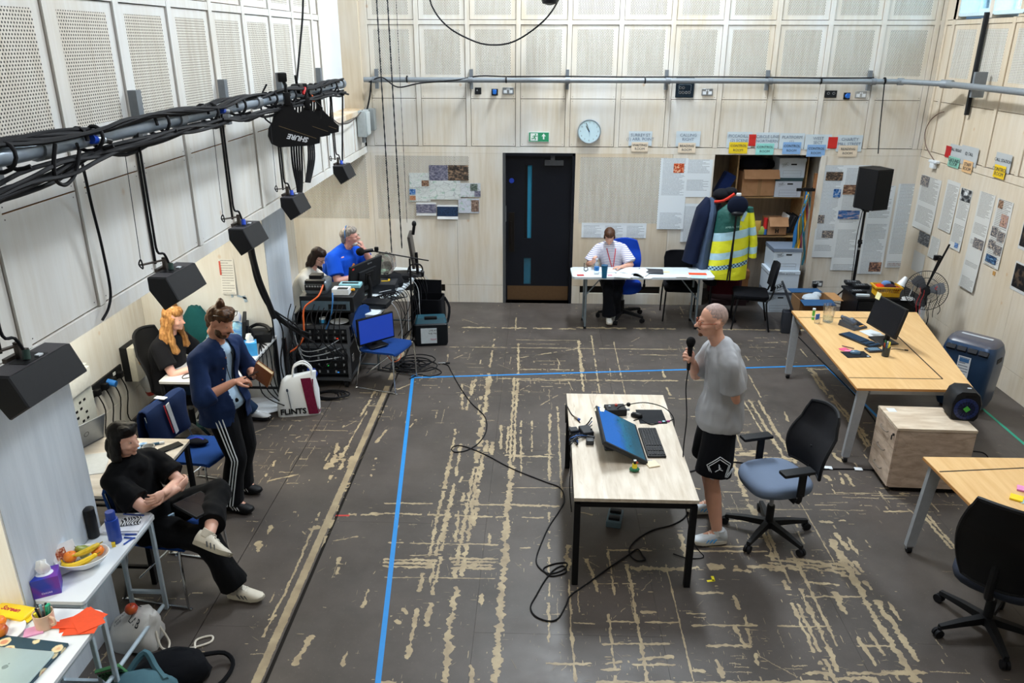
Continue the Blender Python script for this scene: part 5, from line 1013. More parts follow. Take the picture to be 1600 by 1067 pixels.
# thermostat box with dangling cable on the right wall
t=thing('sensor_box','white sensor box with looping brown cable on the right wall','sensor'); t.matrix_world=MRp(1463,255); ob('case',B(WHT).box((0,-.03,.02),(.2,.06,.035),bev=.006).box((-.01,-.03,-.03),(.11,.05,.07),bev=.008),t); 
ob('lead',B(mat('6A5248',.6)).tube([(.0,-.03,.03),(-.25,-.05,.18),(-.33,-.06,.35),(-.28,-.05,.5),(-.15,-.03,.6),(-.02,-.02,.64)],.006,sm=5),t)
# ---- closet ----
SH=m_wood('C9A878','A88658',(2,9,9),.5)
cx0,cx1,cy=2.42,3.84,YB+.38
def iz(px,py,y=YB+.35): return PY(px,py,y)
t=thing('shelving_unit','wooden shelving unit inside the closet alcove','shelves',(0,YB+.33,0))
zs=[iz(1190,306).z,iz(1200,367).z]; sx0=iz(1150,300).x; sx1=iz(1255,300).x
ob('upright',B(SH).bb((sx0-.02,0,0),(sx0,.5,2.12)),t,smooth=0); ob('upright',B(SH).bb((sx1,0,0),(sx1+.02,.5,2.12)),t,smooth=0)
for z in zs: ob('shelf',B(SH).bb((sx0,-.02,z-.025),(sx1,.5,z)),t,smooth=0)
one('plank',B(mat('B07A4E',.6)).box((0,0,.95),(.04,.06,1.9),rot=Mx.Rotation(R(-2),3,'Y')).box((.0,-.3,.05),(.10,.6,.07)),'bare timber plank standing at the right side of the closet','plank',(sx1+.10,YB+.12,0))
CBX=m_wood('B98C66','A67A54',(3,3,3),.8); 
def carton(label,px,py,y,w,d,h,rz=0,open_=False,mt=None,marks=None):
    p=PY(px,py,y); t=thing('cardboard_box',label,'box',(p.x,y,p.z),rz); m=mt or CBX
    ob('carton',B(m).bb((-w/2,0,0),(w/2,d,h)),t,smooth=0)
    if open_: ob('flap',B(m).box((0,-.05,h-.02),(w,.005,.14),rot=Mx.Rotation(R(-30),3,'X')),t)
    ob('parcel_tape',B(mat('9C7650',.4)).box((0,-.001,h/2),(.05,.002,h)),t)
    return t
def archive(label,x,y,z,w=.33,d=.40,h=.255,rz=0,lid=True,big=None,front='C6D2DE',top='6F7C8E'):
    t=thing('archive_box',label,'box',(x,y,z),rz); FM_=mat(front,.6,0,.05); LM=mat(top,.6,0,.08)
    ob('carton',B(FM_).bb((-w/2,0,0),(w/2,d,h-.03)),t,smooth=0)
    ob('lid',B(LM if lid else FM_).bb((-w/2-.006,-.006,h-.045),(w/2+.006,d+.006,h)),t,smooth=0)
    if big: 
        text(big[0],.045,mat('6F767E'),'lettering',t,Mx.Translation((.02,-.008,h-.03))@UPR); ll=Mx.Translation((-.06,-.001,.075))@UPR@Mx.Rotation(R(25),4,'Z'); text(big[1],.07,mat('15171A'),'lettering',t,ll,bold=.002)
        ob('stamp_frame',B(mat('15171A')).tube([ll@V(q) for q in((-.085,-.04,0),(.085,-.04,0),(.085,.04,0),(-.085,.04,0))],.003,n=4,closed=True),t)
    else:
        ob('hand_hole',B(BK).box((.02,-.001,h-.085),(.08,.002,.02),bev=.001),t); b=B(mat('7F8A96')); 
        for a_,c_ in(((-.12,.02),(.13,.02)),((-.12,.10),(.13,.10)),((-.12,.06),(.13,.06))): b.box(((a_[0]+c_[0])/2,-.001,a_[1]),(c_[0]-a_[0],.0015,.0025))
        b.box((-.12,-.001,.06),(.0025,.0015,.08)).box((.13,-.001,.06),(.0025,.0015,.08)); ob('label_frame',b,t); 
        ll=Mx.Translation((-.10,-.001,h-.09))@UPR@Mx.Rotation(R(18),4,'Z'); text('PAK',.035,mat('2A2D33'),'lettering',t,ll); ob('stamp_frame',B(mat('2A2D33')).tube([ll@V(q) for q in((-.045,-.02,0),(.045,-.02,0),(.045,.02,0),(-.045,.02,0))],.0015,n=4,closed=True),t)
    return t
carton('large open brown carton on the upper closet shelf',1185,306,YB+.28,.50,.4,.33,.05,True)
p=iz(1229,306,YB+.30); archive('white archive box with dark green lid on the upper closet shelf',p.x,YB+.27,zs[0],.37,.36,.27,0,True,None,'C9D2E0','2E4A52'); archive('white archive box stacked at the very top of the closet',p.x+.02,YB+.27,zs[0]+.272,.36,.36,.27,0,False)
t=carton('smaller brown carton with two bold letter marks on the lower closet shelf',1213,367,YB+.28,.27,.3,.22,.03,True)
for k in range(2): text('H',.075,mat('1B1512'),'lettering',t,Mx.Translation((.0,-.001,.155-.10*k))@UPR@Mx.Rotation(R(90),4,'Z') if 0 else Mx.Translation((.0,-.003,.155-.10*k))@UPR,bold=.004)
for k,(px,c,h,lab) in enumerate(((1181,'B5452F',.2,'red crisp packet bundle'),(1188,'7FA03A',.12,'green pouch'),(1194,'D42C2C',.24,'slim red and white tube'))):
    p=iz(px,366,YB+.3); 
    if k==2: one('carton_tube',B(mat('D42C2C',.4)).cyl((0,0,0),(0,0,h),.03,n=12).cyl((0,0,0),(0,0,.08),.031,mat('3A70C0',.4),n=12),'slim red tube with a blue base on the lower closet shelf','tube',p)
    else: one('snack_pouch',B(m_photo(60+k,c,'C9A24A' if k==0 else '9AB04A','5A2A20',9.)).loft([rr4(.1,.05,.02,0),rr4(.12,.07,.03,h*.4),rr4(.11,.05,.02,h*.8),rr4(.11,.01,.004,h)]),lab+' on the lower closet shelf','snack packet',p)
for k in range(4):
    p=iz(1226+4*k,366,YB+.28); m_=[mat('D9DCDC'),mat('14151A'),mat('23252B'),mat('0E0F12')][k]; one('ring_binder',B(m_).box((0,.13,.14),(.03,.25,.27),rot=Mx.Rotation(R(12+4*k),3,'Y'),bev=.003),'%s leaning on the lower closet shelf, %s'%('pale folder' if k==0 else 'black ring binder',['against the carton','second of the leaning row','third of the leaning row','outermost of the leaning row'][k]),'binder',p)
one('dark_bundle',B(m_cloth('1A1D28')).sph((0,0,.1),(.22,.14,.1),n=14).sph((.18,.05,.08),(.16,.1,.08)),'dark plastic-wrapped bundle on top of the large open carton','bundle',(iz(1180,262).x,YB+.5,zs[0]+.34))
# stack of three archive boxes on the closet floor
xa=PY(1213,470,10.85).x; Y0=10.68
archive('bottom archive box of the stack on the closet floor',xa-.02,Y0,0,.35,.40,.30); archive('middle archive box of the stack, turned, lettered Office archive',xa,Y0-.03,.302,.42,.40,.31,0,False,('Office archive','PAK')); archive('top archive box of the floor stack, grey lid',xa+.02,Y0,.614,.38,.42,.31)
one('wooden_crate',B(m_wood('8E6038','6A4526',(3,3,3),.5)).box((0,0,.2),(.22,.3,.12),bev=.01).box((0,0,.07),(.2,.28,.14)).box((0,0,.32),(.2,.05,.12)),'small varnished wooden box behind the black chair in the closet','box',(2.93,11.05,.28))
one('shoe_pile',B(m_cloth('2A1C1E')).sph((0,0,.10),(.26,.16,.14)).sph((.22,.05,.07),(.14,.12,.1)).box((0,0,.04),(.5,.3,.08)),'dark pile of bags on the closet floor beneath the coats','bags',(2.80,11.1,0))
# bunting hanging at right of closet
BN=['2F6FA8','C9A24A','6A6A3A','3A8AB0','D99A2A','8A4A5A','BFB8A0','3E7A8A']; rr=random.Random(21)
for k in range(8):
    x=PY(1246+2.6*k,330,10.75).x; z0=1.70-.01*k; L=.75+.25*rr.random()
    pts=[]; w=.022+.014*rr.random(); b=B(m_cloth(BN[k],.4,7))
    rows_=10; prev=[]
    for j in range(rows_+1):
        z=z0-L*j/rows_; dx=.02*math.sin(j*.8+k)-(1-j/rows_)*(x-3.66)*.75; prev.append([V((x+dx-w*(.4+.6*j/rows_),10.75+.02*math.sin(j+k),z)),V((x+dx,10.72+.02*math.cos(j*1.3+k),z)),V((x+dx+w*(.4+.6*j/rows_)*(1 if j<rows_ else .2),10.75,z)),V((x+dx,10.78,z))])
    b.loft(prev); one('scarf',b,'%s fabric strip hanging in the bundle at the right of the closet'%['blue','mustard','olive','sky blue','orange-yellow','plum','cream','teal'][k],'fabric strip',group='coloured fabric strips hung in the closet')
one('coat_hook',B(BK).tube([(0,0,0),(0,-.08,.0),(0,-.1,.05)],.008).tube([(.1,0,0),(.1,-.08,.0),(.1,-.1,.05)],.008).box((.05,.01,0),(.25,.02,.04)),'black double hook holding the fabric strips','hook',(3.62,10.90,1.70))
# ---- clothes rail with coats ----
CX=2.55; CYy=10.42
t=thing('clothes_rail','black clothes rail standing before the closet under the coats','clothes rail',(CX,CYy,0)); ob('frame',B(BK).tube([(-.15,.02,.04),(-.15,.02,1.62)],.014).tube([(.16,.02,.04),(.16,.02,1.62)],.014).tube([(-.3,.02,1.62),(.2,.02,1.62)],.013).box((-.15,.02,.02),(.04,.5,.03)).box((.16,.02,.02),(.04,.5,.03)),t)
def coat(label,x,y,z0,w,d,L,m,lean=0,name='coat',seed=0,top=.55):
    b=B(m); rr=random.Random(seed); rings=[]; n=24
    for j in range(13):
        v=j/12; z=z0-L*v; sw=(.25+.75*min(1,v*6)) if v<.2 else 1; ww=w*sw*(1+.1*math.sin(v*2.5)); r=[]
        for k in range(n):
            a=2*math.pi*k/n; f=1+.06*math.sin(5*a+seed+v*3)+.03*math.sin(11*a+v*5)
            r.append(V((x+lean*v+ww/2*math.cos(a)*f,y+d/2*math.sin(a)*f*(.5+.5*min(1,v*5)),z)))
        rings.append(r)
    b.loft(rings); return one(name,b,label,'coat',smooth=60)
coat('navy coat at the left end of the clothes rail',2.24,10.44,1.66,.20,.40,.85,m_cloth('121B33'),-.16,seed=1)
coat('slate blue coat second from the left on the clothes rail',2.30,10.42,1.66,.18,.42,.95,m_cloth('44546C'),-.08,seed=2)
coat('black coat between the slate coat and the high-visibility jacket',2.38,10.40,1.62,.16,.42,1.10,m_cloth('0D0E14'),-.02,seed=3)
coat('dark burgundy coat hanging low behind the high-visibility jacket',2.60,10.52,1.5,.44,.3,1.15,m_cloth('3F0E1B'),0,seed=4)
@memo
def m_hivis():
    t=NT('high_visibility_cloth'); s=t.n('SeparateXYZ'); t.l(t.obj(),s.inputs[0]); x,z=s.outputs[0],s.outputs[2]
    zz=t.math('ADD',z,t.math('MULTIPLY',x,-.22)); g=lambda a,b_:t.math('MULTIPLY',t.math('GREATER_THAN',zz,a),t.math('LESS_THAN',zz,b_))
    c=t.mix(t.math('GREATER_THAN',zz,-.36),'E0E22A','14504A')  # green yoke
    c=t.mix(t.math('MULTIPLY',t.math('GREATER_THAN',x,.06),t.math('LESS_THAN',z,-.12)),c,'E0E22A')
    for a,b_ in((-.47,-.36),(-.72,-.63)): c=t.mix(g(a,b_),c,'A9D0E0')
    ck=t.n('TexChecker'); ck.inputs['Scale'].default_value=42; t.l(t.mapv(t.obj(),(1,0,1)),ck.inputs[0]); ck.inputs['Color1'].default_value=lin('17406A'); ck.inputs['Color2'].default_value=lin('A9D0E0')
    c=t.mix(g(-.86,-.80),c,ck.outputs[0]); c=t.mix(t.math('MULTIPLY',t.math('LESS_THAN',t.math('ABSOLUTE',t.math('SUBTRACT',x,t.math('MULTIPLY',z,.0))),.012),1),c,'0E1014')
    t.l(c,t.b.inputs['Base Color']); t.bump(t.noise(t.obj(),9,3),.6,.03); return t.set(.5)
HV=thing('high_visibility_jacket','yellow and green high-visibility ambulance jacket with reflective stripes hanging by the closet','jacket',(2.56,10.20,1.66),R(-6))
def body(w0,w1,d,L,n=32,x0=0,seed=0,z0=0,lean=0):
    rings=[]
    for j in range(17):
        v=j/16; s_=min(1,.35+v*5.5); r=[]
        for k in range(n):
            a=2*math.pi*k/n; f=1+.035*math.sin(6*a+seed+v*2); r.append(V((x0+lean*v+(w0+(w1-w0)*v)/2*s_*math.cos(a)*f,d/2*math.sin(a)*f*min(1,.5+v*3),z0-L*v)))
        rings.append(r)
    return rings
ob('body',B(m_hivis()).loft(body(.42,.50,.26,1.02,lean=-.03)),HV,smooth=60)
sl_=B(m_hivis()); sl_.loft([[V((.17+.02*v+.05*math.cos(a)+ .09*min(1,v*1.5),-.02+.07*math.sin(a),-.06-.66*v)) for a in [2*math.pi*k/16 for k in range(16)]] for v in [j/10 for j in range(11)]]); ob('sleeve',sl_,HV,smooth=60)
ob('reflective_badge',B(mat('A9D0E0',.4)).box((.10,-.125,-.16),(.04,.006,.13),rot=Mx.Rotation(R(18),3,'Y')),HV)
ob('hanging_strap',B(BK).tube([(0,-.14,.02),(0,-.16,-.3),(-.02,-.165,-.7),(-.035,-.165,-1.02)],.010,n=6),HV)
text('AMBULANCE',.035,mat('9FC8C0'),'lettering',HV,Mx.Translation((-.02,-.15,-.30))@UPR@Mx.Rotation(R(6),4,'Z'),ext=.001)
t=thing('peaked_cap','round navy peaked cap hung on top of the high-visibility jacket','hat',(2.55,10.06,1.64),0); ob('crown',B(m_cloth('11182B')).sph((0,0,.0),(.135,.05,.125),n=20),t); ob('badge',B(mat('D5DADF',.4)).box((-.0,.0,.14),(.06,.03,.04),bev=.01),t); ob('peak',B(BK).sph((0,-.03,-.10),(.08,.04,.035),n=14),t)
one('blue_bag',B(m_cloth('15244F')).box((0,0,0),(.16,.2,.34),rot=Mx.Rotation(R(25),3,'Y'),bev=.03),'dark blue bag slung high in the left of the closet','bag',(2.62,11.2,1.72))
one('cap_bundle',B(m_cloth('17181E')).sph((0,0,0),(.13,.1,.08)).sph((.1,-.02,.04),(.09,.08,.06)).tube([(-.12,-.1,-.08),(0,-.12,-.06),(.13,-.12,.03)],.02,m_cloth('C93A2E'),sm=3),'dark hats and a red scarf heaped on the left end of the rail','hats',(2.42,10.40,1.72))
# ---- black stacking chairs ----
def iso_chair(label,loc,rz,group=None):
    t=thing('stacking_chair',label,'chair',loc,rz,group); F=m_cloth('0E0F14',.1,9,.9)
    ob('seat',B(F).loft([rr4(.44,.42,.05,.42),rr4(.47,.45,.06,.44),rr4(.46,.44,.06,.475),rr4(.38,.36,.06,.485)]),t,smooth=60)
    b=B(F); rs=[]
    for z,w,y in((.55,.40,.215),(.60,.44,.225),(.78,.46,.25),(.86,.42,.265),(.88,.30,.27)): rs.append([V((x*w/2,y+.03*(1-x*x)+dy,z)) for x,dy in((-1,0),(-.5,0),(0,0),(.5,0),(1,0),(1,.035),(.5,.035),(0,.035),(-.5,.035),(-1,.035))])
    b.loft(rs); ob('backrest',b,t,smooth=60)
    for s_ in(-1,1):
        ob('leg',B(BK).tube([(s_*.21,-.17,.44),(s_*.235,-.22,.0)],.0115,n=8),t); ob('leg',B(BK).tube([(s_*.20,.28,.62),(s_*.21,.24,.46),(s_*.23,.19,.38),(s_*.235,.26,.0)],.0115,n=8,sm=3),t)
    ob('frame',B(BK).tube([(-.21,-.17,.43),(.21,-.17,.43)],.01).tube([(-.21,.18,.41),(.21,.18,.41)],.01).tube([(-.21,-.17,.43),(-.21,.18,.41)],.01).tube([(.21,-.17,.43),(.21,.18,.41)],.01),t); return t
iso_chair('black stacking chair behind the right part of the white folding table',(1.98,10.42,0),R(-4))
iso_chair('black stacking chair turned sideways before the closet and coats',(2.86,10.12,0),R(-100))
one('black_handbag',B(m_cloth('0E1014')).sph((0,0,.05),(.19,.10,.06),n=16),'black bag lying on the seat of the chair behind the white table','bag',(1.95,10.36,.485))
# ---- white folding table at the back ----
t=thing('folding_table','white plastic folding table with grey steel legs by the back wall','table',(1.38,10.08,0),R(1.5)); WT=mat('D6E0E6',.4,0,.04)
ob('tabletop',B(WT).loft([rr4(1.80,.44,.05,.70),rr4(1.86,.48,.06,.705),rr4(1.86,.48,.06,.735),rr4(1.83,.45,.05,.742)]),t); GL2=mat('7F8C94',.4,.4)
for sx in(-1,1):
    for sy in(-1,1): l=ob('leg',B(GL2).tube([(sx*.74,sy*.15,.69),(sx*.74,sy*.17,.0)],.014,n=8).cyl((sx*.74,sy*.17,0),(sx*.74,sy*.17,.03),.02,RUB),t)
    ob('crossbar',B(GL2).tube([(sx*.74,-.17,.05),(sx*.74,.17,.05)],.012,n=8),t); ob('brace',B(GL2).tube([(sx*.74,0,.4),(sx*.5,0,.69)],.008,n=6).tube([(sx*.74,-.16,.4),(sx*.74,.16,.4)],.010,n=6),t)
TZ=.7435; zt=lambda px,py:PZ(px,py,TZ)
t=thing('travel_cup','blue travel cup with lid on the white folding table','cup',zt(944,434)); ob('cup',B(mat('1D6C96',.35)).cyl((0,0,0),(0,0,.15),.032,r1=.042,n=18),t); ob('lid',B(mat('17587E',.35)).cyl((0,0,.15),(0,0,.168),.044,n=18),t)
t=thing('water_bottle','clear plastic water bottle with a blue label on the folding table','bottle',zt(932,428)); ob('bottle',B(m_glass('D5EAF5',.05,.35)).lathe([(.03,0),(.033,.02),(.033,.13),(.014,.17),(.012,.19)],n=14),t); ob('label_band',B(mat('2F7FC9',.4)).cyl((0,0,.05),(0,0,.10),.0338,n=14),t); ob('cap',B(WHT).cyl((0,0,.19),(0,0,.205),.014,n=10),t)
t=thing('sunglasses','dark sunglasses standing folded on the left of the folding table','glasses',zt(915,424)); ob('frame',B(BK).tube([(-.02,0,.05),(.02,0,.06),(.03,0,.02),(0,0,.005),(-.02,0,.02)],.006,closed=True).tube([(-.02,.02,.11),(-.02,0,.05)],.005),t)
sticky('red card with dark print on the left end of the white table',zt(907,430),.1,mat('B53A3A',.6),.09,.07,.003,name='card',cat='card')
def openbook(name,label,p,rz,w,d,c,lift=.03):
    t=thing(name,label,'notebook',p,rz); b=B(mat(c,.7)); n=8
    for s_ in(-1,1):
        rs=[]
        for i in range(n+1): u=i/n; z=.004+lift*math.sin(math.pi*min(1,u*1.05))*(.6 if s_<0 else 1)*(1-u*.4); rs.append([V((s_*w*u,-d/2,z)),V((s_*w*u,d/2,z)),V((s_*w*u,d/2,max(0,z-.01))),V((s_*w*u,-d/2,max(0,z-.01)))])
        b.loft(rs)
    ob('pages',b,t,smooth=60); ob('cover',B(BK).box((0,0,.002),(2*w+.01,d+.01,.003)),t); return t
openbook('open_script','thick open script with curled white pages on the folding table',zt(990,426)+V((0,0,0)),R(-28),.20,.27,'DDE3E6',.05)
one('script_pages',B(WHT).box((0,0,.004),(.21,.27,.008)).box((.02,.01,.010),(.2,.26,.004),rz=.12),'loose white script pages left of the open script on the folding table','papers',zt(975,430),R(-15))
one('laptop_closed',B(mat('2B2F38',.4)).box((0,0,.012),(.32,.19,.022),bev=.006),'dark closed folder right of the open script on the folding table','folder',zt(1017,425),R(-6))
one('notepad',B(mat('DFE5E8')).box((0,0,.005),(.24,.12,.01),bev=.002),'white notepad behind the blue cup on the folding table','notepad',zt(948,424),R(3))
sticky('yellowish card right of the dark folder on the folding table',zt(1041,425),.1,mat('D9CFA8'),.09,.06,.002,name='card',cat='card'); sticky('white square of paper on the right part of the folding table',zt(1064,431),.03,mat('E6ECEF'),.14,.12,.002,name='paper_square',cat='paper'); sticky('orange envelope on the right part of the folding table',zt(1090,428),-.05,mat('E0502A'),.23,.09,.003,name='envelope',cat='envelope'); sticky('clear plastic wallet under the orange envelope on the folding table',zt(1092,433),-.08,mat('BCD3DC',.3),.2,.12,.0015,name='plastic_wallet',cat='wallet'); sticky('pink card by the striped woman on the folding table',zt(953,430),.2,mat('D98FA0'),.06,.05,.002,name='card',cat='card')
one('white_mouse',B(WHT).sph((0,0,.012),(.06,.035,.02)),'white folded cloth at the front edge of the folding table','cloth',zt(1012,436))
BLU=m_cloth('153FA8',.12,8)
office_chair('blue office chair with high back occupied by the woman in stripes',(1.18,10.35,0),R(-6),BLU,BLU,.47,R(40),True,'pad',frame=BKM,bh=.46,recl=6)
# ---- tool bag, tool case, mic stand between tech table and door ----
t=thing('tool_bag','tall open black tool bag on top of the dark tool case','bag',(-1.42,9.66,.0),R(-4)); KB=m_cloth('0B0C11',.15,9)
b=B(KB); b.loft([rr4(.40,.32,.05,.0),rr4(.42,.34,.05,.2),rr4(.40,.32,.05,.50),rr4(.37,.29,.04,.50),rr4(.37,.29,.04,.30)],cap=True); ob('body',b,t,smooth=50); ob('strap',B(KB).tube([(.20,.1,.46),(.28,.0,.36),(.27,-.1,.2),(.2,-.15,.15)],.018,sm=3),t); ob('flap',B(KB).box((-.03,.17,.58),(.36,.02,.18),rot=Mx.Rotation(R(-8),3,'X')),t)
t=thing('tool_case','dark plastic tool case with teal lid and a handwritten label, on the floor','tool case',(-1.34,9.28,0),R(9)); ob('case',B(mat('10161C',.45)).loft([rr4(.40,.22,.03,0),rr4(.42,.24,.03,.04),rr4(.42,.24,.03,.28),rr4(.38,.2,.03,.30)]),t); ob('lid',B(mat('1F4A58',.4)).loft([rr4(.40,.21,.03,.295),rr4(.36,.15,.03,.36)]),t); ob('handle',B(BK).box((0,-.06,.355),(.16,.05,.04),bev=.01),t)
lb=ob('label',B(mat('D3DEE4',.6)).box((-.03,-.123,.14),(.20,.004,.20)),t); text('LIVE AT',.03,PENK,'lettering',t,Mx.Translation((.02,-.126,.21))@UPR); text('THE MIC',.03,PENK,'lettering',t,Mx.Translation((.02,-.126,.17))@UPR); text('TEAM',.03,mat('C23A6A'),'lettering',t,Mx.Translation((.02,-.126,.09))@UPR,shear=.3)
# ================= left side tables, rack, tech desk =================
WTOP=mat('DCE2E8',.35,0,.04,4); WLEG=mat('B9C9D4',.4,.2)
def sled_chair(label,loc,rz,group=None):
    t=thing('sled_chair',label,'chair',loc,rz,group); F=m_cloth('173A78',.12,8)
    b=B(F); rs=[]
    for y,z,w in((-.23,.425,.40),(-.21,.445,.44),(0,.44,.46),(.18,.435,.43),(.21,.44,.38)): rs.append([V((x*w/2,y,z+.012*x*x)) for x in(-1,-.5,0,.5,1)]+[V((x*w/2,y,z-.022+.012*x*x)) for x in(1,.5,0,-.5,-1)])
    b.loft(rs); ob('seat',b,t,smooth=60)
    b=B(F); rs=[]
    for z,y,w in((.56,.235,.34),(.60,.24,.42),(.72,.262,.44),(.80,.285,.42),(.84,.30,.32)): rs.append([V((x*w/2,y+.035*(1-x*x),z)) for x in(-1,-.5,0,.5,1)]+[V((x*w/2,y+.02+.035*(1-x*x),z)) for x in(1,.5,0,-.5,-1)])
    b.loft(rs); ob('backrest',b,t,smooth=60)
    for s_ in(-1,1):
        ob('leg',B(CHR).tube([(s_*.20,-.20,.425),(s_*.245,-.23,.40),(s_*.262,-.24,.03),(s_*.262,-.23,.012),(s_*.262,.22,.012),(s_*.262,.24,.03),(s_*.225,.18,.40),(s_*.21,.21,.45),(s_*.20,.29,.80)],.009,n=8,sm=3),t)
    ob('frame',B(CHR).tube([(-.24,-.2,.415),(.24,-.2,.415)],.008,n=8).tube([(-.24,.16,.405),(.24,.16,.405)],.008,n=8).tube([(-.26,.10,.2),(.26,.10,.2)],.006,n=6),t); return t
def leg_table(label,x0,x1,y0,y1,top=WTOP,leg=WLEG,h=.73,r=.013,name='table',rc=.02,th=.022,legs=None,cat='table'):
    cx,cy_=(x0+x1)/2,(y0+y1)/2; t=thing(name,label,cat,(cx,cy_,0)); w,d=x1-x0,y1-y0
    ob('tabletop',B(top).loft([rr4(w,d,rc,h-th),rr4(w,d,rc,h)]),t,smooth=30)
    for sx,sy in legs or((-1,-1),(1,-1),(1,1),(-1,1)): ob('leg',B(leg).box((sx*(w/2-.025),sy*(d/2-.03),(h-th)/2),(2*r,2*r,h-th),bev=.004),t)
    for sy in(-1,1): ob('crossbar',B(leg).box((0,sy*(d/2-.03),.14),(w-.05,.022,.022)),t); ob('crossbar',B(leg).box((0,sy*(d/2-.03),h-th-.015),(w-.05,.02,.03)),t)
    ob('side_rail',B(leg).box((w/2-.025,0,h-th-.015),(.02,d-.08,.03)),t); return t
tA=leg_table('narrow white table with the fruit bowl pushed against the near pillar',-2.735,-2.455,3.40,4.25)
tB=leg_table('white table with the silver laptop at the bottom left corner of the photo',-3.7,-2.285,2.0,3.345,rc=.07,legs=((1,1),(1,-1),(-1,1),(-1,-1)))
one('floor_rail',B(WLEG).cyl((0,0,0),(.16,-1.05,.26),.013,n=10),'white metal bar slanting from the narrow table leg beside the cotton bag','table bar',(-2.45,4.13,.10))
tC=leg_table('pale wooden table with mug and phone behind the seated woman in black',-3.65,-2.655,4.45,5.27,m_wood('CFC9C0','B0A598',(2,9,9),.4),BK,.73,.018)
tD=leg_table('grey-white desk with black legs where the red-haired woman works',-3.40,-2.70,6.33,7.55,mat('C9CACB',.4,0,.04),BK,.73,.018,name='desk',cat='desk')
TA=.7305; za=lambda px,py,z=TA:PZ(px,py,z)
# fruit bowl
t=thing('fruit_bowl','white oval bowl holding fruit on the narrow white table','bowl',za(133,884),R(20)); b=B(mat('E6EAEC',.25,0,.03)); Mo=Mx.Diagonal((1.12,.88,1)).to_3x3()
b.lathe([(.05,0),(.055,.006),(.10,.035),(.128,.075),(.123,.076),(.095,.04),(.05,.012),(0,.01)],n=32,M=Mo); ob('bowl',b,t)
bc=za(133,884)
@memo
def m_fruit(a,b_,sc=9.):
    t=NT('fruit_skin'); t.l(t.ramp(t.noise(t.obj(),sc,4,.6),[(.35,a),(.65,b_)]),t.b.inputs['Base Color']); t.bump(t.noise(t.obj(),160,2),.15,.002); return t.set(.35)
def fruit(nm,label,p,r,m,stem=True,sq=.92):
    t=thing(nm,label,nm,p); ob('flesh',B(m).lathe([(0.001,-r*sq*.86),(r*.35,-r*sq*.92),(r*.75,-r*sq*.62),(r,0),(r*.8,r*sq*.6),(r*.35,r*sq*.86),(r*.08,r*sq*.76),(0.001,r*sq*.72)],n=20),t,smooth=80)
    ob('stem',B(mat('5A4A2A')).cyl((0,0,r*sq*.7),(.003,0,r*sq*.98 if stem else r*sq*.78),.0025,n=6),t); return t
OR=m_fruit('E0701A','F08E2A',14.)
fruit('orange','orange nearest the wall side in the fruit bowl',bc+V((-.05,-.035,.088)),.038,OR,False); fruit('orange','orange at the far right of the fruit bowl, behind the banana',bc+V((.065,.045,.075)),.036,OR,False)
t=thing('pear','green-brown pear at the back of the fruit bowl','pear',bc+V((-.02,.04,.072)),(R(30),R(-20),0)); ob('flesh',B(m_fruit('7C8A3A','9AA04A',8.)).lathe([(.001,-.035),(.02,-.036),(.036,-.012),(.034,.012),(.02,.035),(.014,.052),(.005,.058),(.001,.058)],n=18),t,smooth=80); ob('stem',B(mat('4A3A22')).cyl((0,0,.055),(.004,0,.075),.002,n=5),t)
YB_=m_fruit('E9C01E','F4D438',5.)
def banana(label,pts,m=YB_):
    t=thing('banana',label,'banana',(0,0,0)); P_=[V(p) for p in pts]; t.location=P_[1]; P_=[p-P_[1] for p in P_]
    ob('fruit',B(m).tube(P_,[.006,.014,.0175,.0185,.0175,.014,.006],n=7,sm=5),t,smooth=50); d=(P_[-1]-P_[-2]).normalized(); ob('stem',B(mat('8A7A2A')).cyl(P_[-1],P_[-1]+d*.02,.004,n=6),t); return t
banana('banana lying along the near rim of the fruit bowl',[bc+V(q) for q in((-.10,-.045,.078),(-.06,-.085,.066),(.0,-.09,.07),(.06,-.06,.085),(.10,-.02,.10))])
banana('spotted banana on top of the fruit bowl, in front of the orange',[bc+V(q) for q in((-.03,-.05,.105),(.01,-.03,.108),(.05,.0,.115),(.085,.045,.125))],m_fruit('C9A82A','E6C838',24.))
def tissue(label,p,rz,w,d,h,c1,c2,extra=True):
    t=thing('tissue_box',label,'tissue box',p,rz); m=NT('printed_card'); g=m.noise(m.mapv(m.obj(),(1,1,1)),4.5,2,.4,.8); m.l(m.ramp(g,[(.42,c1),(.55,c2)]),m.b.inputs['Base Color']); m.set(.4)
    ob('carton',B(m.m).bb((-w/2,-d/2,0),(w/2,d/2,h)),t,smooth=0)
    ob('opening',B(mat('DDE2F0',.6)).lathe([(0,h+.0012),(.045,h+.001),(.045,h-.0)],n=24,M=Mx.Diagonal((1,.75,1)).to_3x3()),t)
    rs=[]; 
    for k,(z,s_) in enumerate(((h-.001,.6),(h+.02,1.0),(h+.05,1.15),(h+.075,.8),(h+.08,.15))): rs.append([V((.028*s_*math.cos(a)*(1+.3*math.sin(3*a+k*1.7)),.018*s_*math.sin(a)*(1+.35*math.sin(4*a+k)),z+.008*math.sin(3*a))) for a in [2*math.pi*i/18 for i in range(18)]])
    ob('tissue',B(mat('E9ECEE',.8,0,.02)).loft(rs),t,smooth=50); return t
tissue('purple and blue tissue box with a tissue sticking up on the narrow white table',za(76,922),R(28),.135,.115,.115,'2338A8','6A2C9A')
text('tissues',.02,mat('C9B8E6'),'lettering',bpy.data.objects['tissue_box'],Mx.Translation((0,-.0585,.025))@UPR)
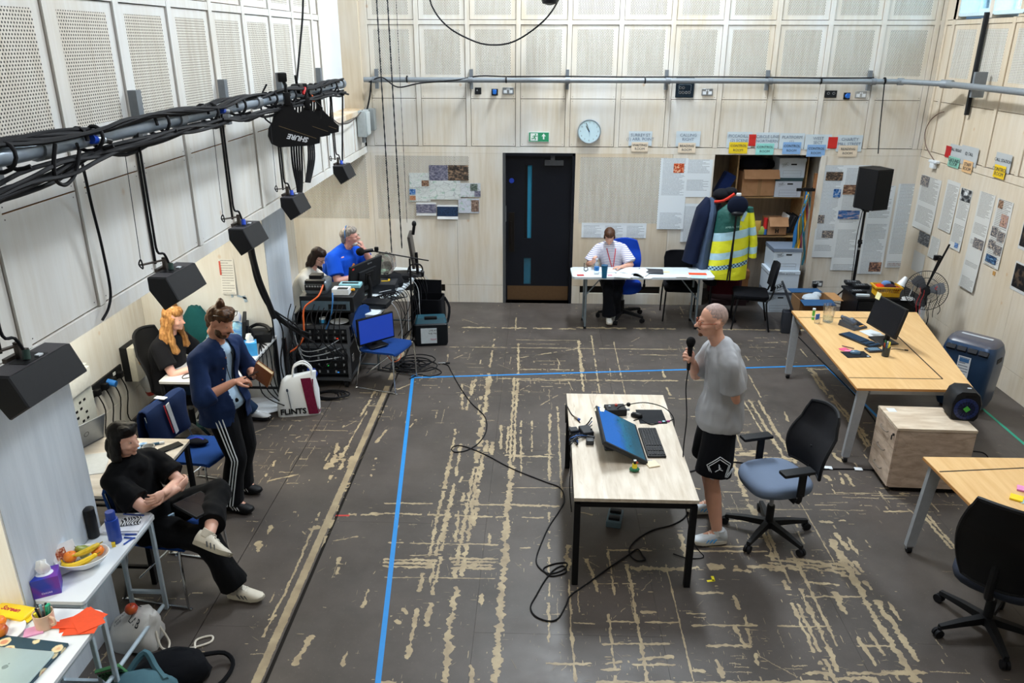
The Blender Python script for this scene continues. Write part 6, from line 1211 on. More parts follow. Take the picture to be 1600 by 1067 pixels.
# snack bar box standing open
t=thing('snack_box','opened white snack bar carton propped against the pillar on the narrow table','carton',V((-2.675,3.66,TA)),R(50)); SB=mat('D9DCE2',.4); MM=Mx.Rotation(R(-32),4,'X')
b=B(SB); b.M=Mx.Translation((0,0,.0))@MM; b.bb((-.065,-.02,0),(.065,.02,.17)); ob('carton',b,t,smooth=0); b=B(m_photo(70,'5A2414','A8502A','D9C9B8',5.)); b.M=MM; b.add([(-.045,-.0206,.08),(.01,-.0206,.08),(.01,-.0206,.145),(-.045,-.0206,.145)],[(0,1,2,3)],None,[[(0,0),(1,0),(1,1),(0,1)]]); ob('picture',b,t,smooth=0)
b=B(SB); b.M=MM; b.box((-.03,.01,.19),(.06,.004,.04)); ob('flap',b,t); text('TREK',.035,mat('2A2E4A'),'lettering',t,MM@Mx.Translation((.025,-.021,.03))@UPR); text('protein flapjack',.012,mat('5A3A2A'),'lettering',t,MM@Mx.Translation((.0,-.021,.062))@UPR)
def bottle(label,p,m,r,h,cap,capm,name='drink_bottle'):
    t=thing(name,label,'bottle',p); ob('bottle',B(m).lathe([(r*.92,0),(r,.006),(r,h*.74),(r*.97,h*.78)],n=24),t); ob('cap',B(capm).lathe([(r*.97 if cap>0.9 else r*.72,h*.78),(r*.97 if cap>.9 else r*.74,h),(r*.66,h+.006),(0,h+.006)],n=24),t); return t
bottle('black flask with ribbed lid beside the pillar on the narrow table',za(147,838),mat('15161A',.35),.035,.20,1,BK)
bottle('royal blue drinks bottle on the narrow white table',za(181,846),mat('1C3F9A',.35),.038,.21,.5,mat('1B3A8E',.45))
t=thing('snack_carton','flat yellow and blue biscuit carton behind the fruit bowl','carton',V((-2.635,3.865,TA)),R(32)); ob('carton',B(mat('E3C020',.4)).box((0,0,.012),(.21,.05,.024)),t,smooth=0); ob('label',B(mat('3A8AD0',.4)).box((-.01,-.0,.0245),(.06,.05,.001)).box((-.01,-.0255,.012),(.06,.001,.022)),t); ob('label',B(WHT).box((.06,0,.0245),(.05,.05,.001)).box((.06,-.0255,.012),(.05,.001,.022)),t)
one('notebook_stack',B(mat('D9DCE4',.6)).box((0,0,.006),(.24,.22,.012)).box((.01,.0,.016),(.22,.20,.008),rz=.05),'white notebooks at the far end of the narrow table','notebook',(-2.585,4.13,TA),R(2))
m=NT('zebra_card'); wv=m.n('TexWave'); wv.inputs['Scale'].default_value=18; wv.inputs['Distortion'].default_value=12; m.l(m.obj(),wv.inputs[0]); m.l(m.ramp(wv.outputs['Fac'],[(.48,'15171B'),(.52,'D9DCE0')]),m.b.inputs['Base Color']); m.set(.5)
one('patterned_case',B(m.m).box((0,0,.006),(.12,.085,.012),bev=.004),'small black and white swirl-patterned case on the white notebooks','case',(-2.55,4.13,TA+.02),R(15))
one('pen',B(mat('2A50B0',.4)).cyl((-.07,0,.004),(.07,0,.004),.004,n=8),'blue pen lying at the far edge of the white notebooks','pen',(-2.57,4.205,TA+.02),R(-4))
for k,(px,py,r_) in enumerate(((206,845,.1),(204,852,-.05),(198,866,1.2))): 
    one('pen',B(mat('1F46A0',.4)).cyl((-.035,0,.005),(.035,0,.005),.005,n=8),'short blue pen right of the fruit bowl, %s'%['farther of the parallel pair','nearer of the parallel pair','pointing toward the camera'][k],'pen',(-2.50+.01*k,4.02-.035*k,TA),r_)
# table B items
zb=lambda px,py,z=.7305:PZ(px,py,z)
t=thing('pen_mug','peach mug full of pens and highlighters on the laptop table','mug',zb(72,978),R(-20)); ob('mug',B(mat('D9B8A0',.35)).lathe([(.043,0),(.047,.004),(.05,.09),(.046,.09),(.043,.008),(0,.006)],n=28),t); ob('handle',B(mat('D9B8A0',.35)).tube([(.048,.0,.075),(.075,0,.07),(.078,0,.04),(.047,0,.025)],.007,n=8,sm=4),t)
for k,(c,h,r_) in enumerate((('2AA07A',.135,.009),('2AA07A',.125,.009),('1A2028',.12,.006),('8FB8C9',.115,.007),('15171B',.11,.006),('E3D23A',.10,.008),('15171B',.125,.005),('3A3F47',.118,.006))): a=k*.785+.3; ob('pen',B(mat(c,.4)).cyl((.015*math.cos(a),.015*math.sin(a),.01),(.034*math.cos(a),.034*math.sin(a),h),r_,n=8),t)
OC=mat('E04A1C',.6)
for k,(px,py,r_,w,h) in enumerate(((118,972,.5,.15,.11),(128,968,1.0,.16,.12),(138,966,-.35,.15,.12),(128,982,.15,.16,.10),(105,978,.05,.15,.05),(140,975,.75,.13,.11))): sticky('bright orange card in the fanned heap on the laptop table',zb(px,py)+V((0,0,.0016*k)),r_,OC,w,h,.0012,'orange cards heaped on the laptop table',name='orange_card',cat='card')
sticky('pink sticky pad in front of the pen mug',zb(53,987),R(28),mat('E0A0CC',.6),.09,.07,.008)
t=thing('snack_packet','yellow malt loaf packet lettered Soreen at the left edge of the photo','snack packet',zb(22,960),R(-12)); ob('packet',B(mat('EBCB1C',.3,0,.08,8)).loft([rr4(.20,.07,.01,0),rr4(.22,.10,.02,.012),rr4(.22,.10,.02,.025),rr4(.20,.07,.01,.034)]),t,smooth=50); ob('end_seal',B(mat('E3C21A',.3)).box((.12,0,.012),(.03,.09,.003)).box((-.12,0,.012),(.03,.09,.003)),t)
text('Soreen',.04,mat('B02A3A'),'lettering',t,Mx.Translation((-.01,0,.0345)),shear=.2,bold=.0012); ob('green_flash',B(mat('4A9A5A')).box((-.01,-.032,.031),(.09,.012,.002)),t)
t=thing('plate','white plate at the left edge of the photo on the laptop table','plate',zb(2,990)); ob('plate',B(mat('E3E8EC',.25,0,.02)).lathe([(.06,0),(.065,.004),(.115,.014),(.113,.017),(.065,.008),(0,.007)],n=40),t)
pc=zb(2,990); fruit('orange','orange on the white plate at the left edge',pc+V((-.03,.04,.04)),.036,OR,False); fruit('apple','red and yellow apple on the white plate at the left edge',pc+V((.02,-.025,.042)),.038,m_fruit('9A1A1E','D98A2A',7.))
m=NT('floral_print'); v=m.n('TexVoronoi'); v.inputs['Scale'].default_value=11; m.l(m.obj(),v.inputs['Vector']); nz=m.noise(m.obj(),30,4); d=m.math('ADD',v.outputs['Distance'],m.math('MULTIPLY',nz,.25)); m.l(m.ramp(d,[(.30,'C98A6A'),(.36,'D9C49A'),(.46,'D9C9A0'),(.50,'1F3E4E')]),m.b.inputs['Base Color']); m.set(.5)
lp=V((-2.505,2.93,.7305)); one('patterned_folder',B(m.m).box((0,0,.009),(.40,.30,.018),bev=.003),'navy folder with cream flowers under the silver laptop','folder',lp+V((-.06,.02,0)),R(-7))
t=thing('laptop','closed silver laptop lying on the floral folder at the bottom left','laptop',lp+V((-.045,-.045,.0185)),R(-4)); ob('lid',B(mat('A9BDC0',.3,.35,.03)).loft([rr4(.34,.245,.02,0),rr4(.35,.25,.02,.004),rr4(.35,.25,.02,.013),rr4(.34,.24,.02,.016)]),t,smooth=40)
ob('emblem',B(mat('8CA0A4',.2,.6)).prism([(.013*math.cos(a)*(1+.12*math.cos(2*a)) ,.015*math.sin(a)) for a in [i*math.pi/8 for i in range(16)]],.0006,None,Mx.Translation((0,0,.016))).prism([(.002,.017),(.009,.021),(.006,.027),(.0,.022)],.0006,None,Mx.Translation((0,0,.016))),t)
# bags on the floor
def blob(rings_spec,m,wr=.06,seed=0,n=28):
    b=B(m); rs=[]
    for j,(cx,cy_,z,rx,ry) in enumerate(rings_spec): rs.append([V((cx+rx*math.cos(a)*(1+wr*math.sin(5*a+seed+j*.9)+wr*.6*math.sin(9*a+j*1.7)),cy_+ry*math.sin(a)*(1+wr*math.sin(4*a+seed+j)),z+.008*math.sin(6*a+j*2))) for a in [2*math.pi*k/n for k in range(n)]])
    return b.loft(rs)
COT=m_cloth('D6D4D0',.08,6)
t=thing('cotton_bag','slumped white cotton drawstring bag with dark lettering on the floor by the narrow table','bag',(-2.53,3.93,0),R(-30)); ob('cloth',blob([(-.02,0,0,.19,.14),(-.02,0,.04,.20,.15),(.0,.0,.11,.17,.125),(.03,.02,.17,.13,.10),(.07,.03,.22,.09,.06),(.10,.03,.24,.05,.03)],COT,.09,2),t,smooth=70)
from mathutils.bvhtree import BVHTree
bvh=BVHTree.FromPolygons([tuple(v.co) for v in t.children[0].data.vertices],[tuple(f.vertices) for f in t.children[0].data.polygons])
for s_,sz,x,y,rot_ in(('LA B',.050,.07,-.045,-35),('THE',.030,.0,.045,-35),('BEFORE',.030,-.08,-.03,25),('USE',.028,-.07,-.075,25),('MORE',.026,-.09,.02,-20)):
    lo=text(s_,sz,mat('23252B'),'lettering',t,Mx.Translation((x,y,0))@Mx.Rotation(R(rot_+30),4,'Z'),ext=0)
    for v in lo.data.vertices:
        h=bvh.ray_cast(V((v.co.x,v.co.y,.6)),V((0,0,-1))); v.co.z=(h[0].z if h[0] else 0)+.003
cc=mat('D9D2C4',.8); ob('drawstring',B(cc).tube([(.12,.05,.15),(.20,.02,.02),(.27,.05,.008),(.36,.12,.008),(.42,.22,.008),(.38,.26,.008),(.33,.18,.008),(.42,.10,.008),(.40,.02,.008),(.28,.02,.01),(.20,.08,.02),(.14,.07,.12)],.007,sm=5),t)
fruit('apple','red apple sitting on the slumped cotton bag',V((-2.52,3.90,.265)),.04,m_fruit('9A161C','C9622A',6.))
t=thing('black_rucksack','open black rucksack on the floor at the bottom left','bag',(-2.16,3.60,0),R(10)); ob('body',blob([(0,0,0,.20,.13),(0,0,.06,.22,.15),(0,0,.13,.20,.13),(.02,0,.17,.13,.07)],m_cloth('101217'),.05,1),t,smooth=70); ob('strap',B(m_cloth('0C0D11')).tube([(.16,.05,.12),(.28,.12,.06),(.34,.05,.02),(.28,-.1,.012),(.12,-.18,.02),(.05,-.12,.08)],.014,sm=4),t)
t=thing('teal_rucksack','grey-teal canvas bag at the bottom edge of the photo holding a green book','bag',(-2.20,3.33,0),R(5)); ob('body',blob([(0,0,0,.20,.14),(0,0,.08,.21,.15),(0,0,.20,.19,.12),(0,0,.26,.15,.08)],m_cloth('4C6E7A'),.06,4),t,smooth=70); ob('strap',B(m_cloth('4C6E7A')).tube([(-.1,.1,.22),(-.02,.17,.3),(.06,.1,.25),(.15,.0,.25)],.02,sm=4),t)
t=thing('paperback','green paperback with pink and black lettering poking out of the teal bag','book',(-2.36,3.42,.17),(R(28),R(-8),R(16))); ob('cover',B(mat('4E8A5A',.5)).box((0,0,.1),(.13,.02,.2),bev=.002),t); text('SARAH HARMAN',.016,mat('E08CC0'),'lettering',t,Mx.Translation((0,-.0108,.185))@UPR); text('ALL THE\nOTHER',.035,mat('15171A'),'lettering',t,Mx.Translation((0,-.0108,.13))@UPR,bold=.001)
# table C items
zc=lambda px,py:PZ(px,py,.7305)
def mug(label,p,m,r=.042,h=.095): t=thing('mug',label,'mug',p,R(170)); ob('mug',B(m).lathe([(r*.9,0),(r,.005),(r,h),(r-.004,h),(r-.006,.008),(0,.006)],n=24),t); ob('handle',B(m).tube([(r-.001,0,h*.8),(r+.026,0,h*.72),(r+.026,0,h*.35),(r-.001,0,h*.22)],.006,n=8,sm=4),t); return t
mug('pale grey mug on the table behind the seated woman in black',V((-2.83,4.98,.7305)),mat('B9B9B6',.4))
one('mobile_phone',B(mat('0E1014',.2)).box((0,0,.005),(.08,.165,.010),bev=.004),'black phone lying near the corner of the table behind the woman in black','phone',V((-2.745,5.13,.7305)),R(-38))
one('marker_pen',B(mat('2E5A78',.4)).cyl((-.08,0,.01),(.05,0,.01),.010).cyl((.05,0,.01),(.085,0,.01),.0105,WHT),'thick teal marker pen with white cap beside the black phone','pen',V((-2.90,5.16,.7305)),R(24))
one('blue_papers',B(m_photo(80,'3A7AC0','8FB8E0','E3E8EE',6.)).box((0,0,.003),(.16,.12,.006)),'blue and white leaflets behind the grey mug','papers',V((-3.02,5.12,.7305)),R(15))
one('grey_paper',B(mat('B9BDBE',.6)).box((0,0,.002),(.24,.32,.003)),'large pale sheet on the wall side of the table behind the woman in black','papers',V((-3.22,4.86,.7305)),R(18))
t=thing('laptop','open grey laptop seen from behind, standing near the wall sockets','laptop',V((-3.40,5.12,.7305)),R(70)); ob('lid',B(mat('7E848A',.3,.5)).box((0,-.04,.11),(.33,.010,.23),rot=Mx.Rotation(R(18),3,'X'),bev=.004),t); ob('base',B(mat('4E5258',.4)).box((0,.10,.008),(.33,.23,.014),bev=.004),t); 
ob('emblem',B(mat('2A2D33')).lathe([(.022,0),(.022,.0012),(.017,.0012),(.017,0)],c=(0,-.046,.115),M=Mx.Rotation(R(108),3,'X'),n=20),t)
# wall things in the middle bay (wall at XLR)
ML2=lambda y,z,off=.0:Mx.Translation((XLR+off,y,z))@Mx.Rotation(R(90),4,'Z')
t=thing('wall_controller','white wall unit with small black marks above the socket row, near bay','wall panel'); t.matrix_world=ML2(6.15,.62,.004); ob('case',B(mat('DCE2E0',.4)).box((0,-.03,0),(.42,.06,.55),bev=.01),t); ob('lid',B(mat('E6EAEA',.35)).box((-.0,-.075,.17),(.36,.04,.18),bev=.008),t); kb=B(BK); [kb.box((-.08+.07*i,-.062,-.02-.06*j),(.03,.004,.02)) for i in range(3) for j in range(4) if (i+j)%3]; ob('controls',kb,t)
t=thing('socket_strip','row of black wall sockets filled with plugs in the near bay','wall socket'); t.matrix_world=ML2(6.66,.57,.004); ob('plate',B(BKM).box((0,-.01,0),(.60,.02,.12),bev=.004),t)
for k,x in enumerate((-.22,-.08,.06,.2)): 
    pl=ob('plug',B(BK).box((x,-.045,-.01),(.06,.06,.06),bev=.01),t); 
    ob('cable',B(BK).tube([(x,-.05,-.04),(x+.02,-.08,-.2),(x-.02,-.06,-.42),(x+.04,-.05,-.54)],.006,sm=3),pl)
ob('blue_plug',B(mat('2A7AD0',.4)).cyl((.0,-.03,0),(.0,-.11,-.02),.032,n=14),t); ob('insert',B(WHT).box((.15,-.02,.02),(.04,.01,.03)).box((-.25,-.02,.0),(.03,.01,.04)),t)
t=thing('isolator_switch','grey isolator box with yellow and red rotary switch on the bay wall','switch'); t.matrix_world=ML2(7.12,.60,.004); ob('backbox',B(BKM).box((0,-.04,0),(.24,.08,.36),bev=.006),t); ob('cover',B(mat('D9D6C8',.4)).box((0,-.11,0),(.24,.07,.36),bev=.01),t); ob('switch_plate',B(mat('E8A81E',.4)).cyl((0,-.145,.02),(0,-.165,.02),.065,n=20),t); ob('knob',B(mat('8A1E1E',.4)).cyl((0,-.165,.02),(0,-.19,.02),.045,n=16).box((0,-.19,.02),(.02,.03,.09),bev=.005),t); ob('gland',B(mat('C9CCCC',.4)).cyl((.06,-.09,-.18),(.10,-.13,-.36),.07,r1=.055,n=16).cyl((.10,-.13,-.36),(.11,-.14,-.40),.06,mat('A8382E',.4),n=16),t)
cable('black trunk cable lying along the foot of the bay wall behind the ginger-haired woman',[(XLR+.06,5.9,.02),(XLR+.06,6.6,.02),(XLR+.08,7.2,.02),(XLR+.10,7.5,.02)],.02)
# note and tape on the pillar's near face
sheetpaper('N',(341,405),(371,459),'white notice taped on the lit near face of the far pillar',31,14,[(.0,.55,.12,.95,mat('C9584A',.6))],curl=.05,col='E0E0DC',ink='9A9A9A')
one('tape_scrap',B(mat('9FB3C4',.5)).box((0,0,0),(.10,.004,.02),rot=Mx.Rotation(.3,3,'Y')).box((.03,0,-.02),(.03,.004,.07),rot=Mx.Rotation(-.3,3,'Y')).box((-.1,0,.01),(.02,.004,.03)),'torn pale blue tape scraps on the lit near face of the far pillar','tape',PY(378,464,7.570))
# cable bundle sweeping from overhang to rack in front of far pillar
rr=random.Random(4)
for k in range(11):
    o_=rr.uniform(-.05,.05); o2=rr.uniform(-.22,.22); o3=rr.uniform(-.2,.2)
    P_=[PX(388+5*o_,355,-2.3),PX(392+30*o_,395,-2.45),PX(402+60*o_,440,-2.58),PX(420+60*o_,478,-2.62),PY(440+70*o2*.4,500+60*o3*.4,7.5),PY(462+60*o2*.5,516+100*o3*.4,7.55),PY(485+40*o2,528+120*o3*.5,7.6)]
    if k>6: P_=P_[:4]+[PY(428+14*(k-7),520+10*o2,7.45),PY(430+9*(k-7),570,7.4),PY(446+9*(k-7),628,7.35)]; P_[-1].z=max(P_[-1].z,.02)
    cable('black signal cable in the bundle sweeping from the overhang down past the far pillar',P_,.008 if k%3 else .012,group='signal cables sweeping down past the far pillar',sm=5)
one('cable_snake',B(RUB).tube([PX(386,350,-2.32),PX(393,395,-2.45),PX(404,436,-2.56),PX(418,470,-2.60),PX(428,495,-2.62)],.03,n=8,sm=5),'thick black taped cable snake in front of the far pillar','cable')
one('black_post',B(BK).box((0,0,.36),(.035,.035,.72)),'black upright post at the end of the grey-white desk by the pillar','post',(-2.62,7.50,0))
# desk D items
zd=lambda px,py:PZ(px,py,.7305)
tissue('bright blue tissue box at the end of the grey-white desk',V((-2.79,7.02,.7305)),R(20),.12,.12,.13,'2E8CD0','3A9EE0')
t=thing('plastic_bag','clear and blue plastic bags of snacks heaped on the grey-white desk','bag',V((-2.98,7.02,.7305))); PL=NT('thin_plastic'); PL.l(PL.ramp(PL.noise(PL.obj(),9,4,.6,1),[(.35,'2A7AC9'),(.5,'8FC0D0'),(.62,'DDE6E6')]),PL.b.inputs['Base Color']); PL.set(.2)
b=blob([(0,0,0,.14,.13),(0,0,.06,.16,.15),(.01,.02,.13,.13,.12),(.02,.03,.18,.06,.06)],PL.m,.12,3); ob('bag',b,t,smooth=60)
t=thing('plastic_bag','blue translucent bag of groceries against the pillar on the grey-white desk','bag',V((-3.12,7.35,.7305))); ob('bag',blob([(0,0,0,.2,.14),(0,0,.07,.22,.16),(.0,.0,.16,.18,.13),(.0,.0,.22,.08,.06)],PL.m,.10,7),t,smooth=60)
one('snack_packet',B(m_photo(90,'3A2A4A','C9CCD2','E9EDEC',6.)).loft([rr4(.14,.05,.02,0),rr4(.16,.07,.03,.05),rr4(.12,.04,.015,.09)]),'silver and purple packet on top of the blue grocery bag','snack packet',V((-3.06,7.36,.955)))
one('yellow_tube',B(mat('E0B02A',.4)).cyl((0,0,0),(0,0,.2),.025),'yellow tube standing behind the standing man on the grey-white desk','tube',V((-3.24,7.30,.7305)))
M5,_=monitor('monitor seen edge-on beside the blue tissue box on the grey-white desk',V((-2.90,7.22,.7305)),R(-72),.34,.26,6,.19,mat('2460B0',.3,0,.1,3,0,.3),BKM,(.16,.14))
one('black_case',B(BKM).box((0,0,.05),(.30,.22,.09),bev=.01).tube([(-.1,.05,.1),(0,.06,.15),(.1,.02,.14),(.14,-.02,.1)],.018,BK,sm=3),'black equipment case with coiled leads at the pillar end of the desk','case',V((-2.86,7.40,.7305)),R(12))
one('round_dish',B(mat('1A1B1E',.5)).lathe([(.07,0),(.10,.03),(.10,.06),(.09,.065),(.085,.05),(0,.05)],n=24).lathe([(.0,.051),(.085,.052)],mat('B08A5A'),n=24),'round black tray with a wooden base near the standing man','tray',V((-3.02,6.80,.7305)))
cable('thin black cable curled on the near corner of the grey-white desk',[V((-3.12,6.45,.735)),V((-3.20,6.40,.735)),V((-3.22,6.48,.735)),V((-3.12,6.58,.735)),V((-2.98,6.60,.735))],.004)
for k in range(4): cable('black lead hanging off the pillar end of the grey-white desk',[V((-2.80,7.30,.74)),V((-2.69,7.24-.1*k,.70)),V((-2.66,7.2-.12*k,.4)),V((-2.64+.03*k,7.28-.05*k,.12)),V((-2.6+.04*k,7.35,.01))],.006,group='leads hanging off the grey-white desk')
one('wall_jacket',blob([(0,0,0,.10,.05),(0,0,.2,.16,.07),(0,0,.45,.15,.07),(0,0,.58,.07,.05)],m_cloth('1F5A5E'),.08,3),'teal jacket hanging on the shaded wall behind the standing man','jacket',V((-3.50,7.47,.60))).scale=(.8,.8,.8)
one('brown_bag',blob([(0,0,0,.08,.05),(0,0,.12,.10,.06),(0,0,.25,.06,.04),(0,0,.42,.02,.02)],m_cloth('8A5E34'),.06,3),'brown cloth bag hanging beside the ginger-haired woman','bag',V((-3.72,7.48,.72)))
# papers on the floor and tote
for k,(px,py,r_) in enumerate(((410,632,.1),(418,628,.35),(395,640,-.2),(424,636,.6))): sticky('large white sheet in the loose heap on the floor by the tote bag',PZ(px,py,0)+V((0,0,.003*k)),r_,[WHT,mat('C9CACB'),mat('D0CEC6'),WHT][k],.42,.30,.002,'loose large papers on the floor beside the pillar',name='floor_paper',cat='paper')
t=thing('tote_bag','white tote bag with maroon stripe, a pin drawing and black lettering, on the floor','bag',V((-2.44,7.22,0)),R(12)); TB=m_cloth('D9DEE2',.06,5)
rs=[]
for z,w,d,dx in((0,.42,.16,0),(.1,.43,.17,0),(.25,.40,.15,.01),(.38,.34,.11,.03),(.44,.30,.05,.05)): rs.append([p+V((dx+.006*math.sin(9*p.y+z*30),0,.02*math.sin(p.x*14) if z>.4 else 0)) for p in rr4(w,d,min(d,.1)*.48,z,6)])
ob('body',B(TB).loft(rs),t,smooth=60); b=B(m_cloth('6A1A38',.5,60)); b.add([(.05,-.088,.42-.0),(.15,-.082,.42),(.20,-.091,.02),(.10,-.091,.02)],[(0,1,2,3)]); b.add([(.155,-.07,.40),(.19,-.02,.38),(.217,-.03,.03),(.205,-.08,.02)],[(0,1,2,3)]); o=ob('maroon_stripe',b,t,smooth=0)
ob('pin_drawing',B(mat('2A3A4E')).loft([[V((-.09+.012*math.cos(a),-.0895,.30+.02*math.sin(a))) for a in [i*.785 for i in range(8)]],[V((-.09+.011*math.cos(a),-.092,.30+.019*math.sin(a))) for a in [i*.785 for i in range(8)]]]).tube([(-.088,-.090,.28),(-.07,-.0925,.10)],.004,n=4),t)
for s_ in(-1,1): ob('handle',B(TB).tube([(-.06+.03,s_*.03,.42),(-.06+.05,s_*.03,.52),(.03+.05,s_*.03,.56),(.10+.05,s_*.03,.50),(.11+.05,s_*.03,.42)],.010,n=6,sm=4),t)
text('FLINTS',.085,mat('14161A'),'lettering',t,Mx.Translation((-.05,-.0925,.06))@UPR,bold=.003)
# second blue chair with jacket
sled_chair('blue chair with a navy jacket over its back, between the table and the standing man',(-2.78,5.62,0),R(78))
t=thing('navy_jacket','navy jacket with red and white trim draped on the blue chair back','jacket',(-3.03,5.63,.0),R(78)); NJ=m_cloth('17284C',.2,7)
b=B(NJ); rs=[]
for j in range(9):
    v=j/8; z=.90-.0*v; 
    rs.append([V((-.25+.5*v+.01*math.sin(k*1.7+v*8),.0+(-.06+.012*math.sin(v*12+k)) if k<5 else (.055+.012*math.sin(v*10+k)),.50+.1*k*1.0 if k<4 else (.90 if k in(4,5) else .90-.11*(k-5)))) for k in range(9)])
b.loft(rs,cap=False); jk=ob('cloth',b,t,smooth=70); sm_=jk.modifiers.new('thickness','SOLIDIFY'); sm_.thickness=.02; sm_=jk.modifiers.new('soft','SUBSURF'); sm_.levels=1; sm_.render_levels=1
ob('trim',B(mat('D9DEE2',.7)).box((.02,-.066,.72),(.045,.006,.30),rot=Mx.Rotation(R(-12),3,'Y'),bev=.004),t); ob('trim',B(mat('B82A32',.7)).box((-.022,-.066,.73),(.014,.006,.28),rot=Mx.Rotation(R(-12),3,'Y'),bev=.003),t); ob('trim',B(mat('D9DEE2',.7)).box((.0,-.005,.905),(.05,.10,.008),bev=.004),t)
one('black_pouch',B(m_cloth('14161E')).sph((0,0,.02),(.10,.05,.03)).tube([(-.06,0,.04),(0,.02,.05),(.06,0,.04)],.008,mat('2A40C0',.4),sm=3),'small black pouch with a blue edge on the blue chair seat','pouch',(-2.82,5.70,.452))
sled_chair('blue chair with chrome sled legs under the seated woman in black',(-2.52,4.52,0),R(80))
# ---- equipment rack ----
FLT=mat('6E7278',.3,.8)
def flight(label,x0,x1,y0,y1,z0,z1,units,casters=False,lid=None,seed=0):
    t=thing('equipment_rack',label,'rack',((x0+x1)/2,(y0+y1)/2,z0)); w,d,h=x1-x0,y1-y0,z1-z0; K=mat('0D0E11',.5,0,.2,8); zb_=.12 if casters else 0
    ob('case',B(K).bb((-w/2,-d/2+.04,zb_),(-w/2+.015,d/2,h)).bb((w/2-.015,-d/2+.04,zb_),(w/2,d/2,h)).bb((-w/2,-d/2+.04,h-.015),(w/2,d/2,h)).bb((-w/2,-d/2+.04,zb_),(w/2,d/2,zb_+.015)).bb((-w/2,d/2-.02,zb_),(w/2,d/2,h)),t,smooth=0)
    e=B(FLT)
    for x in(-w/2,w/2):
        e.box((x,-d/2+.03,(zb_+h)/2),(.03,.03,h-zb_)).box((x,0,h),(.028,d,.028)).box((x,0,zb_),(.028,d,.028)).box((x,d/2,(zb_+h)/2),(.03,.03,h-zb_))
    for z in(zb_,h): e.box((0,-d/2+.03,z),(w,.03,.03)).box((0,d/2,z),(w,.03,.03))
    ob('edging',e,t,smooth=0); ob('latch',B(CHR).box((w/2+.004,-d/4,(zb_+h)/2),(.008,.08,.09),bev=.003).box((w/2+.004,d/4,(zb_+h)/2),(.008,.08,.09),bev=.003),t)
    z=zb_+.03; rr=random.Random(seed)
    for k in range(units):
        uh=(h-zb_-.06)/units; c=['14161A','202328','0E1013','2A2E34'][rr.randrange(4)]
        u=ob('rack_unit',B(mat(c,.4)).bb((-w/2+.025,-d/2+.07,z+.003),(w/2-.025,d/2-.08,z+uh-.004)),t,smooth=0); g=B(GRY)
        for q in range(6): g.box((-w/2+.07+q*(w-.14)/5,-d/2+.067,z+uh*.5),(.018,.006,uh*.35))
        ob('connectors',g,u); 
        if rr.random()<.8: ob('led',B(mat(['D9381E','2AC04A','3A8AE0','D9DDE0'][rr.randrange(4)],.4,0,.05,9,0,.6)).box((-w/2+.06+rr.random()*(w-.12),-d/2+.066,z+uh*.4),(.02,.005,.012)),u)
        z+=uh
    if casters:
        for x in(-w/2+.06,w/2-.06):
            for y in(-d/2+.09,d/2-.08): ob('caster',B(RUB).cyl((x-.015,y,.045),(x+.015,y,.045),.045,n=14).box((x,y,.10),(.06,.06,.04),GRY),t)
    return t
flight('lower flight case rack on castors stuffed with cabled gear',-2.64,-2.04,7.80,8.55,0,.50,4,True,seed=2)
flight('second flight case stacked on the rack, tangled with patch cables',-2.62,-2.03,7.82,8.5,.515,.715,2,seed=5)
t=thing('open_shelf_case','open black shelf case holding a plate and tub above the patch racks','rack',(-2.30,8.15,.73)); K=mat('101216',.5); ob('case',B(K).bb((-.30,-.3,0),(.30,.3,.012)).bb((-.30,-.3,.012),(-.285,.3,.135)).bb((.285,-.3,.012),(.30,.3,.135)).bb((-.285,.28,.012),(.285,.3,.135)).bb((-.30,-.1,.125),(.30,.3,.138)),t,smooth=0); ob('edging',B(FLT).box((0,-.3,.006),(.6,.015,.015)),t)
t=thing('power_amplifier','black rack amplifier with grey front panel below the grey mixer','amplifier',(-2.24,8.10,.882)); ob('case',B(mat('101216',.45)).bb((-.29,-.25,0),(.29,.3,.18),bev=.006),t); ob('front_panel',B(mat('5E7484',.35,.5)).bb((-.27,-.262,.03),(.25,-.25,.13)).bb((.02,-.268,.045),(.21,-.26,.10),BK),t); ob('foot',B(BK).bb((-.28,-.2,-.012),(-.2,-.12,0)).bb((.2,-.2,-.012),(.28,-.12,0)),t)
t=thing('grey_mixer_unit','grey rounded computer unit with orange network cable on the amplifier','computer',(-2.37,8.06,1.064)); t.scale=(.84,.84,.9); ob('case',B(mat('6C757E',.3,.5)).loft([rr4(.27,.30,.05,0),rr4(.30,.32,.06,.03),rr4(.30,.32,.06,.13),rr4(.26,.28,.05,.15)]),t,smooth=60); ob('port_panel',B(BK).bb((-.13,-.175,.05),(.13,-.158,.12)).bb((-.12,-.18,.13),(.12,-.10,.17)).bb((-.10,-.05,.15),(.06,.08,.20)),t); pp=B(GRY); [pp.box((-.10+.035*i,-.176,.10),(.022,.006,.02)) for i in range(6)]; ob('ports',pp,t)
cable('orange network cable curving down the front of the equipment rack',[V((-2.28,7.92,1.17)),V((-2.31,7.80,1.08)),V((-2.44,7.72,.98)),V((-2.46,7.70,.80)),V((-2.47,7.68,.66)),V((-2.55,7.66,.55)),V((-2.68,7.62,.48))],.010,mat('D9622A',.5))
cable('blue network cable hanging down the front of the black amplifier',[V((-2.17,7.86,1.10)),V((-2.16,7.80,1.02)),V((-2.19,7.78,.85)),V((-2.25,7.78,.72))],.008,mat('2A6FB0',.5))
t=thing('tape_dispenser_box','white cut-open carton on top of the black amplifier','carton',(-2.10,7.97,1.064)); ob('carton',B(WHT).box((0,0,.03),(.18,.13,.06)),t,smooth=0); ob('opening',B(BK).box((.02,-.02,.061),(.11,.07,.002)),t)
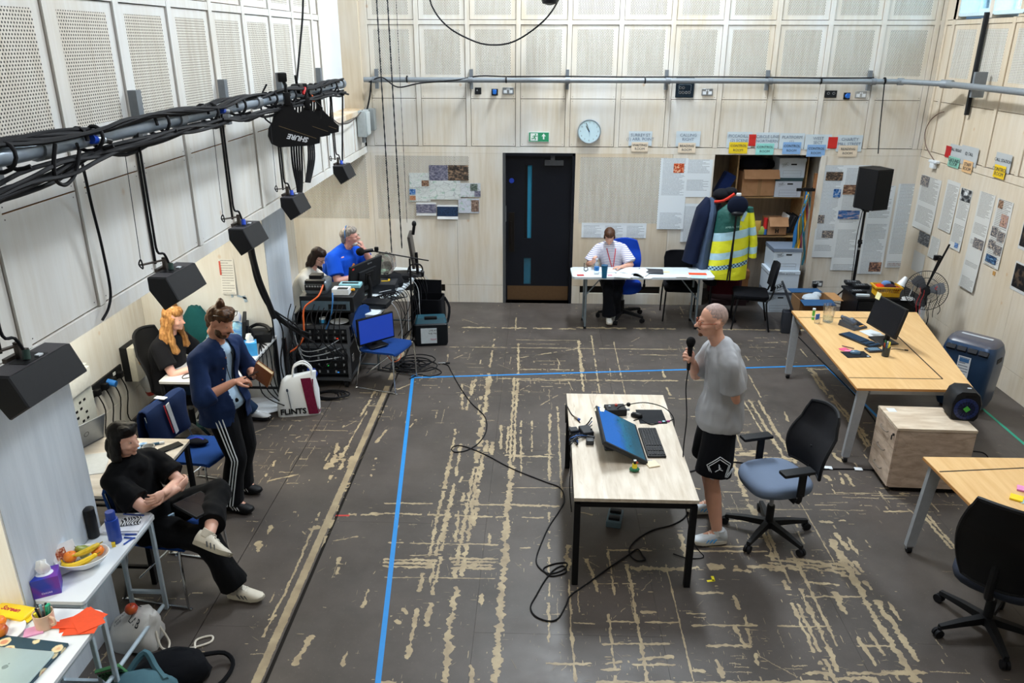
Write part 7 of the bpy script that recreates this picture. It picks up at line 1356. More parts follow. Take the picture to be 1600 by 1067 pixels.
t=thing('blue_router','pale blue network switch on the back of the black amplifier','device',(-2.04,8.22,1.064)); ob('case',B(mat('8CC4D0',.4)).box((-.02,0,.02),(.24,.14,.04),bev=.01),t); ob('vent',B(BK).box((-.02,0,.041),(.18,.05,.003)),t)
one('ear_plugs',B(mat('E8A21E',.5)).sph((0,0,.018),(.022,.018,.018)).sph((.03,.015,.018),(.02,.016,.018)),'small bright orange foam plugs on the black amplifier','ear plugs',(-2.02,8.03,1.064))
one('white_plate',B(mat('DDE4EA',.3)).lathe([(.07,0),(.10,.012),(.098,.014),(.07,.006),(0,.005)],n=30),'white plate on the open rack shelf','plate',(-2.14,7.94,.744)); t=thing('small_tub','small blue and white tub beside the plate on the rack shelf','tub',(-2.32,7.93,.744)); ob('tub',B(mat('3A9ACF',.4)).cyl((0,0,0),(0,0,.04),.034,n=18),t); ob('lid',B(WHT).cyl((0,0,.04),(0,0,.055),.037,n=18),t)
rr=random.Random(12)
for k in range(12):
    x=-2.60+.05*k; P_=[V((x,7.78,1.0-.02*(k%5))),V((x-.03,7.72,.85)),V((x+rr.uniform(-.08,.08),7.71,.6)),V((x+rr.uniform(-.1,.1),7.73,.42)),V((x+rr.uniform(-.08,.08),7.78,.25))]
    cable('black patch cable trailing down the front of the equipment rack',P_,.006,group='patch cables on the rack front')
for k in range(3): cable('grey patch cable looped across the open rack front',[V((-2.60,7.80,.60+.02*k)),V((-2.5,7.70,.5-.05*k)),V((-2.3,7.69,.52-.06*k)),V((-2.12,7.78,.6-.1*k))],.005,mat('9AA0A6',.5),group='grey cables across the rack')
t=thing('blue_connector','blue industrial power connector at the foot of the rack','plug',(-2.42,7.76,.22)); ob('plug',B(mat('2446A8',.4)).cyl((0,0,0),(0,-.08,-.02),.045,n=14),t); ob('lid',B(mat('2446A8',.4)).box((0,-.08,.05),(.09,.015,.07),bev=.004),t)
# blue chair carrying a monitor
CH=(-1.68,8.03); sled_chair('blue chair with chrome legs carrying a monitor beside the equipment rack',(CH[0],CH[1],0),R(72))
monitor('flat monitor showing plain blue, resting on the blue chair seat',V((-1.77,8.0,.455)),R(44),.46,.30,2,.20,mat('1C3FA8',.3,0,.04,3,0,.35),BK,(.22,.18))
# ---- tech table ----
t=thing('folding_table','long white folding table crowded with sound gear, left of the hanging chains','table',(-2.02,9.22,0),R(-7.5)); w,d=.72,1.95
ob('tabletop',B(WT).loft([rr4(w-.06,d-.06,.05,.70),rr4(w,d,.06,.705),rr4(w,d,.06,.735),rr4(w-.03,d-.03,.05,.742)]),t)
for sx in(-1,1):
    for sy in(-1,1): ob('leg',B(GL2).tube([(sx*.28,sy*.78,.69),(sx*.28,sy*.78,0)],.014,n=8),t)
for sy in(-1,1): ob('crossbar',B(GL2).tube([(-.28,sy*.78,.05),(.28,sy*.78,.05)],.012,n=8),t)
TT=.7435
M6,T6=monitor('large black monitor seen from behind on the gear table, red sticker on its corner',V((-2.00,8.72,TT)),R(-113),.62,.36,8,.30,mat('2A5A8A',.3,0,.1,3,0,.3),BKM,(.26,.2))
b=B(mat('C9302A',.5)); b.M=T6; b.box((.27,.031,.15),(.035,.002,.02)); ob('red_sticker',b,M6); text('iiyama',.035,GRY,'lettering',M6,T6@Mx.Translation((-.05,.031,.15))@Mx.Rotation(R(180),4,'Z')@UPR); b=B(mat('08090B',.6)); b.M=T6; b.box((-.02,.05,-.02),(.16,.03,.16),bev=.01).box((0,.065,-.02),(.05,.02,.10)); ob('mount_block',b,M6)
one('mixing_desk',B(mat('15171B',.4)).box((0,0,.05),(.50,.62,.06),rot=Mx.Rotation(R(-6),3,'Y'),bev=.01),'black digital mixing desk in front of the man in the blue T-shirt','mixer',V((-2.20,9.28,TT)),R(-7))
t=thing('keyboard_controller','black control surface with lit buttons under the dark-haired woman’s hands'.replace('’',''),'controller',V((-2.30,8.66,TT)),R(-10)); ob('case',B(mat('1A1C20',.4)).box((0,0,.03),(.34,.46,.05),rot=Mx.Rotation(R(-8),3,'Y'),bev=.008),t); kb=B(mat('3FC4D0',.4,0,.05,9,0,.8)); kb.box((-.03,-.05,.062),(.03,.02,.005)); ob('lit_button',kb,t); kb=B(mat('C9503A',.4)); [kb.box((.05+.03*(i%3),-.1+.05*i,.056),(.02,.02,.006)) for i in range(6)]; ob('buttons',kb,t)
for k,(x,y,w_,d_,h_,c,nm) in enumerate(((-1.84,8.50,.3,.22,.07,'16181C','flat black stage box at the near end of the gear table'),(-1.86,9.12,.3,.3,.12,'22252B','dark camera-style case behind the monitor on the gear table'),(-1.80,9.55,.34,.28,.10,'121317','black flight tray in the far half of the gear table'),(-2.02,9.86,.22,.2,.14,'2E2621','brown-black box at the far end of the gear table'))):
    one('gear_case',B(mat(c,.45)).box((0,0,h_/2),(w_,d_,h_),bev=.03),nm,'case',V((x,y,TT)),R(-8+9*k))
one('yellow_strap',B(mat('E0B81E',.5)).box((0,0,.003),(.10,.02,.006)).box((.045,.04,.003),(.02,.08,.006)),'yellow strap on the dark camera-style case','strap',V((-1.85,9.10,TT+.121)),R(10))
one('backpack',blob([(0,0,0,.16,.13),(0,0,.06,.18,.15),(0,0,.13,.14,.12),(0,0,.17,.06,.05)],m_cloth('17181C'),.05,3),'black soft bag behind the monitor on the gear table','bag',V((-1.84,9.33,TT)))
for k,(px,py,nm,c) in enumerate(((592,395,'green-capped clear bottle between the blue-shirted man and monitor','2F9A5A'),)):
    p=V((-1.98,9.62,TT)); t=thing('water_bottle',nm,'bottle',p); ob('bottle',B(m_glass('D9E9E4',.05,.35)).lathe([(.034,0),(.036,.02),(.036,.16),(.014,.21),(.012,.23)],n=14),t); ob('cap',B(mat(c,.4)).cyl((0,0,.23),(0,0,.25),.015,n=10),t); ob('label_band',B(mat('9FD0B0',.5)).cyl((0,0,.07),(0,0,.12),.0366,n=14),t)
t=thing('plastic_bag','crumpled clear plastic bag standing behind the monitor on the gear table','bag',V((-1.88,9.30,TT+.17))); ob('bag',blob([(0,0,0,.08,.07),(0,0,.08,.13,.10),(0,0,.20,.12,.09),(0,0,.25,.06,.05)],m_glass('DDE6E9',.15,.45),.14,5),t,smooth=60)
t=thing('second_monitor','slim monitor seen edge-on at the far end of the gear table','monitor',V((-1.62,9.80,TT)),R(-85)); ob('casing',B(mat('3A3634',.4)).box((0,0,.34),(.40,.035,.42),rot=Mx.Rotation(R(7),3,'X'),bev=.008),t); ob('stand',B(BK).box((0,.04,.01),(.22,.2,.02),bev=.005).tube([(0,.06,.01),(0,.05,.3)],.02),t); ob('clip_lamp',B(BK).cyl((0,.02,.54),(.02,.04,.66),.02).sph((.02,.04,.68),(.03,.03,.04)),t)
t=thing('headphones','black headphones resting over the far end of the gear table','headphones',V((-1.56,9.62,TT+.09)),R(20)); ob('band',B(BK).tube([(-.09,0,0),(-.09,0,.05),(-.05,0,.10),(.05,0,.10),(.09,0,.05),(.09,0,0)],.010,sm=3),t); 
for s_ in(-1,1): ob('ear_cup',B(BK).cyl((s_*.075,0,-.02),(s_*.10,0,-.02),.042,n=16),t)
t=thing('talkback_microphone','black foam-covered talkback microphone on a boom arm over the gear table','microphone',V((-1.72,9.55,0))); ob('stand_pole',B(BK).cyl((.16,-.33,.1),(.16,-.33,1.12),.012),t); ob('boom',B(BK).cyl((.35,-.05,1.02),(-.30,-.36,1.22),.008),t); ob('foam_head',B(mat('0B0C0E',.95,0,.3,200)).sph((-.42,-.42,1.22),(.055,.05,.05)),t); ob('body',B(BK).cyl((-.38,-.40,1.22),(-.28,-.35,1.225),.022).box((-.24,-.33,1.235),(.05,.04,.05),bev=.01),t)
for k in range(3): a=k*2.09+.4; ob('leg',B(BK).cyl((.16,-.33,.22),(.16+.24*math.cos(a),-.33+.24*math.sin(a),.012),.008,n=8),t)
rr=random.Random(33)
for k in range(16):
    y=8.55+.09*k; x=-1.66+.13*(y-8.55)*.9; L=rr.uniform(.25,.7); P_=[V((x-.30+rr.uniform(-.05,.1),y+rr.uniform(-.1,.1),TT+.03)),V((x-.06,y,TT+.05)),V((x+.03+.02*rr.random(),y+.02,TT-.08)),V((x+.06+rr.uniform(-.04,.04),y+rr.uniform(-.08,.08),TT-L*.7)),V((x-.02+rr.uniform(-.1,.1),y+rr.uniform(-.15,.15),max(.02,TT-L-.1)))]
    cable('thin cable spilling over the right edge of the gear table',P_,.0045,[RUB,DKG,mat('B9BDC2',.5)][0 if k%5 else 2],group='cables spilling off the gear table')
for k in range(8):
    c0=V((-1.95+.03*k,8.62+.03*k,TT+.012)); cable('black cable snarled on the near end of the gear table',[c0,c0+V((.1,-.1,.03)),c0+V((.2,-.02,.01)),c0+V((.12,.1,.05)),c0+V((.02,.04,.02)),c0+V((.1,-.06+.02*k,.03))],.005,group='cables snarled on the gear table')
for k in range(9):
    cx_,cy_=-1.62+.03*k,8.38+.07*(k%4); r0=.07+.013*k; P_=[V((cx_+r0*math.cos(a)*1.3,cy_+r0*math.sin(a),.008+.006*k)) for a in [j*.7+k for j in range(10)]]
    cable('black cable coil in the heap on the floor below the gear table',P_,.007,group='cable coils under the gear table')
for k in range(4): P_=[V((-2.25+.02*k+(.12+.02*k)*math.cos(a),7.62+.1*math.sin(a),.008+.008*k)) for a in [j*.75+k for j in range(9)]]; cable('black cable coil on the floor in front of the rack',P_,.008,group='cable coils before the rack')
one('cable_loop',B(RUB).tube([g(640,592),g(655,585),g(672,588),g(690,582),g(676,574),g(660,580)],.006,sm=5),'black cable loop lying near the corner of the blue tape','cable')
t=thing('inline_plug','silver inline connector on the floor cable near the tape corner','plug',PZ(691,569,0)); ob('barrel',B(CHR).cyl((-.05,0,.012),(.04,.01,.012),.012),t); ob('boot',B(BK).cyl((.04,.01,.012),(.09,.015,.012),.009),t)
for k in range(5): cable('orange cable loop behind the legs of the blue chair' if k==0 else 'black cable heaped under the blue chair carrying the monitor',[V((-1.72+.05*k,8.2,.3-.05*k)),V((-1.62,8.15+.02*k,.2)),V((-1.55+.03*k,8.25,.22)),V((-1.6,8.3,.33)),V((-1.72,8.25,.32))] if k==0 else [V((-1.9+.1*k,8.4,.01)),V((-1.7,8.5+.03*k,.03)),V((-1.5,8.42,.015)),V((-1.6+.05*k,8.3,.02)),V((-1.8,8.38,.03))],.006,mat('C9602E',.5) if k==0 else RUB,group=None if k==0 else 'cables heaped under the blue chair')
# ================= overhead: left rail, hung speakers, antennas =================
PXR=-2.12; PZR=3.17
t=thing('wall_rail','grey steel rail running along the left wall wrapped in black cables','rail',(PXR,YF+.1,PZR)); ob('tube',B(mat('8C99A8',.35,.3)).cyl((0,0,0),(0,8.62-YF-.1,0),.040,n=20),t)
for y in(3.32,4.66,6.0,7.34,8.68): br=ob('bracket',B(RBK).bb((-.25,y-YF-.1-.03,-.16),(-.20,y-YF-.1+.03,.16)).bb((-.2,y-YF-.1-.02,-.02),(-.03,y-YF-.1+.02,.02)),t); ob('clamp',B(RBK).cyl((0,y-YF-.13,0),(0,y-YF-.05,0),.052,n=16),br)
rr=random.Random(77)
for k in range(12):
    P_=[]; y=1.2; ph=rr.random()*6; A=rr.uniform(.02,.06)
    while y<8.7:
        sag=(.04+.05*abs(math.sin(y*1.1+ph*.3))+.09*max(0,3.6-y)) if k<7 else .02
        P_.append(V((PXR+.045+.03*math.sin(y*2+ph),y,PZR-.02-sag*rr.uniform(.4,1.1) if k<7 else PZR+.045+.02*math.sin(y*5+ph)))); y+=rr.uniform(.25,.45)
    cable('black cable draped along the left wall rail',P_,.010,group='cables draped along the left wall rail',sm=4)
for k,y in enumerate((2.95,3.6,4.3,5.0,5.5,6.2,6.7,7.0,7.5,8.1)):
    P_=[V((PXR+.055*math.cos(a)+.004*j,y+.012*j,PZR+.055*math.sin(a))) for j,a in enumerate([i*.9 for i in range(14)])]; cable('black cable wound round the left wall rail',P_,.009,group='cable windings on the left wall rail',sm=2)
for k,(px0,px1,pyb) in enumerate(((118,130,290),(430,425,205),(262,252,240))):
    pass
cable('black cable loop hanging below the left wall rail, left part of the photo',[PX(86,225,-2.05),PX(84,262,-2.05),PX(90,284,-2.05),PX(104,288,-2.05),PX(118,270,-2.05),PX(124,235,-2.05)],.009,sm=6)
cable('single black cable hanging down the left wall from the rail',[PX(120,225,-2.05),PX(130,262,-2.2),PX(143,320,-2.3),PX(158,380,-2.32),PX(172,450,-2.33),PX(170,480,-2.33),PX(160,500,-2.34)],.008)
for k,(px,py,yy) in enumerate(((155,217,0),(352,172,1),(502,133,2))):
    p=PX(px,py,PXR+.05); t=thing('cable_connector','blue and silver cable connector on the left rail, %s'%['nearest the camera','middle of the three','farthest, near the rail end'][k],'connector',p,R(85)); ob('shell',B(mat('9AA4AE',.3,.6)).cyl((-.03,0,0),(.03,0,-.01),.018,n=12),t); ob('collar',B(mat('1E50D0',.4)).cyl((-.06,0,.005),(-.03,0,0),.022,n=12),t); ob('boot',B(BK).cyl((.03,0,-.01),(.08,.0,-.02),.014,n=10),t)
# hanging loudspeakers
def hang(label,y,rz=0,cap='1E50D0',sc=1.0):
    x=-2.05; z=2.335; t=thing('hanging_loudspeaker',label,'loudspeaker',(x,y,z),rz); t.scale=(.66,.66,.66); K=mat('17181C',.55,0,.1,20); TP=mat('3A383C',.5,0,.1,30)
    # wedge: wider at the bottom front
    L=.28*sc; prof=[(-.10,.10),(.10,.10),(.17,-.06),(.12,-.16),(-.02,-.12)]
    prof=[(-.09,.09),(.075,.09),(.16,-.10),(.02,-.19),(-.09,-.02)]
    rs=[[V((px_,yy,pz_)) for px_,pz_ in prof] for yy in(-L,-L+.012,L-.012,L)]
    for i,s_ in((0,.95),(3,.95)): rs[i]=[V((p.x*s_,p.y,p.z*s_)) for p in rs[i]]
    ob('cabinet',B(K).loft(rs),t,smooth=20); ob('top_panel',B(TP).bb((-.085,-L+.02,.09),(.07,L-.02,.094)),t); ob('recess',B(BK).bb((-.06,-.10,.0945),(.055,.10,.097)),t)
    ob('connector',B(mat(cap,.4)).cyl((0,-.02,.095),(-.01,.0,.15),.022,n=12).box((.03,.05,.10),(.03,.04,.012),WHT),t)
    ob('bracket',B(mat('4A423C',.4,.5)).box((-.06,-.16,.20),(.03,.36,.012),rot=Mx.Rotation(R(-8),3,'X')).box((-.06,.0,.145),(.03,.03,.11)).box((-.10,.02,.10),(.03,.2,.03)),t)
    ob('shackle',B(BK).tube([(-.06,-.33,.19),(-.045,-.35,.23),(-.06,-.34,.27),(-.075,-.35,.23)],.006,closed=True,sm=3),t)
    ob('safety_wire',B(DKG).tube([(-.06,-.34,.27),(-.07,-.28,(PZR-z)/.66)],.003,n=4),t)
    ob('hanging_rod',B(BK).tube([(-.06,-.14,.18),(-.068,-.13,.5),(-.07,-.12,(PZR-z)/.66)],.012,n=6),t); ob('signal_cable',B(RUB).tube([(-.02,0,.14),(-.03,-.04,.24),(-.045,-.11,.28),(-.05,-.11,.5),(-.055,-.10,(PZR-z)/.66)],.010,n=6,sm=4),t)
    return t
hl=['hanging black wedge speaker nearest the camera, far left of the photo','second hanging wedge speaker from the left, above the ginger-haired woman','third hanging wedge speaker from the left, before the far pillar','fourth hanging wedge speaker, left of the dark-haired woman','farthest hanging wedge speaker near the back wall map collage']
for k,(y,s_) in enumerate(((2.86,1.02),(4.18,.9),(5.33,.78),(6.46,.72),(8.20,.72))): hang(hl[k],y,R(-4),'23403A' if k<2 else '1E50D0',s_)
for k,(pts) in enumerate(([(398,190),(0,0)],)): pass
# bundle of cables dropping behind the paddles
for k in range(5): cable('black cable dropping from the antenna paddles to the fourth hanging speaker',[PX(453+5*k,158,-2.13),PX(455+4*k,225,-2.15),PX(458+3.5*k,260,-2.18),PX(464+2*k,290,-2.18),PX(466+k,310,-2.18)],.010,group='cables dropping below the antenna paddles')
for k in range(4): cable('black cable dropping from the rail behind the second antenna paddle',[PX(479+4*k,150,-2.14),PX(481+3*k,215,-2.2),PX(482+3*k,250,-2.2),PX(478+2*k,285,-2.22)],.010,group='cables dropping behind the second paddle')
cable('black cable falling from the ceiling to the left wall rail',[PX(474,-40,PXR),PX(473,20,PXR),PX(469,70,PXR),PX(464,125,PXR)],.010)
cable('brown cable swag from the left rail end to the grey junction boxes',[PX(519,185,-2.3),PX(530,193,-2.3),PX(545,192,-2.3),PX(558,182,-2.3),PX(566,172,-2.32)],.007,mat('4A403C',.6))
for k,(ax,ay,bx,by) in enumerate(((517,140,516,188),)): cable('black strap hanging from the far end of the left wall rail',[PX(ax,ay,-2.15),PX(bx,by,-2.18)],.010,sm=0)
cable('black cable from the rail end to the farthest hanging speaker',[PX(527,132,-2.1),PX(530,145,-2.05),PX(535,147,-2.05),PX(535,200,-2.05),PX(535,252,-2.05)],.009)
# antenna paddles
def paddle(label,px,py,x,sc,lettering):
    p=PX(px,py,x); d_=(CAM-p); rz=math.atan2(d_.x,-d_.y)+R(12)
    t=thing('antenna_paddle',label,'antenna',p,(0,R(0),rz)); K=mat('0D0E12',.5,0,.1,20)
    poly=[(-.02,.17),(.035,.17),(.05,.12),(.24,-.08),(.23,-.155),(.14,-.17),(-.10,-.17),(-.155,-.14),(-.175,-.08),(-.165,-.02),(-.13,.03),(-.115,.08),(-.07,.11)]
    poly=[(a*sc,b_*sc) for a,b_ in poly]; ob('paddle',B(K).prism(poly,.014,None,UPR@Mx.Translation((0,0,-.007))),t,smooth=0)
    ob('trace',B(mat('8A7A5A',.4,.5)).box((.06*sc,-.0085,-.06*sc),(.31*sc,.002,.0035),rot=Mx.Rotation(R(21),3,'Y')),t)
    if lettering: text('SHURE',.055*sc,mat('E3E8EE'),'lettering',t,Mx.Translation((.06*sc,-.0085,-.105*sc))@UPR@Mx.Rotation(R(180-14),4,'Z'),bold=.002,shear=.25)
    ob('mount',B(BK).box((0,.0,.20*sc),(.05,.05,.10),bev=.01).tube([(0,0,.24*sc),(0,.0,.30*sc),(-.02,.03,.36*sc)],.014).box((-.02,.02,.36*sc),(.07,.07,.07),bev=.01),t)
    ob('lead',B(RUB).tube([(-.12*sc,.01,.0),(-.19*sc,.01,.07),(-.2*sc,.01,.2),(-.14*sc,.02,.31)],.007,n=6,sm=4),t); return t
paddle('nearest black antenna paddle with white lettering, clamped under the left rail',452,195,-2.00,1.0,True)
paddle('second black antenna paddle half hidden behind the first',482,190,-2.05,.80,False)
paddle('farthest black antenna paddle, partly hidden behind the second',500,188,-2.10,.74,False)
t=thing('rail_clamp','black clamp with red lever on top of the left rail above the paddles','clamp',PX(460,148,PXR+.0)+V((.03,0,.03))); ob('jaw',B(BK).box((0,0,.02),(.08,.10,.08),bev=.015).cyl((0,0,.04),(0,-.02,.13),.012),t); ob('lever',B(mat('C9242A',.4)).box((.05,.03,.0),(.02,.09,.02),rot=Mx.Rotation(R(35),3,'X'),bev=.004),t); 
t=thing('orange_clip','small orange clip under the left rail between the paddles','clip',PX(488,150,PXR+.05)-V((0,0,.02))); ob('clip',B(mat('E0602A',.4)).box((0,0,0),(.02,.08,.03),rot=Mx.Rotation(R(-30),3,'X')),t); ob('arm',B(BK).tube([(0,-.2,.10),(0,.0,.0),(.02,.22,-.10),(.0,.2,-.2)],.008),t)
# ================= people =================
def remesh(b,vox,it=5,fac=.5,disp=0,dsc=9.,seed=0):
    me=b.mesh('tmp',0); o=bpy.data.objects.new('tmp',me)
    m=o.modifiers.new('r','REMESH'); m.mode='VOXEL'; m.voxel_size=vox; m.use_smooth_shade=True
    s=o.modifiers.new('s','SMOOTH'); s.factor=fac; s.iterations=it
    r=baked(o)
    if disp:
        n=len(r.vertices); co=[0.0]*(3*n); no=[0.0]*(3*n); r.vertices.foreach_get('co',co); r.vertices.foreach_get('normal',no); ox,oy,oz=seed*3.1,seed*1.7,seed
        for i in range(0,3*n,3):
            p=V((co[i]*dsc+ox,co[i+1]*dsc+oy,co[i+2]*dsc*.5+oz)); k=disp*(noise.noise(p)+.5*noise.noise(p*2.3)); co[i]+=no[i]*k; co[i+1]+=no[i+1]*k; co[i+2]+=no[i+2]*k
        r.vertices.foreach_set('co',co)
    r.materials.clear(); r.shade_smooth(); return r
def ring(c,a,b_,ra,rb,n=20,p=2.0):
    o=[]
    for k in range(n):
        t=2*math.pi*k/n; x,y=math.cos(t),math.sin(t); q=(abs(x)**p+abs(y)**p)**(-1/p); o.append(c+a*(ra*x*q)+b_*(rb*y*q))
    return o
def limb(b,pts,rs,sm=4,flat=False,ry=1.0):
    P_=crom([V(p) for p in pts],sm) if len(pts)>2 else [V(pts[0]).lerp(V(pts[1]),i/4) for i in range(5)]
    n=len(P_); R_=[]
    for i in range(n):
        t=i/(n-1)*(len(rs)-1); k=min(int(t),len(rs)-2); R_.append(rs[k]+(rs[k+1]-rs[k])*(t-k))
    b.tube(P_,R_,n=14)
    if not flat:
        b.sph(P_[0],R_[0]*.99,n=12); b.sph(P_[-1],R_[-1]*.99,n=12)
def ik(a,t,l1,l2,pole):
    a,t,pole=V(a),V(t),V(pole); d=t-a; L=d.length; 
    if L>(l1+l2)*.995: t=a+d.normalized()*(l1+l2)*.995; d=t-a; L=d.length
    u=d.normalized(); x=(l1*l1-l2*l2+L*L)/(2*L); h=math.sqrt(max(0,l1*l1-x*x)); w=(pole-a); w=(w-u*w.dot(u)).normalized(); return a+u*x+w*h,t
def hand(wrist,dr,pn,side,curl=.35,thumb=.5,sc=1.0,spread=.0,curls=None):
    """wrist point, direction of fingers, palm normal (the way the palm faces), side=+1 thumb on dr x pn side"""
    b=B(BK); d=V(dr).normalized(); n=V(pn); n=(n-d*n.dot(d)).normalized(); s=d.cross(n)*side; w=V(wrist)
    b.loft([ring(w-d*.03*sc,s,n,.027*sc,.020*sc),ring(w,s,n,.027*sc,.018*sc),ring(w+d*.025*sc,s,n,.034*sc,.017*sc),ring(w+d*.06*sc,s,n,.041*sc,.0155*sc),ring(w+d*.088*sc,s,n,.040*sc,.013*sc),ring(w+d*.096*sc,s,n,.034*sc,.009*sc)])
    for k,(off,L,r_) in enumerate(((.030,.072,.0088),(.0102,.080,.0092),(-.0102,.074,.0088),(-.030,.060,.0078))):
        c=(curls[k] if curls else curl+.06*k); p=w+d*(.090 if k in(1,2) else .084)*sc+s*off*sc; a=0; pts=[p-d*.02*sc,p]; sp=(off*spread*12)
        for j,f in enumerate((.45,.31,.24)):
            a+=c*(1.0,1.25,.8)[j]; dd=(d*math.cos(a)+n*math.sin(a)+s*sp).normalized(); p=p+dd*L*f*sc; pts.append(p)
        b.tube(crom(pts,3),[r_*sc,r_*sc,r_*.93*sc,r_*.8*sc],n=9); b.sph(pts[-1],r_*.8*sc,n=8)
    p=w+d*.02*sc+s*.028*sc; pts=[p-s*.012*sc]; dd=(d*.75+s*.75+n*.25*thumb).normalized(); pts.append(p+dd*.034*sc); dd2=(d*.95+s*.25+n*thumb).normalized(); pts.append(pts[-1]+dd2*.032*sc); dd3=(d*1.0-s*.05+n*thumb*1.3).normalized(); pts.append(pts[-1]+dd3*.026*sc)
    b.tube(crom(pts,3),[.015*sc,.0125*sc,.0105*sc,.0088*sc],n=9); b.sph(pts[-1],.0088*sc,n=8)
    return b
def headmesh(b,c,M,sc=1.0,fem=False,nose=1.0,jaw=1.0):
    T=lambda x,y,z:c+M@(V((x,y,z))*sc)
    E_=lambda p,r:b.sph(T(*p),tuple(q*sc for q in r),n=18,M=M)
    E_((0,.016,.030),(.076,.094,.090)); E_((0,-.020,-.020),(.063,.074,.085)); E_((0,-.026,-.070),(.052*jaw,.056,.042)); E_((0,-.076,-.092),(.020*jaw,.016,.016))
    E_((0,-.073,.022),(.046,.010,.010)); E_((.034,-.062,-.030),(.026,.024,.022)); E_((-.034,-.062,-.030),(.026,.024,.022))
    b.cyl(T(0,-.084,.008),T(0,-.110*nose,-.026),.008*sc,r1=.012*sc,n=10); E_((0,-.110*nose,-.029),(.013,.013,.010)); E_((.011,-.096,-.031),(.008,.009,.007)); E_((-.011,-.096,-.031),(.008,.009,.007))
    E_((0,-.088,-.056),(.022,.011,.006)); E_((0,-.087,-.066),(.020,.011,.006))
    for s_ in(-1,1): E_((s_*.074,.014,-.012),(.009,.019,.031)); E_((s_*.079,.022,.004),(.007,.014,.014))
    b.cyl(T(0,.02,-.05),T(0,.03,-.13),.055*sc if not fem else .047*sc,n=14)
class Person:
    def __init__(s,label,base,hip,neck,head,face,body_dir,look_pitch=0,sc=1.0,fat=1.0,skin='D09A80',fem=False,sh=.185,spine_bow=.02,side_roll=0,tor_dir=None,vox=.0075,hair_only=False):
        s.t=thing('person',label,'person',base); s.base=V(base); s.hip=V(hip); s.neck=V(neck); s.headc=V(head); s.sc=sc; s.fat=fat; s.skin=m_skin(skin); s.fem=fem; s.vox=vox
        f=V(body_dir).normalized(); s.f0=V((f.x,f.y,0)).normalized(); s.lat0=V((-s.f0.y,s.f0.x,0))  # lat = left side
        tf=V(tor_dir or body_dir); s.f1=V((tf.x,tf.y,0)).normalized(); s.lat1=V((-s.f1.y,s.f1.x,0))
        ax=(s.neck-s.hip); s.L=ax.length; s.bow=spine_bow; s.shw=sh*sc
        s.B=B(BK); hf=V(face).normalized(); hf=V((hf.x,hf.y,0)).normalized(); X=V((-hf.y,hf.x,0)) # x axis: with forward -y => x = left... 
        # head matrix columns: x (left), y (back), z (up)
        s.HM=Mx((X,-hf,V((0,0,1)))).transposed()
        s.HM=s.HM@Mx.Rotation(look_pitch,3,'X'); s.HM=s.HM@Mx.Rotation(side_roll,3,'Y')
        s.shc=s.at(.86); s.sL=s.shc+s.lat1*s.shw; s.sR=s.shc-s.lat1*s.shw
    def frame(s,t):
        lat=s.lat0.lerp(s.lat1,max(0,min(1,t))).normalized(); ax=(s.neck-s.hip).normalized(); fw_=lat.cross(ax)*-1
        fw_=ax.cross(lat)*-1 if False else lat.cross(ax); 
        if fw_.dot(s.f0)<0: fw_=-fw_
        return lat,ax,fw_
    def at(s,t,o=0):
        lat,ax,f=s.frame(t); return s.hip+ax*(s.L*t)-f*s.bow*math.sin(math.pi*max(0,min(1,t)))*2+f*o
    TAB=[(-.16,.150,.100),(0,.166,.122),(.18,.156,.118),(.36,.142,.108),(.58,.158,.118),(.76,.168,.112),(.88,.160,.092),(.96,.100,.074),(1.02,.058,.058)]
    def torso(s,b,inf=0,t0=-.16,t1=1.02,flare=0,belly=0,tab=None,widen=1.0):
        rs=[]; N=18
        for i in range(N+1):
            t=t0+(t1-t0)*i/N; T=tab or s.TAB
            for (a,ra,rb),(c,rc,rd) in zip(T,T[1:]):
                if t<=c or (c,rc,rd)==T[-1]:
                    u=max(0,min(1,(t-a)/(c-a))); rx=ra+(rc-ra)*u; ry=rb+(rd-rb)*u; break
            if t<-.16: rx,ry=T[0][1],T[0][2]
            k=s.fat if t<.9 else 1; bl=belly*math.exp(-((t-.25)/.25)**2); fl=flare*max(0,(.3-t)); lat,ax,f=s.frame(t)
            rx=rx*k*s.sc*(widen if t<.85 else 1)+inf+fl; ry=ry*k*s.sc+inf+fl+bl/2
            rs.append(ring(s.at(t,bl/2),lat,f,rx,ry,p=2.35))
        b.loft(rs)
        if t1>.9:
            if inf>0: b.sph(s.at(.90),(.11*s.sc+inf*.5,.11*s.sc+inf*.5,.085),n=16); b.sph(s.at(.955),(.072*s.sc+inf,.072*s.sc+inf,.040),n=16)
            for sh in(s.sL,s.sR): limb(b,[s.at(1.0)-s.frame(.9)[2]*.012,s.at(.93).lerp(sh,.6)+V((0,0,.012)),sh],[(.050*s.sc+inf*.8),(.052*s.sc*(1+.35*(s.fat-1))+inf),(.055*s.sc*(1+.35*(s.fat-1))+inf*.8)])
            if inf>0:
                for sh in(s.sL,s.sR): kk=s.sc*(1+.4*(s.fat-1)); limb(b,[s.shc.lerp(sh,.4),sh],[.055*kk+inf*.8,.057*kk+inf*.6])
    def arm(s,side,wr,pole,hd=None,pn=None,curl=.35,thumb=.5,curls=None,hand_on=True,l1=.295,l2=.26,spread=0):
        sh=s.sL if side>0 else s.sR; el,w=ik(sh,wr,l1*s.sc,l2*s.sc,pole); k=s.sc*(.93 if s.fem else 1)*(1+.35*(s.fat-1)); 
        limb(s.B,[s.shc.lerp(sh,.45),sh+V((0,0,-.01))],[.052*k,.056*k]); limb(s.B,[sh,sh.lerp(el,.4),el],[.055*k,.050*k,.040*k]); limb(s.B,[el,el.lerp(w,.3),w],[.041*k,.042*k,.027*k])
        d={'sh':sh,'el':el,'w':w,'k':k}
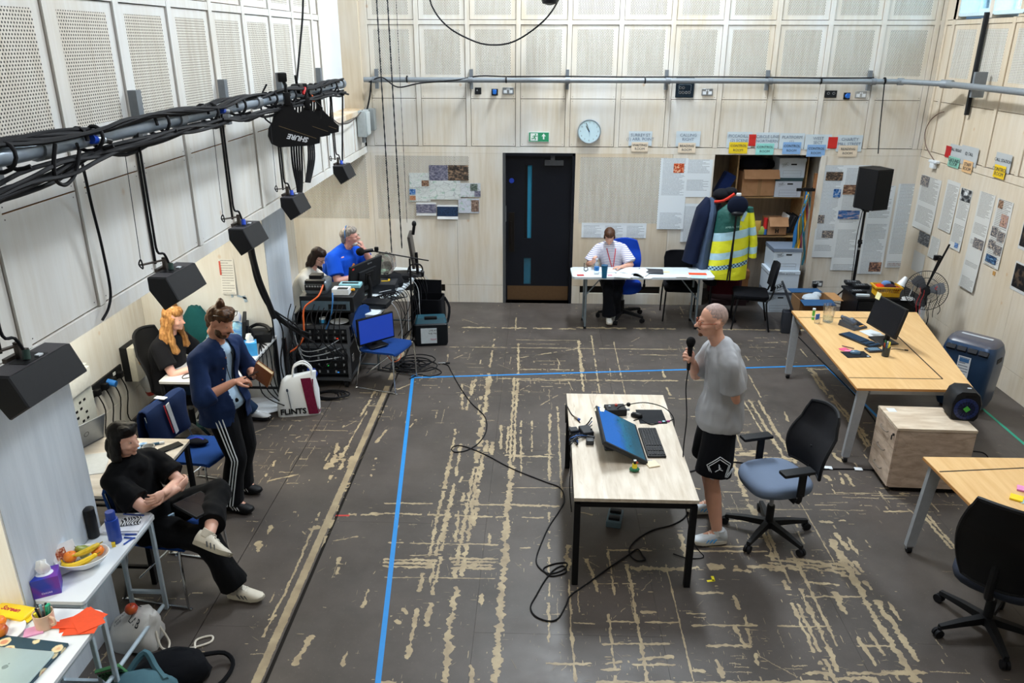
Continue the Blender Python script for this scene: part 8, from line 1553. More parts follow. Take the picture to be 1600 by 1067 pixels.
        if hand_on:
            dr=V(hd) if hd else (w-el); hb=hand(w,dr,pn or (0,0,-1),(1 if side>0 else -1)*(1),curl,thumb,.98*s.sc*(.92 if s.fem else 1),spread,curls); s.hands=getattr(s,'hands',[])+[hb]
        return d
    def leg(s,side,ank,pole,l1=.44,l2=.42,hipoff=.085):
        h=s.hip+s.lat0*side*hipoff*s.sc+V((0,0,-.02)); kn,a=ik(h,ank,l1*s.sc,l2*s.sc,pole); k=s.sc*(1+.5*(s.fat-1))
        limb(s.B,[h,h.lerp(kn,.45),kn],[.088*k,.076*k,.055*k]); limb(s.B,[kn,kn.lerp(a,.3),a],[.054*k,.061*k,.036*k]); 
        return {'h':h,'kn':kn,'a':a,'k':k}
    def foot(s,a,dr,pitch=0):
        d=V(dr).normalized(); limb(s.B,[a,a+d*.10-V((0,0,.045))],[.036,.03])
    def body(s,**k):
        s.torso(s.B,-.004); headmesh(s.B,s.headc,s.HM,s.sc*(.95 if s.fem else 1.0),s.fem,**k); nb=s.headc+s.HM@V((0,.022,-.09))*s.sc
        limb(s.B,[s.neck+V((0,0,-.03)),nb],[.060*s.sc*(.85 if s.fem else 1),.052*s.sc*(.88 if s.fem else 1)])
        me=remesh(s.B,s.vox,4); 
        bm=bmesh.new(); bm.from_mesh(me)
        for hb in getattr(s,'hands',[]):
            hm=remesh(hb,.0042,3); bm.from_mesh(hm)
        bm.to_mesh(me); bm.free(); me.materials.append(s.skin); me.shade_smooth(); s.put('body',me)
        # eyes and brows
        T=lambda x,y,z:s.headc+s.HM@(V((x,y,z))*s.sc*(.95 if s.fem else 1))
        for q in(-1,1):
            e=ob_('eye',s,B(mat('A8A098',.7)).sph(T(q*.029,-.0725,.004),(.0105*s.sc,.0085*s.sc,.0050*s.sc),n=12,M=s.HM).sph(T(q*.029,-.0795,.004),(.0048*s.sc,.003*s.sc,.0048*s.sc),mat('2A2019',.3),n=10,M=s.HM))
    def put(s,name,me,label=None):
        me.transform(Mx.Translation(-s.base)); o=bpy.data.objects.new(name,me); C.objects.link(o); o.parent=s.t
        if label: o['label']=label
        return o
    def wear(s,name,b,m,vox=.009,it=4,disp=.006,dsc=8.,seed=1,label=None):
        me=remesh(b,vox,it,.5,disp,dsc,seed); me.materials.append(m); return s.put(name,me,label)
    def H(s,x,y,z): return s.headc+s.HM@(V((x,y,z))*s.sc*(.95 if s.fem else 1))
    def hairpiece(s,name,ell,m,vox=.008,it=3,disp=.006,dsc=40.,seed=2,label=None,tubes=()):
        b=B(BK); k=s.sc*(.95 if s.fem else 1)
        for p,r in list(ell)+([((0,-.020,.074),(.073,.070,.054))] if name=='hair' else []): b.sph(s.H(*p),tuple(q*k for q in r),n=16,M=s.HM)
        for pts,rs in tubes: b.tube(crom([s.H(*p) for p in pts],4),[q*k for q in rs],n=10)
        return s.wear(name,b,m,vox,it,disp,dsc,seed,label)
    def glasses(s,m,dy=0,dz=0,rot=0,lens=True,w=.030,r=.021):
        M2=Mx.Rotation(rot,3,'X'); T=lambda x,y,z:s.headc+s.HM@((M2@V((x,y,z))+V((0,dy,dz)))*s.sc*(.95 if s.fem else 1)); b=B(m)
        for q in(-1,1):
            b.tube([T(q*w+r*math.cos(a)*1.15,-.094,r*.85*math.sin(a)) for a in [i*math.pi/6 for i in range(12)]],.0024,n=5,closed=True)
            b.tube([T(q*(w+r*1.15),-.094,.004),T(q*.074,-.086,.006),T(q*.080,.012,.004),T(q*.078,.03,-.012)],.0024,n=5)
        b.tube([T(-.008,-.097,.003),T(.008,-.097,.003)],.0022,n=5); return ob_('glasses',s,b)
def ob_(name,s,b,label=None,smooth=50):
    me=b.mesh(name,smooth); me.transform(Mx.Translation(-s.base)); o=bpy.data.objects.new(name,me); C.objects.link(o); o.parent=s.t
    if label: o['label']=label
    return o
def sleeve(b,a,frac,inf=.016,flare=.012,fore=0):
    sh,el,w,k=a['sh'],a['el'],a['w'],a['k']
    if fore: 
        e=el.lerp(w,fore); limb(b,[sh,sh.lerp(el,.5),el],[.055*k+inf*.7,.050*k+inf*.8,.044*k+inf]); b.tube([el,el.lerp(e,.5),e],[.046*k+inf,.044*k+inf,.038*k+inf+flare],n=16); b.sph(el,.046*k+inf,n=12)
    else:
        e=sh.lerp(el,frac); b.sph(sh,.054*k+inf*.6,n=14); b.tube([sh,sh.lerp(e,.5),e],[.054*k+inf*.7,.053*k+inf*.9+flare*.4,.051*k+inf+flare*.8],n=16)
def trouser(b,l,inf=.018,flare=.02,frac=1.0,hem=0):
    h,kn,a,k=l['h'],l['kn'],l['a'],l['k']; e=kn.lerp(a,frac); limb(b,[h,h.lerp(kn,.5),kn],[.090*k+inf,.078*k+inf,.060*k+inf]); b.tube([kn,kn.lerp(e,.5),e],[.060*k+inf,.056*k+inf,.048*k+inf+flare],n=16)
def shorts(b,l,frac=.85,inf=.03,fl=.03): 
    h,kn,a,k=l['h'],l['kn'],l['a'],l['k']; e=h.lerp(kn,frac); b.sph(h,.088*k+inf,n=14); b.tube([h,h.lerp(e,.5),e],[.090*k+inf,.086*k+inf+fl*.4,.078*k+inf+fl],n=18)
def shoe(s,ank,dr,m,sole,label=None,up=(0,0,1),L=.285,stripe=None,lace=None,z=None):
    """ankle joint position, toe direction"""
    u=V(up).normalized(); d=V(dr); d=(d-u*d.dot(u)).normalized(); l=u.cross(d); o=V(ank)-u*(.085); sc=s.sc
    b=B(m); rs=[]
    for x,w,h,zz in((-.075,.022,.03,.045),(-.068,.034,.05,.05),(-.03,.037,.055,.055),(.02,.037,.052,.052),(.07,.041,.038,.042),(.12,.045,.028,.034),(.165,.040,.022,.030),(.19,.022,.014,.026)): rs.append(ring(o+d*x*sc+u*zz*sc,l,u,w*sc,h*sc,n=16,p=2.3))
    b.loft(rs); b.tube([o+d*(-.02)+u*.07,o+d*(-.015)+u*.115],[.042*sc,.040*sc],n=14); sh=ob_('shoe',s,b,label,60)
    sb=B(sole); rs=[]
    for zz,k in((.0,.96),(.012,1.0),(.030,.98)): 
        P_=[(-.080,0),(-.07,.030),(-.02,.038),(.05,.040),(.12,.048),(.17,.040),(.198,.015),(.198,-.015),(.17,-.040),(.12,-.048),(.05,-.040),(-.02,-.038),(-.07,-.030)]
        rs.append([o+d*x*k*sc+l*y*k*sc+u*(zz+(.012*max(0,(x-.1)/.1)))*sc for x,y in P_])
    sb.loft(rs); so=ob_('sole',s,sb); so.parent=sh
    if stripe:
        st=B(stripe)
        for q in(-1,1):
            for j in range(3): c=o+d*(.015+.028*j)*sc+l*q*(.041)*sc+u*.05*sc; e=c+d*.022*sc-u*.03*sc; st.tube([c,e],.0045*sc,n=6)
        z_=ob_('stripes',s,st); z_.parent=sh
    if lace:
        lb=B(lace)
        for j in range(5): c=o+d*(.03+.017*j)*sc+u*(.100-.010*j)*sc; lb.tube([c-l*.022*sc,c+u*.006,c+l*.022*sc*(-1 if j%2 else 1)+d*.006],.003*sc,n=5)
        z_=ob_('laces',s,lb); z_.parent=sh
    return sh
WSH=mat('D9D8D2',.6); WSO=mat('CFCBC0',.6)
# --- 1 standing man with microphone ---
p=Person('standing man with shaved head, tortoiseshell glasses, grey T-shirt and black shorts holding a microphone',(1.35,5.30,0),(1.37,5.30,.99),(1.33,5.29,1.565),(1.245,5.29,1.745),(-1,-.10,0),(-1,0,0),.06,1.03,1.0,'D9A48C',sh=.19,spine_bow=.02,vox=.0068)
aL=p.arm(1,(1.50,5.34,1.02),(1.42,4.6,.9),(.2,.9,.1),(-1,0,0),.3); aR=p.arm(-1,(1.15,5.36,1.40),(1.30,5.75,1.0),(-.35,-.50,.55),(-.8,.45,.1),.75,.9,curls=[1.0,1.05,1.05,1.1])
lL=p.leg(1,(1.40,5.10,.10),(.8,5.1,.6)); lR=p.leg(-1,(1.44,5.52,.10),(.9,5.5,.6)); 
for a in(lL,lR): p.foot(a['a'],(-1,0,0))
p.body(nose=1.04)
GT=m_cloth('A4A6AA',.10,10); b=B(BK); p.torso(b,.022,-.10,.985,.06,.02,widen=1.05); sleeve(b,aL,.70,.026,.020); sleeve(b,aR,.85,.030,.02); p.wear('t_shirt',b,GT,.008,6,.015,9.,3)
b=B(mat('8E9094',.9)); 
SHT=m_cloth('0C0D12',.15,9); b=B(BK); p.torso(b,.012,-.16,.12); shorts(b,lL,.86,.026,.03); shorts(b,lR,.86,.026,.03); so=p.wear('shorts',b,SHT,.009,3,.006,7.,4)
# white pentagon trim and jumping figure emblem on the near leg of the shorts
h,kn=lL['h'],lL['kn']; ctr=h.lerp(kn,.62); ll=(kn-h).normalized(); yo=-.142
def leg_pt(u,v,off=0): # u along x, v along up, wraps round the near leg
    r_=.142+off; ang=u/r_; return ctr+V((-math.sin(ang)*r_*1.0,-math.cos(ang)*r_*.94,0))+V((0,0,v))
WL=mat('D9DEE4',.6); b=B(WL)
for k_,dz in((0,0),(1,.016)):
    P_=[(-.15,-.02),(-.062,-.092),(-.094,.027),(0,.097),(.09,.016),(.03,-.097),(.117,-.06)]
    s_=1-.17*k_; b.tube([leg_pt((a+(a2-a)*j/6)*s_,(c+(c2-c)*j/6)*s_-.004*k_,.003) for (a,c),(a2,c2) in zip(P_,P_[1:]) for j in range(6)],.0032,n=5)
ob_('trim',p,b,'white five-sided trim on the shorts')
b=B(WL); F_=[((0,.028),(0,.012),.006),((0,.012),(-.004,-.006),.007),((-.004,-.006),(-.030,-.018),.004),((-.004,-.006),(.026,-.028),.004),((0,.014),(.004,.036),.003),((0,.012),(-.014,.002),.003)]
for a,c,r_ in F_: b.cyl(leg_pt(a[0],a[1],.004),leg_pt(c[0],c[1],.004),r_*.7,n=6)
ob_('emblem',p,b)
p.glasses(mat('8A3E18',.25,0,.6,90)); 
p.hairpiece('stubble_hair',[((0,.020,.034),(.0765,.0935,.090))],m_hair('8E7C78','B59C92',90),.007,2,.001,60)
p.hairpiece('beard',[((0,-.083,-.048),(.026,.015,.005)),((0,-.075,-.090),(.026,.019,.018))],m_hair('5A3A2A','7A5238',90),.004,1,.0015,90,label='short brown moustache and chin beard')
for a,nm in((lL,'near'),(lR,'far')):
    shoe(p,a['a'],(-1,-.12,0) if nm=='near' else (-1,-.05,0),mat('C3CBD2',.5,0,.1,30),WSO,lace=mat('E3E0D4'),stripe=mat('3F9FDF',.5)); b=B(mat('D9DCDD',.8)); b.tube([a['a'].lerp(a['kn'],v) for v in(-.03,.1,.28)],[.040,.040,.046],n=16); so=ob_('sock',p,b); 
# microphone
mh=aR['w']+V((-.035,-.045,.055)); mt=thing('microphone','black handheld microphone with foam windshield held up by the standing man',"microphone",mh)
b=B(mat('0B0B0D',.95,0,.3,300)); b.sph((0,0,.12),(.034,.034,.036),n=20); b.cyl((0,0,.085),(0,0,.11),.024,r1=.033,n=18); ob('foam_windshield',b,mt); ob('handle',B(BK).cyl((0,0,-.10),(0,0,.09),.013,r1=.020,n=16),mt)
cable('black cable dropping from the handheld microphone to the floor',[mh+V((0,0,-.10)),mh+V((-.005,-.0,-.25)),V((1.115,5.22,1.0)),V((1.10,5.15,.72)),V((1.13,5.02,.35)),V((1.20,4.95,.10)),V((1.27,4.92,.008)),V((1.15,4.90,.008)),V((1.05,4.95,.008))],.0045,sm=6)
# --- 2 standing man with book ---
p=Person('standing bearded man with bun, open navy shirt and striped trousers, writing in a book',(-2.42,5.55,0),(-2.46,5.53,.955),(-2.44,5.50,1.42),(-2.385,5.49,1.615),(1,-.30,0),(1,-.35,0),.42,1.0,1.0,'C78E74',sh=.185,spine_bow=.03,vox=.0068)
aR=p.arm(-1,(-2.27,5.31,1.20),(-2.60,5.0,.9),(1,.45,.10),(.2,.35,-1),.45,.5,curls=[.55,.75,.95,1.]); aL=p.arm(1,(-2.22,5.56,1.16),(-2.35,6.0,.9),(.9,-.35,.3),(.3,-.5,.8),.6,.5)
lR=p.leg(-1,(-2.47,5.41,.10),(-1.8,5.3,.5),hipoff=.08); lL=p.leg(1,(-2.50,5.70,.10),(-1.8,5.6,.5),hipoff=.08)
for a in(lL,lR): p.foot(a['a'],(1,-.1,0))
p.body(nose=1.05)
NV_=m_cloth('1B2C50',.16,8); LB=m_cloth('A9C4DC',.06,8)
b=B(BK); p.torso(b,.010,-.12,.99,.03); p.wear('t_shirt',b,LB,.009,3,.006,7.,6)
# open overshirt: torso shell with the front cut out
b=B(BK); p.torso(b,.030,-.40,.975,.05,widen=1.04); sleeve(b,aR,1,.022,.008,fore=.35); sleeve(b,aL,1,.022,.008,fore=.35)
me=remesh(b,.009,4,.5,.018,8.,7); bm=bmesh.new(); bm.from_mesh(me); kill=[]
lat,ax,fw_=p.frame(.5)
for f in bm.faces:
    c=f.calc_center_median(); r_=c-p.at(.5); x=r_.dot(lat); y=r_.dot(fw_); z=r_.dot(ax)
    if y>.05 and abs(x+.0)<.050+.05*max(0,-z*1.2) and (c-aR['el']).length>.09 and (c-aL['el']).length>.09 and c.z<1.48: kill.append(f)
    if c.z<.80: kill.append(f)
bmesh.ops.delete(bm,geom=list(set(kill)),context='FACES'); bm.to_mesh(me); bm.free(); me.materials.append(NV_); me.shade_smooth(); ov=p.put('overshirt',me,'open navy overshirt with rolled sleeves'); md=ov.modifiers.new('cloth','SOLIDIFY'); md.thickness=.006; md.offset=1
b=B(NV_); cpt=[p.at(.95)+lat*.07+fw_*.05,p.at(1.03)+lat*.062-fw_*.02,p.at(1.05)-fw_*.06,p.at(1.03)-lat*.062-fw_*.02,p.at(.95)-lat*.07+fw_*.05]; b.tube(crom(cpt,4),.014,n=8); ob_('collar',p,b)
for q in range(4): ob_('button',p,B(mat('8A4A2A',.4)).sph(p.at(.88-.2*q,.145)-lat*(.062+.012*q),.007,n=8))
b=B(BK)
for q in(-1,1): b.tube(crom([p.at(1.0)+lat*q*.055,p.at(.85,.115)+lat*q*.045,p.at(.55,.148)+lat*q*.02,p.at(.34,.150)],4),.0035,n=5)
ob_('lanyard',p,b)
b=B(BK); p.torso(b,.010,-.16,.10); trouser(b,lR,.026,.034); trouser(b,lL,.026,.034); p.wear('trousers',b,m_cloth('0B0C10',.15,9),.010,3,.012,6.,8)
def stripes(p,l,side,out,fr0=.0,dy=0):
    h,kn,a,k=l['h'],l['kn'],l['a'],l['k']; b=B(mat('D9DEE2',.6))
    for j in range(3):
        pts=[]
        for i in range(15):
            v=i/14; q=h.lerp(kn,v*2) if v<.5 else kn.lerp(a,(v-.5)*2); rad=(.116-.030*v*2) if v<.5 else .088; ang=(j-1)*.22; o_=V(out).normalized(); s2=V((-o_.y,o_.x,0)); pts.append(q+o_*math.cos(ang)*(rad+.010)+s2*math.sin(ang)*(rad+.010))
        b.tube(pts,.0052,n=6,sm=2)
    return ob_('side_stripes',p,b,'three white stripes down the trouser leg')
stripes(p,lR,-1,(.25,-1,0))
p.hairpiece('hair',[((0,.030,.040),(.083,.090,.088)),((0,.085,.0),(.055,.045,.06)),((0,.07,-.05),(.045,.04,.05)),((.03,-.02,.10),(.045,.05,.03)),((-.03,-.02,.10),(.045,.05,.03)),((.0,.045,.135),(.036,.036,.034)),((.02,.06,.15),(.022,.022,.022))],m_hair('3A2418','6A4A30',50),.007,2,.009,30,5,'brown hair tied in a top bun')
p.hairpiece('beard',[((0,-.040,-.088),(.054,.050,.035)),((0,-.088,-.048),(.030,.014,.006)),((.05,-.03,-.06),(.016,.03,.035)),((-.05,-.03,-.06),(.016,.03,.035))],m_hair('3E2A1E','5E4632',60),.006,1,.003,60)
p.glasses(mat('1A1714',.3),dy=.01,dz=.075,rot=-.35)
for a in(lR,lL): shoe(p,a['a'],(1,-.22,0),mat('0E0F12',.6),mat('111215',.7),stripe=mat('D9DCE0',.5),lace=BK)
b=B(BK); ob_('pen',p,B(BK).cyl(aR['w']+V((.07,.02,.02)),aR['w']+V((.16,.09,.05)),.004,n=6),'dark pen in his hand')
bk=thing('book','brown leather-covered notebook held open by the standing man','book',(-2.10,5.46,1.20),(R(24),R(34),R(-12))); ob('cover',B(mat('9A5A2A',.5,0,.15,20)).box((0,-.012,0),(.15,.004,.21),bev=.0015).box((0,.016,0),(.15,.004,.21),bev=.0015).box((-.075,.002,0),(.005,.03,.21)),bk); ob('pages',B(mat('D9C49A',.8)).box((.0,.002,0),(.14,.022,.20)),bk)
# --- 3 ginger-haired woman seated ---
p=Person('seated woman with long ginger hair and black T-shirt working at the grey-white desk',(-3.45,6.75,0),(-3.50,6.75,.53),(-3.42,6.73,1.03),(-3.345,6.70,1.205),(1,-.12,0),(1,-.12,0),.15,.98,1.10,'D9A898',True,sh=.175,spine_bow=.02,vox=.0085)
aR=p.arm(-1,(-3.12,6.62,.775),(-3.4,6.3,.5),(1,.2,-.05),(0,0,-1),.4); aL=p.arm(1,(-3.08,6.92,.775),(-3.4,7.2,.5),(1,-.2,-.05),(0,0,-1),.4)
lR=p.leg(-1,(-2.98,6.70,.10),(-2.9,6.5,1.0)); lL=p.leg(1,(-2.86,7.05,.10),(-2.9,6.9,1.0))
p.body()
b=B(BK); p.torso(b,.018,-.12,.985,.03,.05); sleeve(b,aR,.70,.026,.014); sleeve(b,aL,.70,.026,.014); p.wear('t_shirt',b,m_cloth('14151A',.15,8),.010,3,.007,7.,9)
b=B(BK); p.torso(b,.008,-.16,.08); trouser(b,lR,.014,.012); trouser(b,lL,.014,.012); p.wear('jeans',b,m_cloth('1E3048',.15,9),.011,3,.005)
GH=m_hair('7A5028','BE8E58',45)
b=B(BK); E_=[((0,.030,.038),(.086,.090,.086)),((0,.085,-.06),(.075,.045,.10)),((0,.095,-.18),(.085,.045,.12)),((.0,.09,-.28),(.085,.035,.09)),((.072,.02,-.05),(.022,.045,.09)),((-.072,.02,-.05),(.022,.045,.09)),((0,-.045,.085),(.06,.04,.028))]
T_=[([(.07,-.02,.03),(.085,.0,-.10),(.10,-.045,-.22),(.10,-.085,-.33)],[.03,.034,.034,.012]),([(-.07,-.02,.03),(-.085,.0,-.10),(-.10,-.04,-.22),(-.09,-.085,-.34)],[.03,.036,.036,.012]),([(-.06,.06,.0),(-.09,.06,-.15),(-.13,.03,-.28),(-.12,.0,-.36)],[.03,.04,.036,.012]),([(.06,.06,.0),(.09,.06,-.15),(.13,.03,-.28),(.12,.0,-.36)],[.03,.04,.036,.012])]
p.hairpiece('hair',E_,GH,.008,3,.010,34,6,'long straight ginger hair',T_)
for a in(lR,lL): shoe(p,a['a'],(1,-.1,0),mat('C9CCCE',.5),mat('1A1C20',.6),lace=WHT)
office_chair('black office chair with mesh back used by the ginger-haired woman',(-3.34,6.74,0),R(83),m_cloth('101218'),mat('0E0F13',.8),.45,R(20),False,'mesh',basem=CHR,bh=.55,recl=12)
# --- 4 seated woman in black, foreground ---
p=Person('seated woman with dark bob and black T-shirt, arms folded, ankle crossed over her knee',(-2.55,4.50,0),(-2.60,4.47,.545),(-2.66,4.44,1.02),(-2.665,4.42,1.185),(1,-.22,0),(1,-.10,0),.12,.98,1.0,'D3A490',True,sh=.175,spine_bow=.03,tor_dir=(1,-.30,0),vox=.0065)
aR=p.arm(-1,(-2.36,4.40,.83),(-2.35,4.0,.6),(.35,1,.15),(-1,.2,.2),.35,.3,l1=.28,l2=.24); aL=p.arm(1,(-2.40,4.30,.86),(-2.25,4.85,.62),(-.25,-1,.10),(-.9,.2,-.1),.45,.4,l1=.28,l2=.25)
lR=p.leg(-1,(-2.03,4.34,.10),(-1.7,4.2,1.2),hipoff=.09); lL=p.leg(1,(-2.10,4.22,.615),(-1.75,5.1,.95),hipoff=.09)
p.body()
TK=m_cloth('08090C',.15,8); b=B(BK); p.torso(b,.018,-.10,.985,.05,.03); sleeve(b,aR,.78,.024,.024); sleeve(b,aL,.78,.024,.024); p.wear('t_shirt',b,TK,.008,4,.016,9.,11)
b=B(BK); p.torso(b,.014,-.17,.10); trouser(b,lR,.026,.026,.93); trouser(b,lL,.026,.020,.80); p.wear('trousers',b,m_cloth('090A0D',.15,8),.009,3,.016,8.,12)
DHR=m_hair('070606','120E0D',60)
p.hairpiece('hair',[((0,.028,.040),(.088,.094,.090)),((0,.075,-.05),(.086,.055,.085)),((.070,.02,-.05),(.028,.056,.095)),((-.070,.02,-.05),(.024,.050,.095)),((.074,.015,-.12),(.024,.048,.050)),((-.074,.015,-.12),(.024,.048,.050)),((0,.07,-.12),(.080,.045,.055)),((.028,-.035,.100),(.05,.045,.026)),((-.028,-.035,.100),(.05,.045,.026))],DHR,.007,3,.004,30,7,'chin-length dark brown hair')
AS=mat('C6C0B2',.6,0,.1,30); shoe(p,lR['a'],(1,-.15,0),AS,mat('B9B4A6',.6),lace=mat('DDD9CC'),stripe=mat('3A3D42')); fd=(lL['a']-lL['kn']).normalized(); shoe(p,lL['a']+fd*.02,(.86,-.30,-.42),AS,mat('8E8878',.6),up=(.30,.52,.62),lace=mat('DDD9CC'),stripe=mat('3A3D42'))
NLP=mat('A01A22',.3)
b=B(mat('9FC0DC',.5)); b.box(p.at(.06,.165)-p.lat0*.02,(.05,.012,.035),rot=Mx.Rotation(R(60),3,'Z')); ob_('badge_card',p,b)
t=thing('tablet','dark tablet lying on the lap of the seated woman in black','tablet',(-2.235,4.40,.715),(R(-12),R(16),R(-20))); ob('case',B(BK).box((0,0,0),(.20,.27,.012),bev=.004),t); ob('screen',B(mat('2A2524',.15,0,.2,6)).box((0,0,.0065),(.18,.245,.001)),t); ob('cover',B(mat('14161A',.5)).box((.004,.004,-.010),(.20,.27,.006),bev=.002),t)
# --- 5 dark-haired woman at the gear ---
p=Person('seated woman with shoulder-length dark hair, glasses and pale T-shirt beside the equipment rack',(-2.74,8.95,0),(-2.82,8.98,.50),(-2.70,8.95,1.03),(-2.605,8.95,1.20),(1,-.30,0),(1,-.10,0),.50,.95,1.08,'D9A898',True,sh=.17,spine_bow=.03,vox=.009)
aR=p.arm(-1,(-2.38,8.70,.86),(-2.7,8.5,.6),(1,-.1,0),(0,0,-1),.3); aL=p.arm(1,(-2.36,8.90,.88),(-2.7,9.3,.6),(1,-.2,0),(0,0,-1),.25)
lR=p.leg(-1,(-2.45,8.80,.10),(-2.2,8.8,1.0)); lL=p.leg(1,(-2.45,9.05,.10),(-2.2,9.0,1.0)); p.body()
b=B(BK); p.torso(b,.018,-.13,.985,.05,.04); sleeve(b,aR,.75,.026,.014); sleeve(b,aL,.75,.026,.014); p.wear('t_shirt',b,m_cloth('C3BFB6',.08,8),.011,3,.007)
b=B(BK); p.torso(b,.010,-.16,.08); trouser(b,lR,.016,.015); trouser(b,lL,.016,.015); p.wear('trousers',b,m_cloth('141A2C'),.012,3,.005)
p.hairpiece('hair',[((0,.028,.040),(.086,.092,.088)),((0,.075,-.06),(.080,.050,.10)),((.072,.02,-.06),(.024,.052,.10)),((-.072,.02,-.06),(.024,.052,.10)),((0,.07,-.15),(.085,.048,.06)),((0,-.03,.100),(.065,.045,.026))],m_hair('1C1210','33231C',50),.009,3,.004); p.glasses(BK)
ob_('wrist_watch',p,B(BK).cyl(aL['w']-V((.025,0,0)),aL['w'],.031,n=14))
office_chair('black office chair under the dark-haired woman with glasses',(-2.86,8.98,0),R(84),m_cloth('101218'),mat('0E0F13',.8),.42,R(10),False,'mesh',bh=.50)
for a in(lR,lL): shoe(p,a['a'],(1,0,0),BKM,BK)
# --- 6 grey-haired man in blue T-shirt ---
p=Person('seated grey-haired man with glasses and bright blue printed T-shirt, hand at his chin',(-2.45,9.60,0),(-2.58,9.62,.52),(-2.45,9.60,1.145),(-2.365,9.60,1.295),(1,-.05,0),(1,-.35,0),-.05,1.05,1.34,'D9A090',sh=.21,spine_bow=.02,vox=.009)
aR=p.arm(-1,(-2.24,9.38,.84),(-2.6,9.1,.7),(1,.1,-.05),(0,0,-1),.3); aL=p.arm(1,(-2.21,9.62,1.13),(-2.0,9.9,.6),(-.25,-.1,1),(-1,0,.2),.8,.5,curls=[.7,.9,1.,1.1])
lR=p.leg(-1,(-2.15,9.45,.10),(-1.9,9.5,1.0)); lL=p.leg(1,(-2.15,9.8,.10),(-1.9,9.8,1.0)); p.body(nose=1.04,jaw=1.05)
b=B(BK); p.torso(b,.022,-.13,.985,.04,.12); sleeve(b,aR,.78,.034,.015); sleeve(b,aL,.78,.034,.015); p.wear('t_shirt',b,m_cloth('1450C8',.10,8),.011,3,.007)
lat,ax,fw_=p.frame(.5); 
for k,(u,v_,ru,rv,c,nm) in enumerate(((.0,.60,.045,.085,'E08A3A','orange print on the T-shirt'),(-.035,.50,.030,.05,'C9D9E3','pale print on the T-shirt'),(.06,.62,.028,.06,'B9D2E3','pale print on the T-shirt'),(-.06,.68,.03,.03,'8FB8DC',None),(-.05,.36,.028,.022,'B0402A','red print on the T-shirt'),(.02,.38,.03,.015,'D9E3EA',None),(.0,.66,.018,.02,'E9E0D0',None),(.005,.55,.018,.02,'F0E6D6',None))):
    c0=p.at(v_,(.190+.115*math.exp(-((v_-.25)/.25)**2))-abs(u)*.45+.001*k)+lat*u; b=B(mat(c,.7)); b.loft([[c0+lat*ru*math.cos(a)*(1+.25*math.sin(3*a+k))+ax*rv*math.sin(a)*(1+.2*math.cos(4*a+k))+fw_*d_ for a in [i*math.pi/9 for i in range(18)]] for d_ in(-.03,.004)]); ob_('shirt_print',p,b)
b=B(BK); p.torso(b,.010,-.16,.06); trouser(b,lR,.018,.015); trouser(b,lL,.018,.015); p.wear('trousers',b,m_cloth('1A2030'),.012,3,.005)
p.hairpiece('hair',[((0,.040,.030),(.084,.086,.080)),((0,.08,-.03),(.062,.04,.06)),((.06,.01,.06),(.026,.05,.05)),((-.06,.01,.06),(.026,.05,.05)),((0,.0,.09),(.05,.06,.04))],m_hair('6E6660','ABA49C',60),.008,2,.008,30); p.hairpiece('beard',[((0,-.045,-.085),(.050,.050,.034)),((0,-.088,-.048),(.028,.012,.007))],m_hair('B9AFA8','E0D9D2',60),.007,1,.003)
p.glasses(mat('7A3A2A',.3)); b=B(mat('2A6FB0',.4)); b.tube(crom([p.H(-.09,.035,.0),p.H(-.085,.035,.07),p.H(-.03,.035,.122),p.H(.03,.035,.122),p.H(.085,.035,.07),p.H(.09,.035,.0)],4),.006,n=6); ob_('head_band',p,b,'blue band over his hair')
for a in(lR,lL): shoe(p,a['a'],(1,0,0),BKM,BK)
office_chair('dark office chair under the man in the blue T-shirt',(-2.60,9.62,0),R(80),m_cloth('16181E'),mat('0E0F13',.8),.43,R(30),False,'mesh',bh=.45)
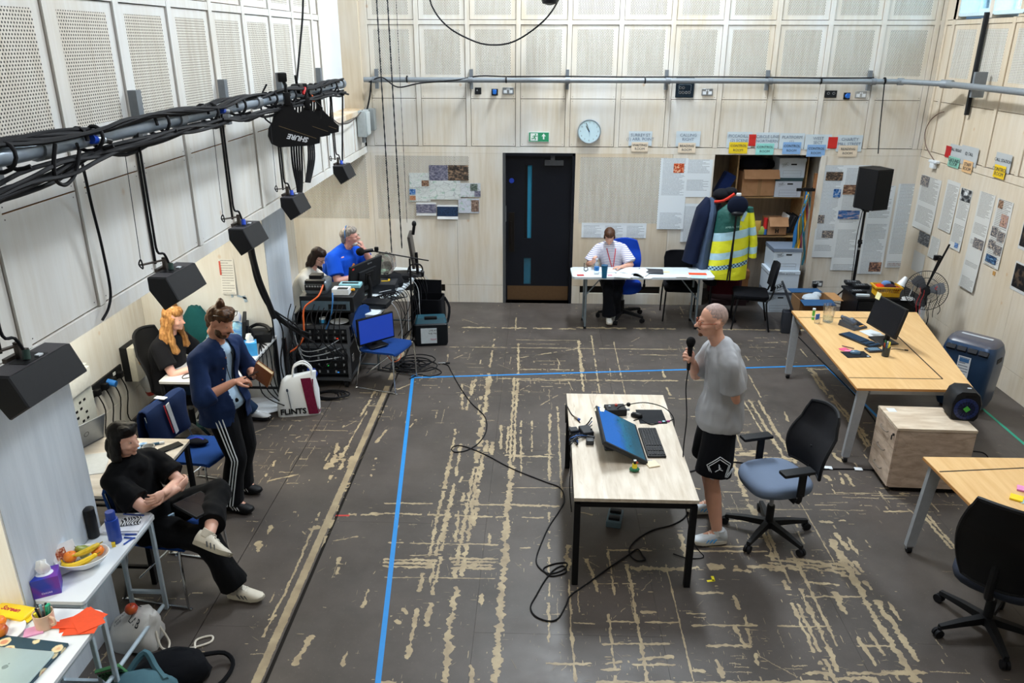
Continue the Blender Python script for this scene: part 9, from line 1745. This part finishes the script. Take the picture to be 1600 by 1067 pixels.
# --- 7 woman in striped T-shirt at the back table ---
@memo
def m_stripe():
    t=NT('striped_jersey'); s=t.n('SeparateXYZ'); t.l(t.obj(),s.inputs[0]); z=t.math('ADD',s.outputs[2],t.math('MULTIPLY',s.outputs[0],0)); f=t.math('LESS_THAN',t.math('FRACT',t.math('MULTIPLY',z,44)),.28); t.l(t.mix(f,'DDDCE2','7C7FB5'),t.b.inputs['Base Color']); return t.set(.85)
p=Person('seated woman with tied brown hair, striped T-shirt and red lanyard at the back table',(1.02,10.40,0),(1.04,10.47,.55),(.99,10.46,1.02),(.965,10.39,1.145),(-.08,-1,0),(0,-1,0),.62,.95,1.0,'D9A48E',True,sh=.175,spine_bow=.02,vox=.0085)
aR=p.arm(-1,(.76,10.22,.84),(.6,10.4,.6),(-.15,-.5,.8),(.4,-.4,0),.5,l1=.27,l2=.24); aL=p.arm(1,(1.12,10.19,.775),(1.4,10.3,.6),(-1,-.25,0),(0,0,-1),.35,l1=.27,l2=.24)
lR=p.leg(-1,(.98,10.10,.12),(.9,9.8,1.0)); lL=p.leg(1,(1.06,10.28,.10),(1.1,9.9,1.0)); p.body()
b=B(BK); p.torso(b,.018,-.12,.985,.05,.02); sleeve(b,aR,.85,.026,.026); sleeve(b,aL,.85,.026,.026); p.wear('t_shirt',b,m_stripe(),.010,3,.006)
b=B(BK); p.torso(b,.010,-.16,.08); trouser(b,lR,.022,.03); trouser(b,lL,.022,.03); p.wear('trousers',b,m_cloth('101218'),.011,3,.007)
p.hairpiece('hair',[((0,.030,.040),(.084,.090,.086)),((0,.09,.03),(.05,.04,.045)),((.072,-.01,.0),(.014,.03,.05)),((-.072,-.01,.0),(.014,.03,.05)),((0,-.04,.09),(.06,.04,.03))],m_hair('2E1C14','5A3A26',60),.008,2,.006)
lat,ax,fw_=p.frame(.5); b=B(mat('C9303A',.5))
for q in(-1,1): b.tube(crom([p.at(1.02)+lat*q*.055,p.at(.9,.10)+lat*q*.058,p.at(.6,.15)+lat*q*.03,p.at(.30,.17)],4),.006,n=6)
ob_('lanyard',p,b,'red lanyard')
for a in(lR,lL): shoe(p,a['a'],(0,-1,0),WSH,WSO,lace=WHT)
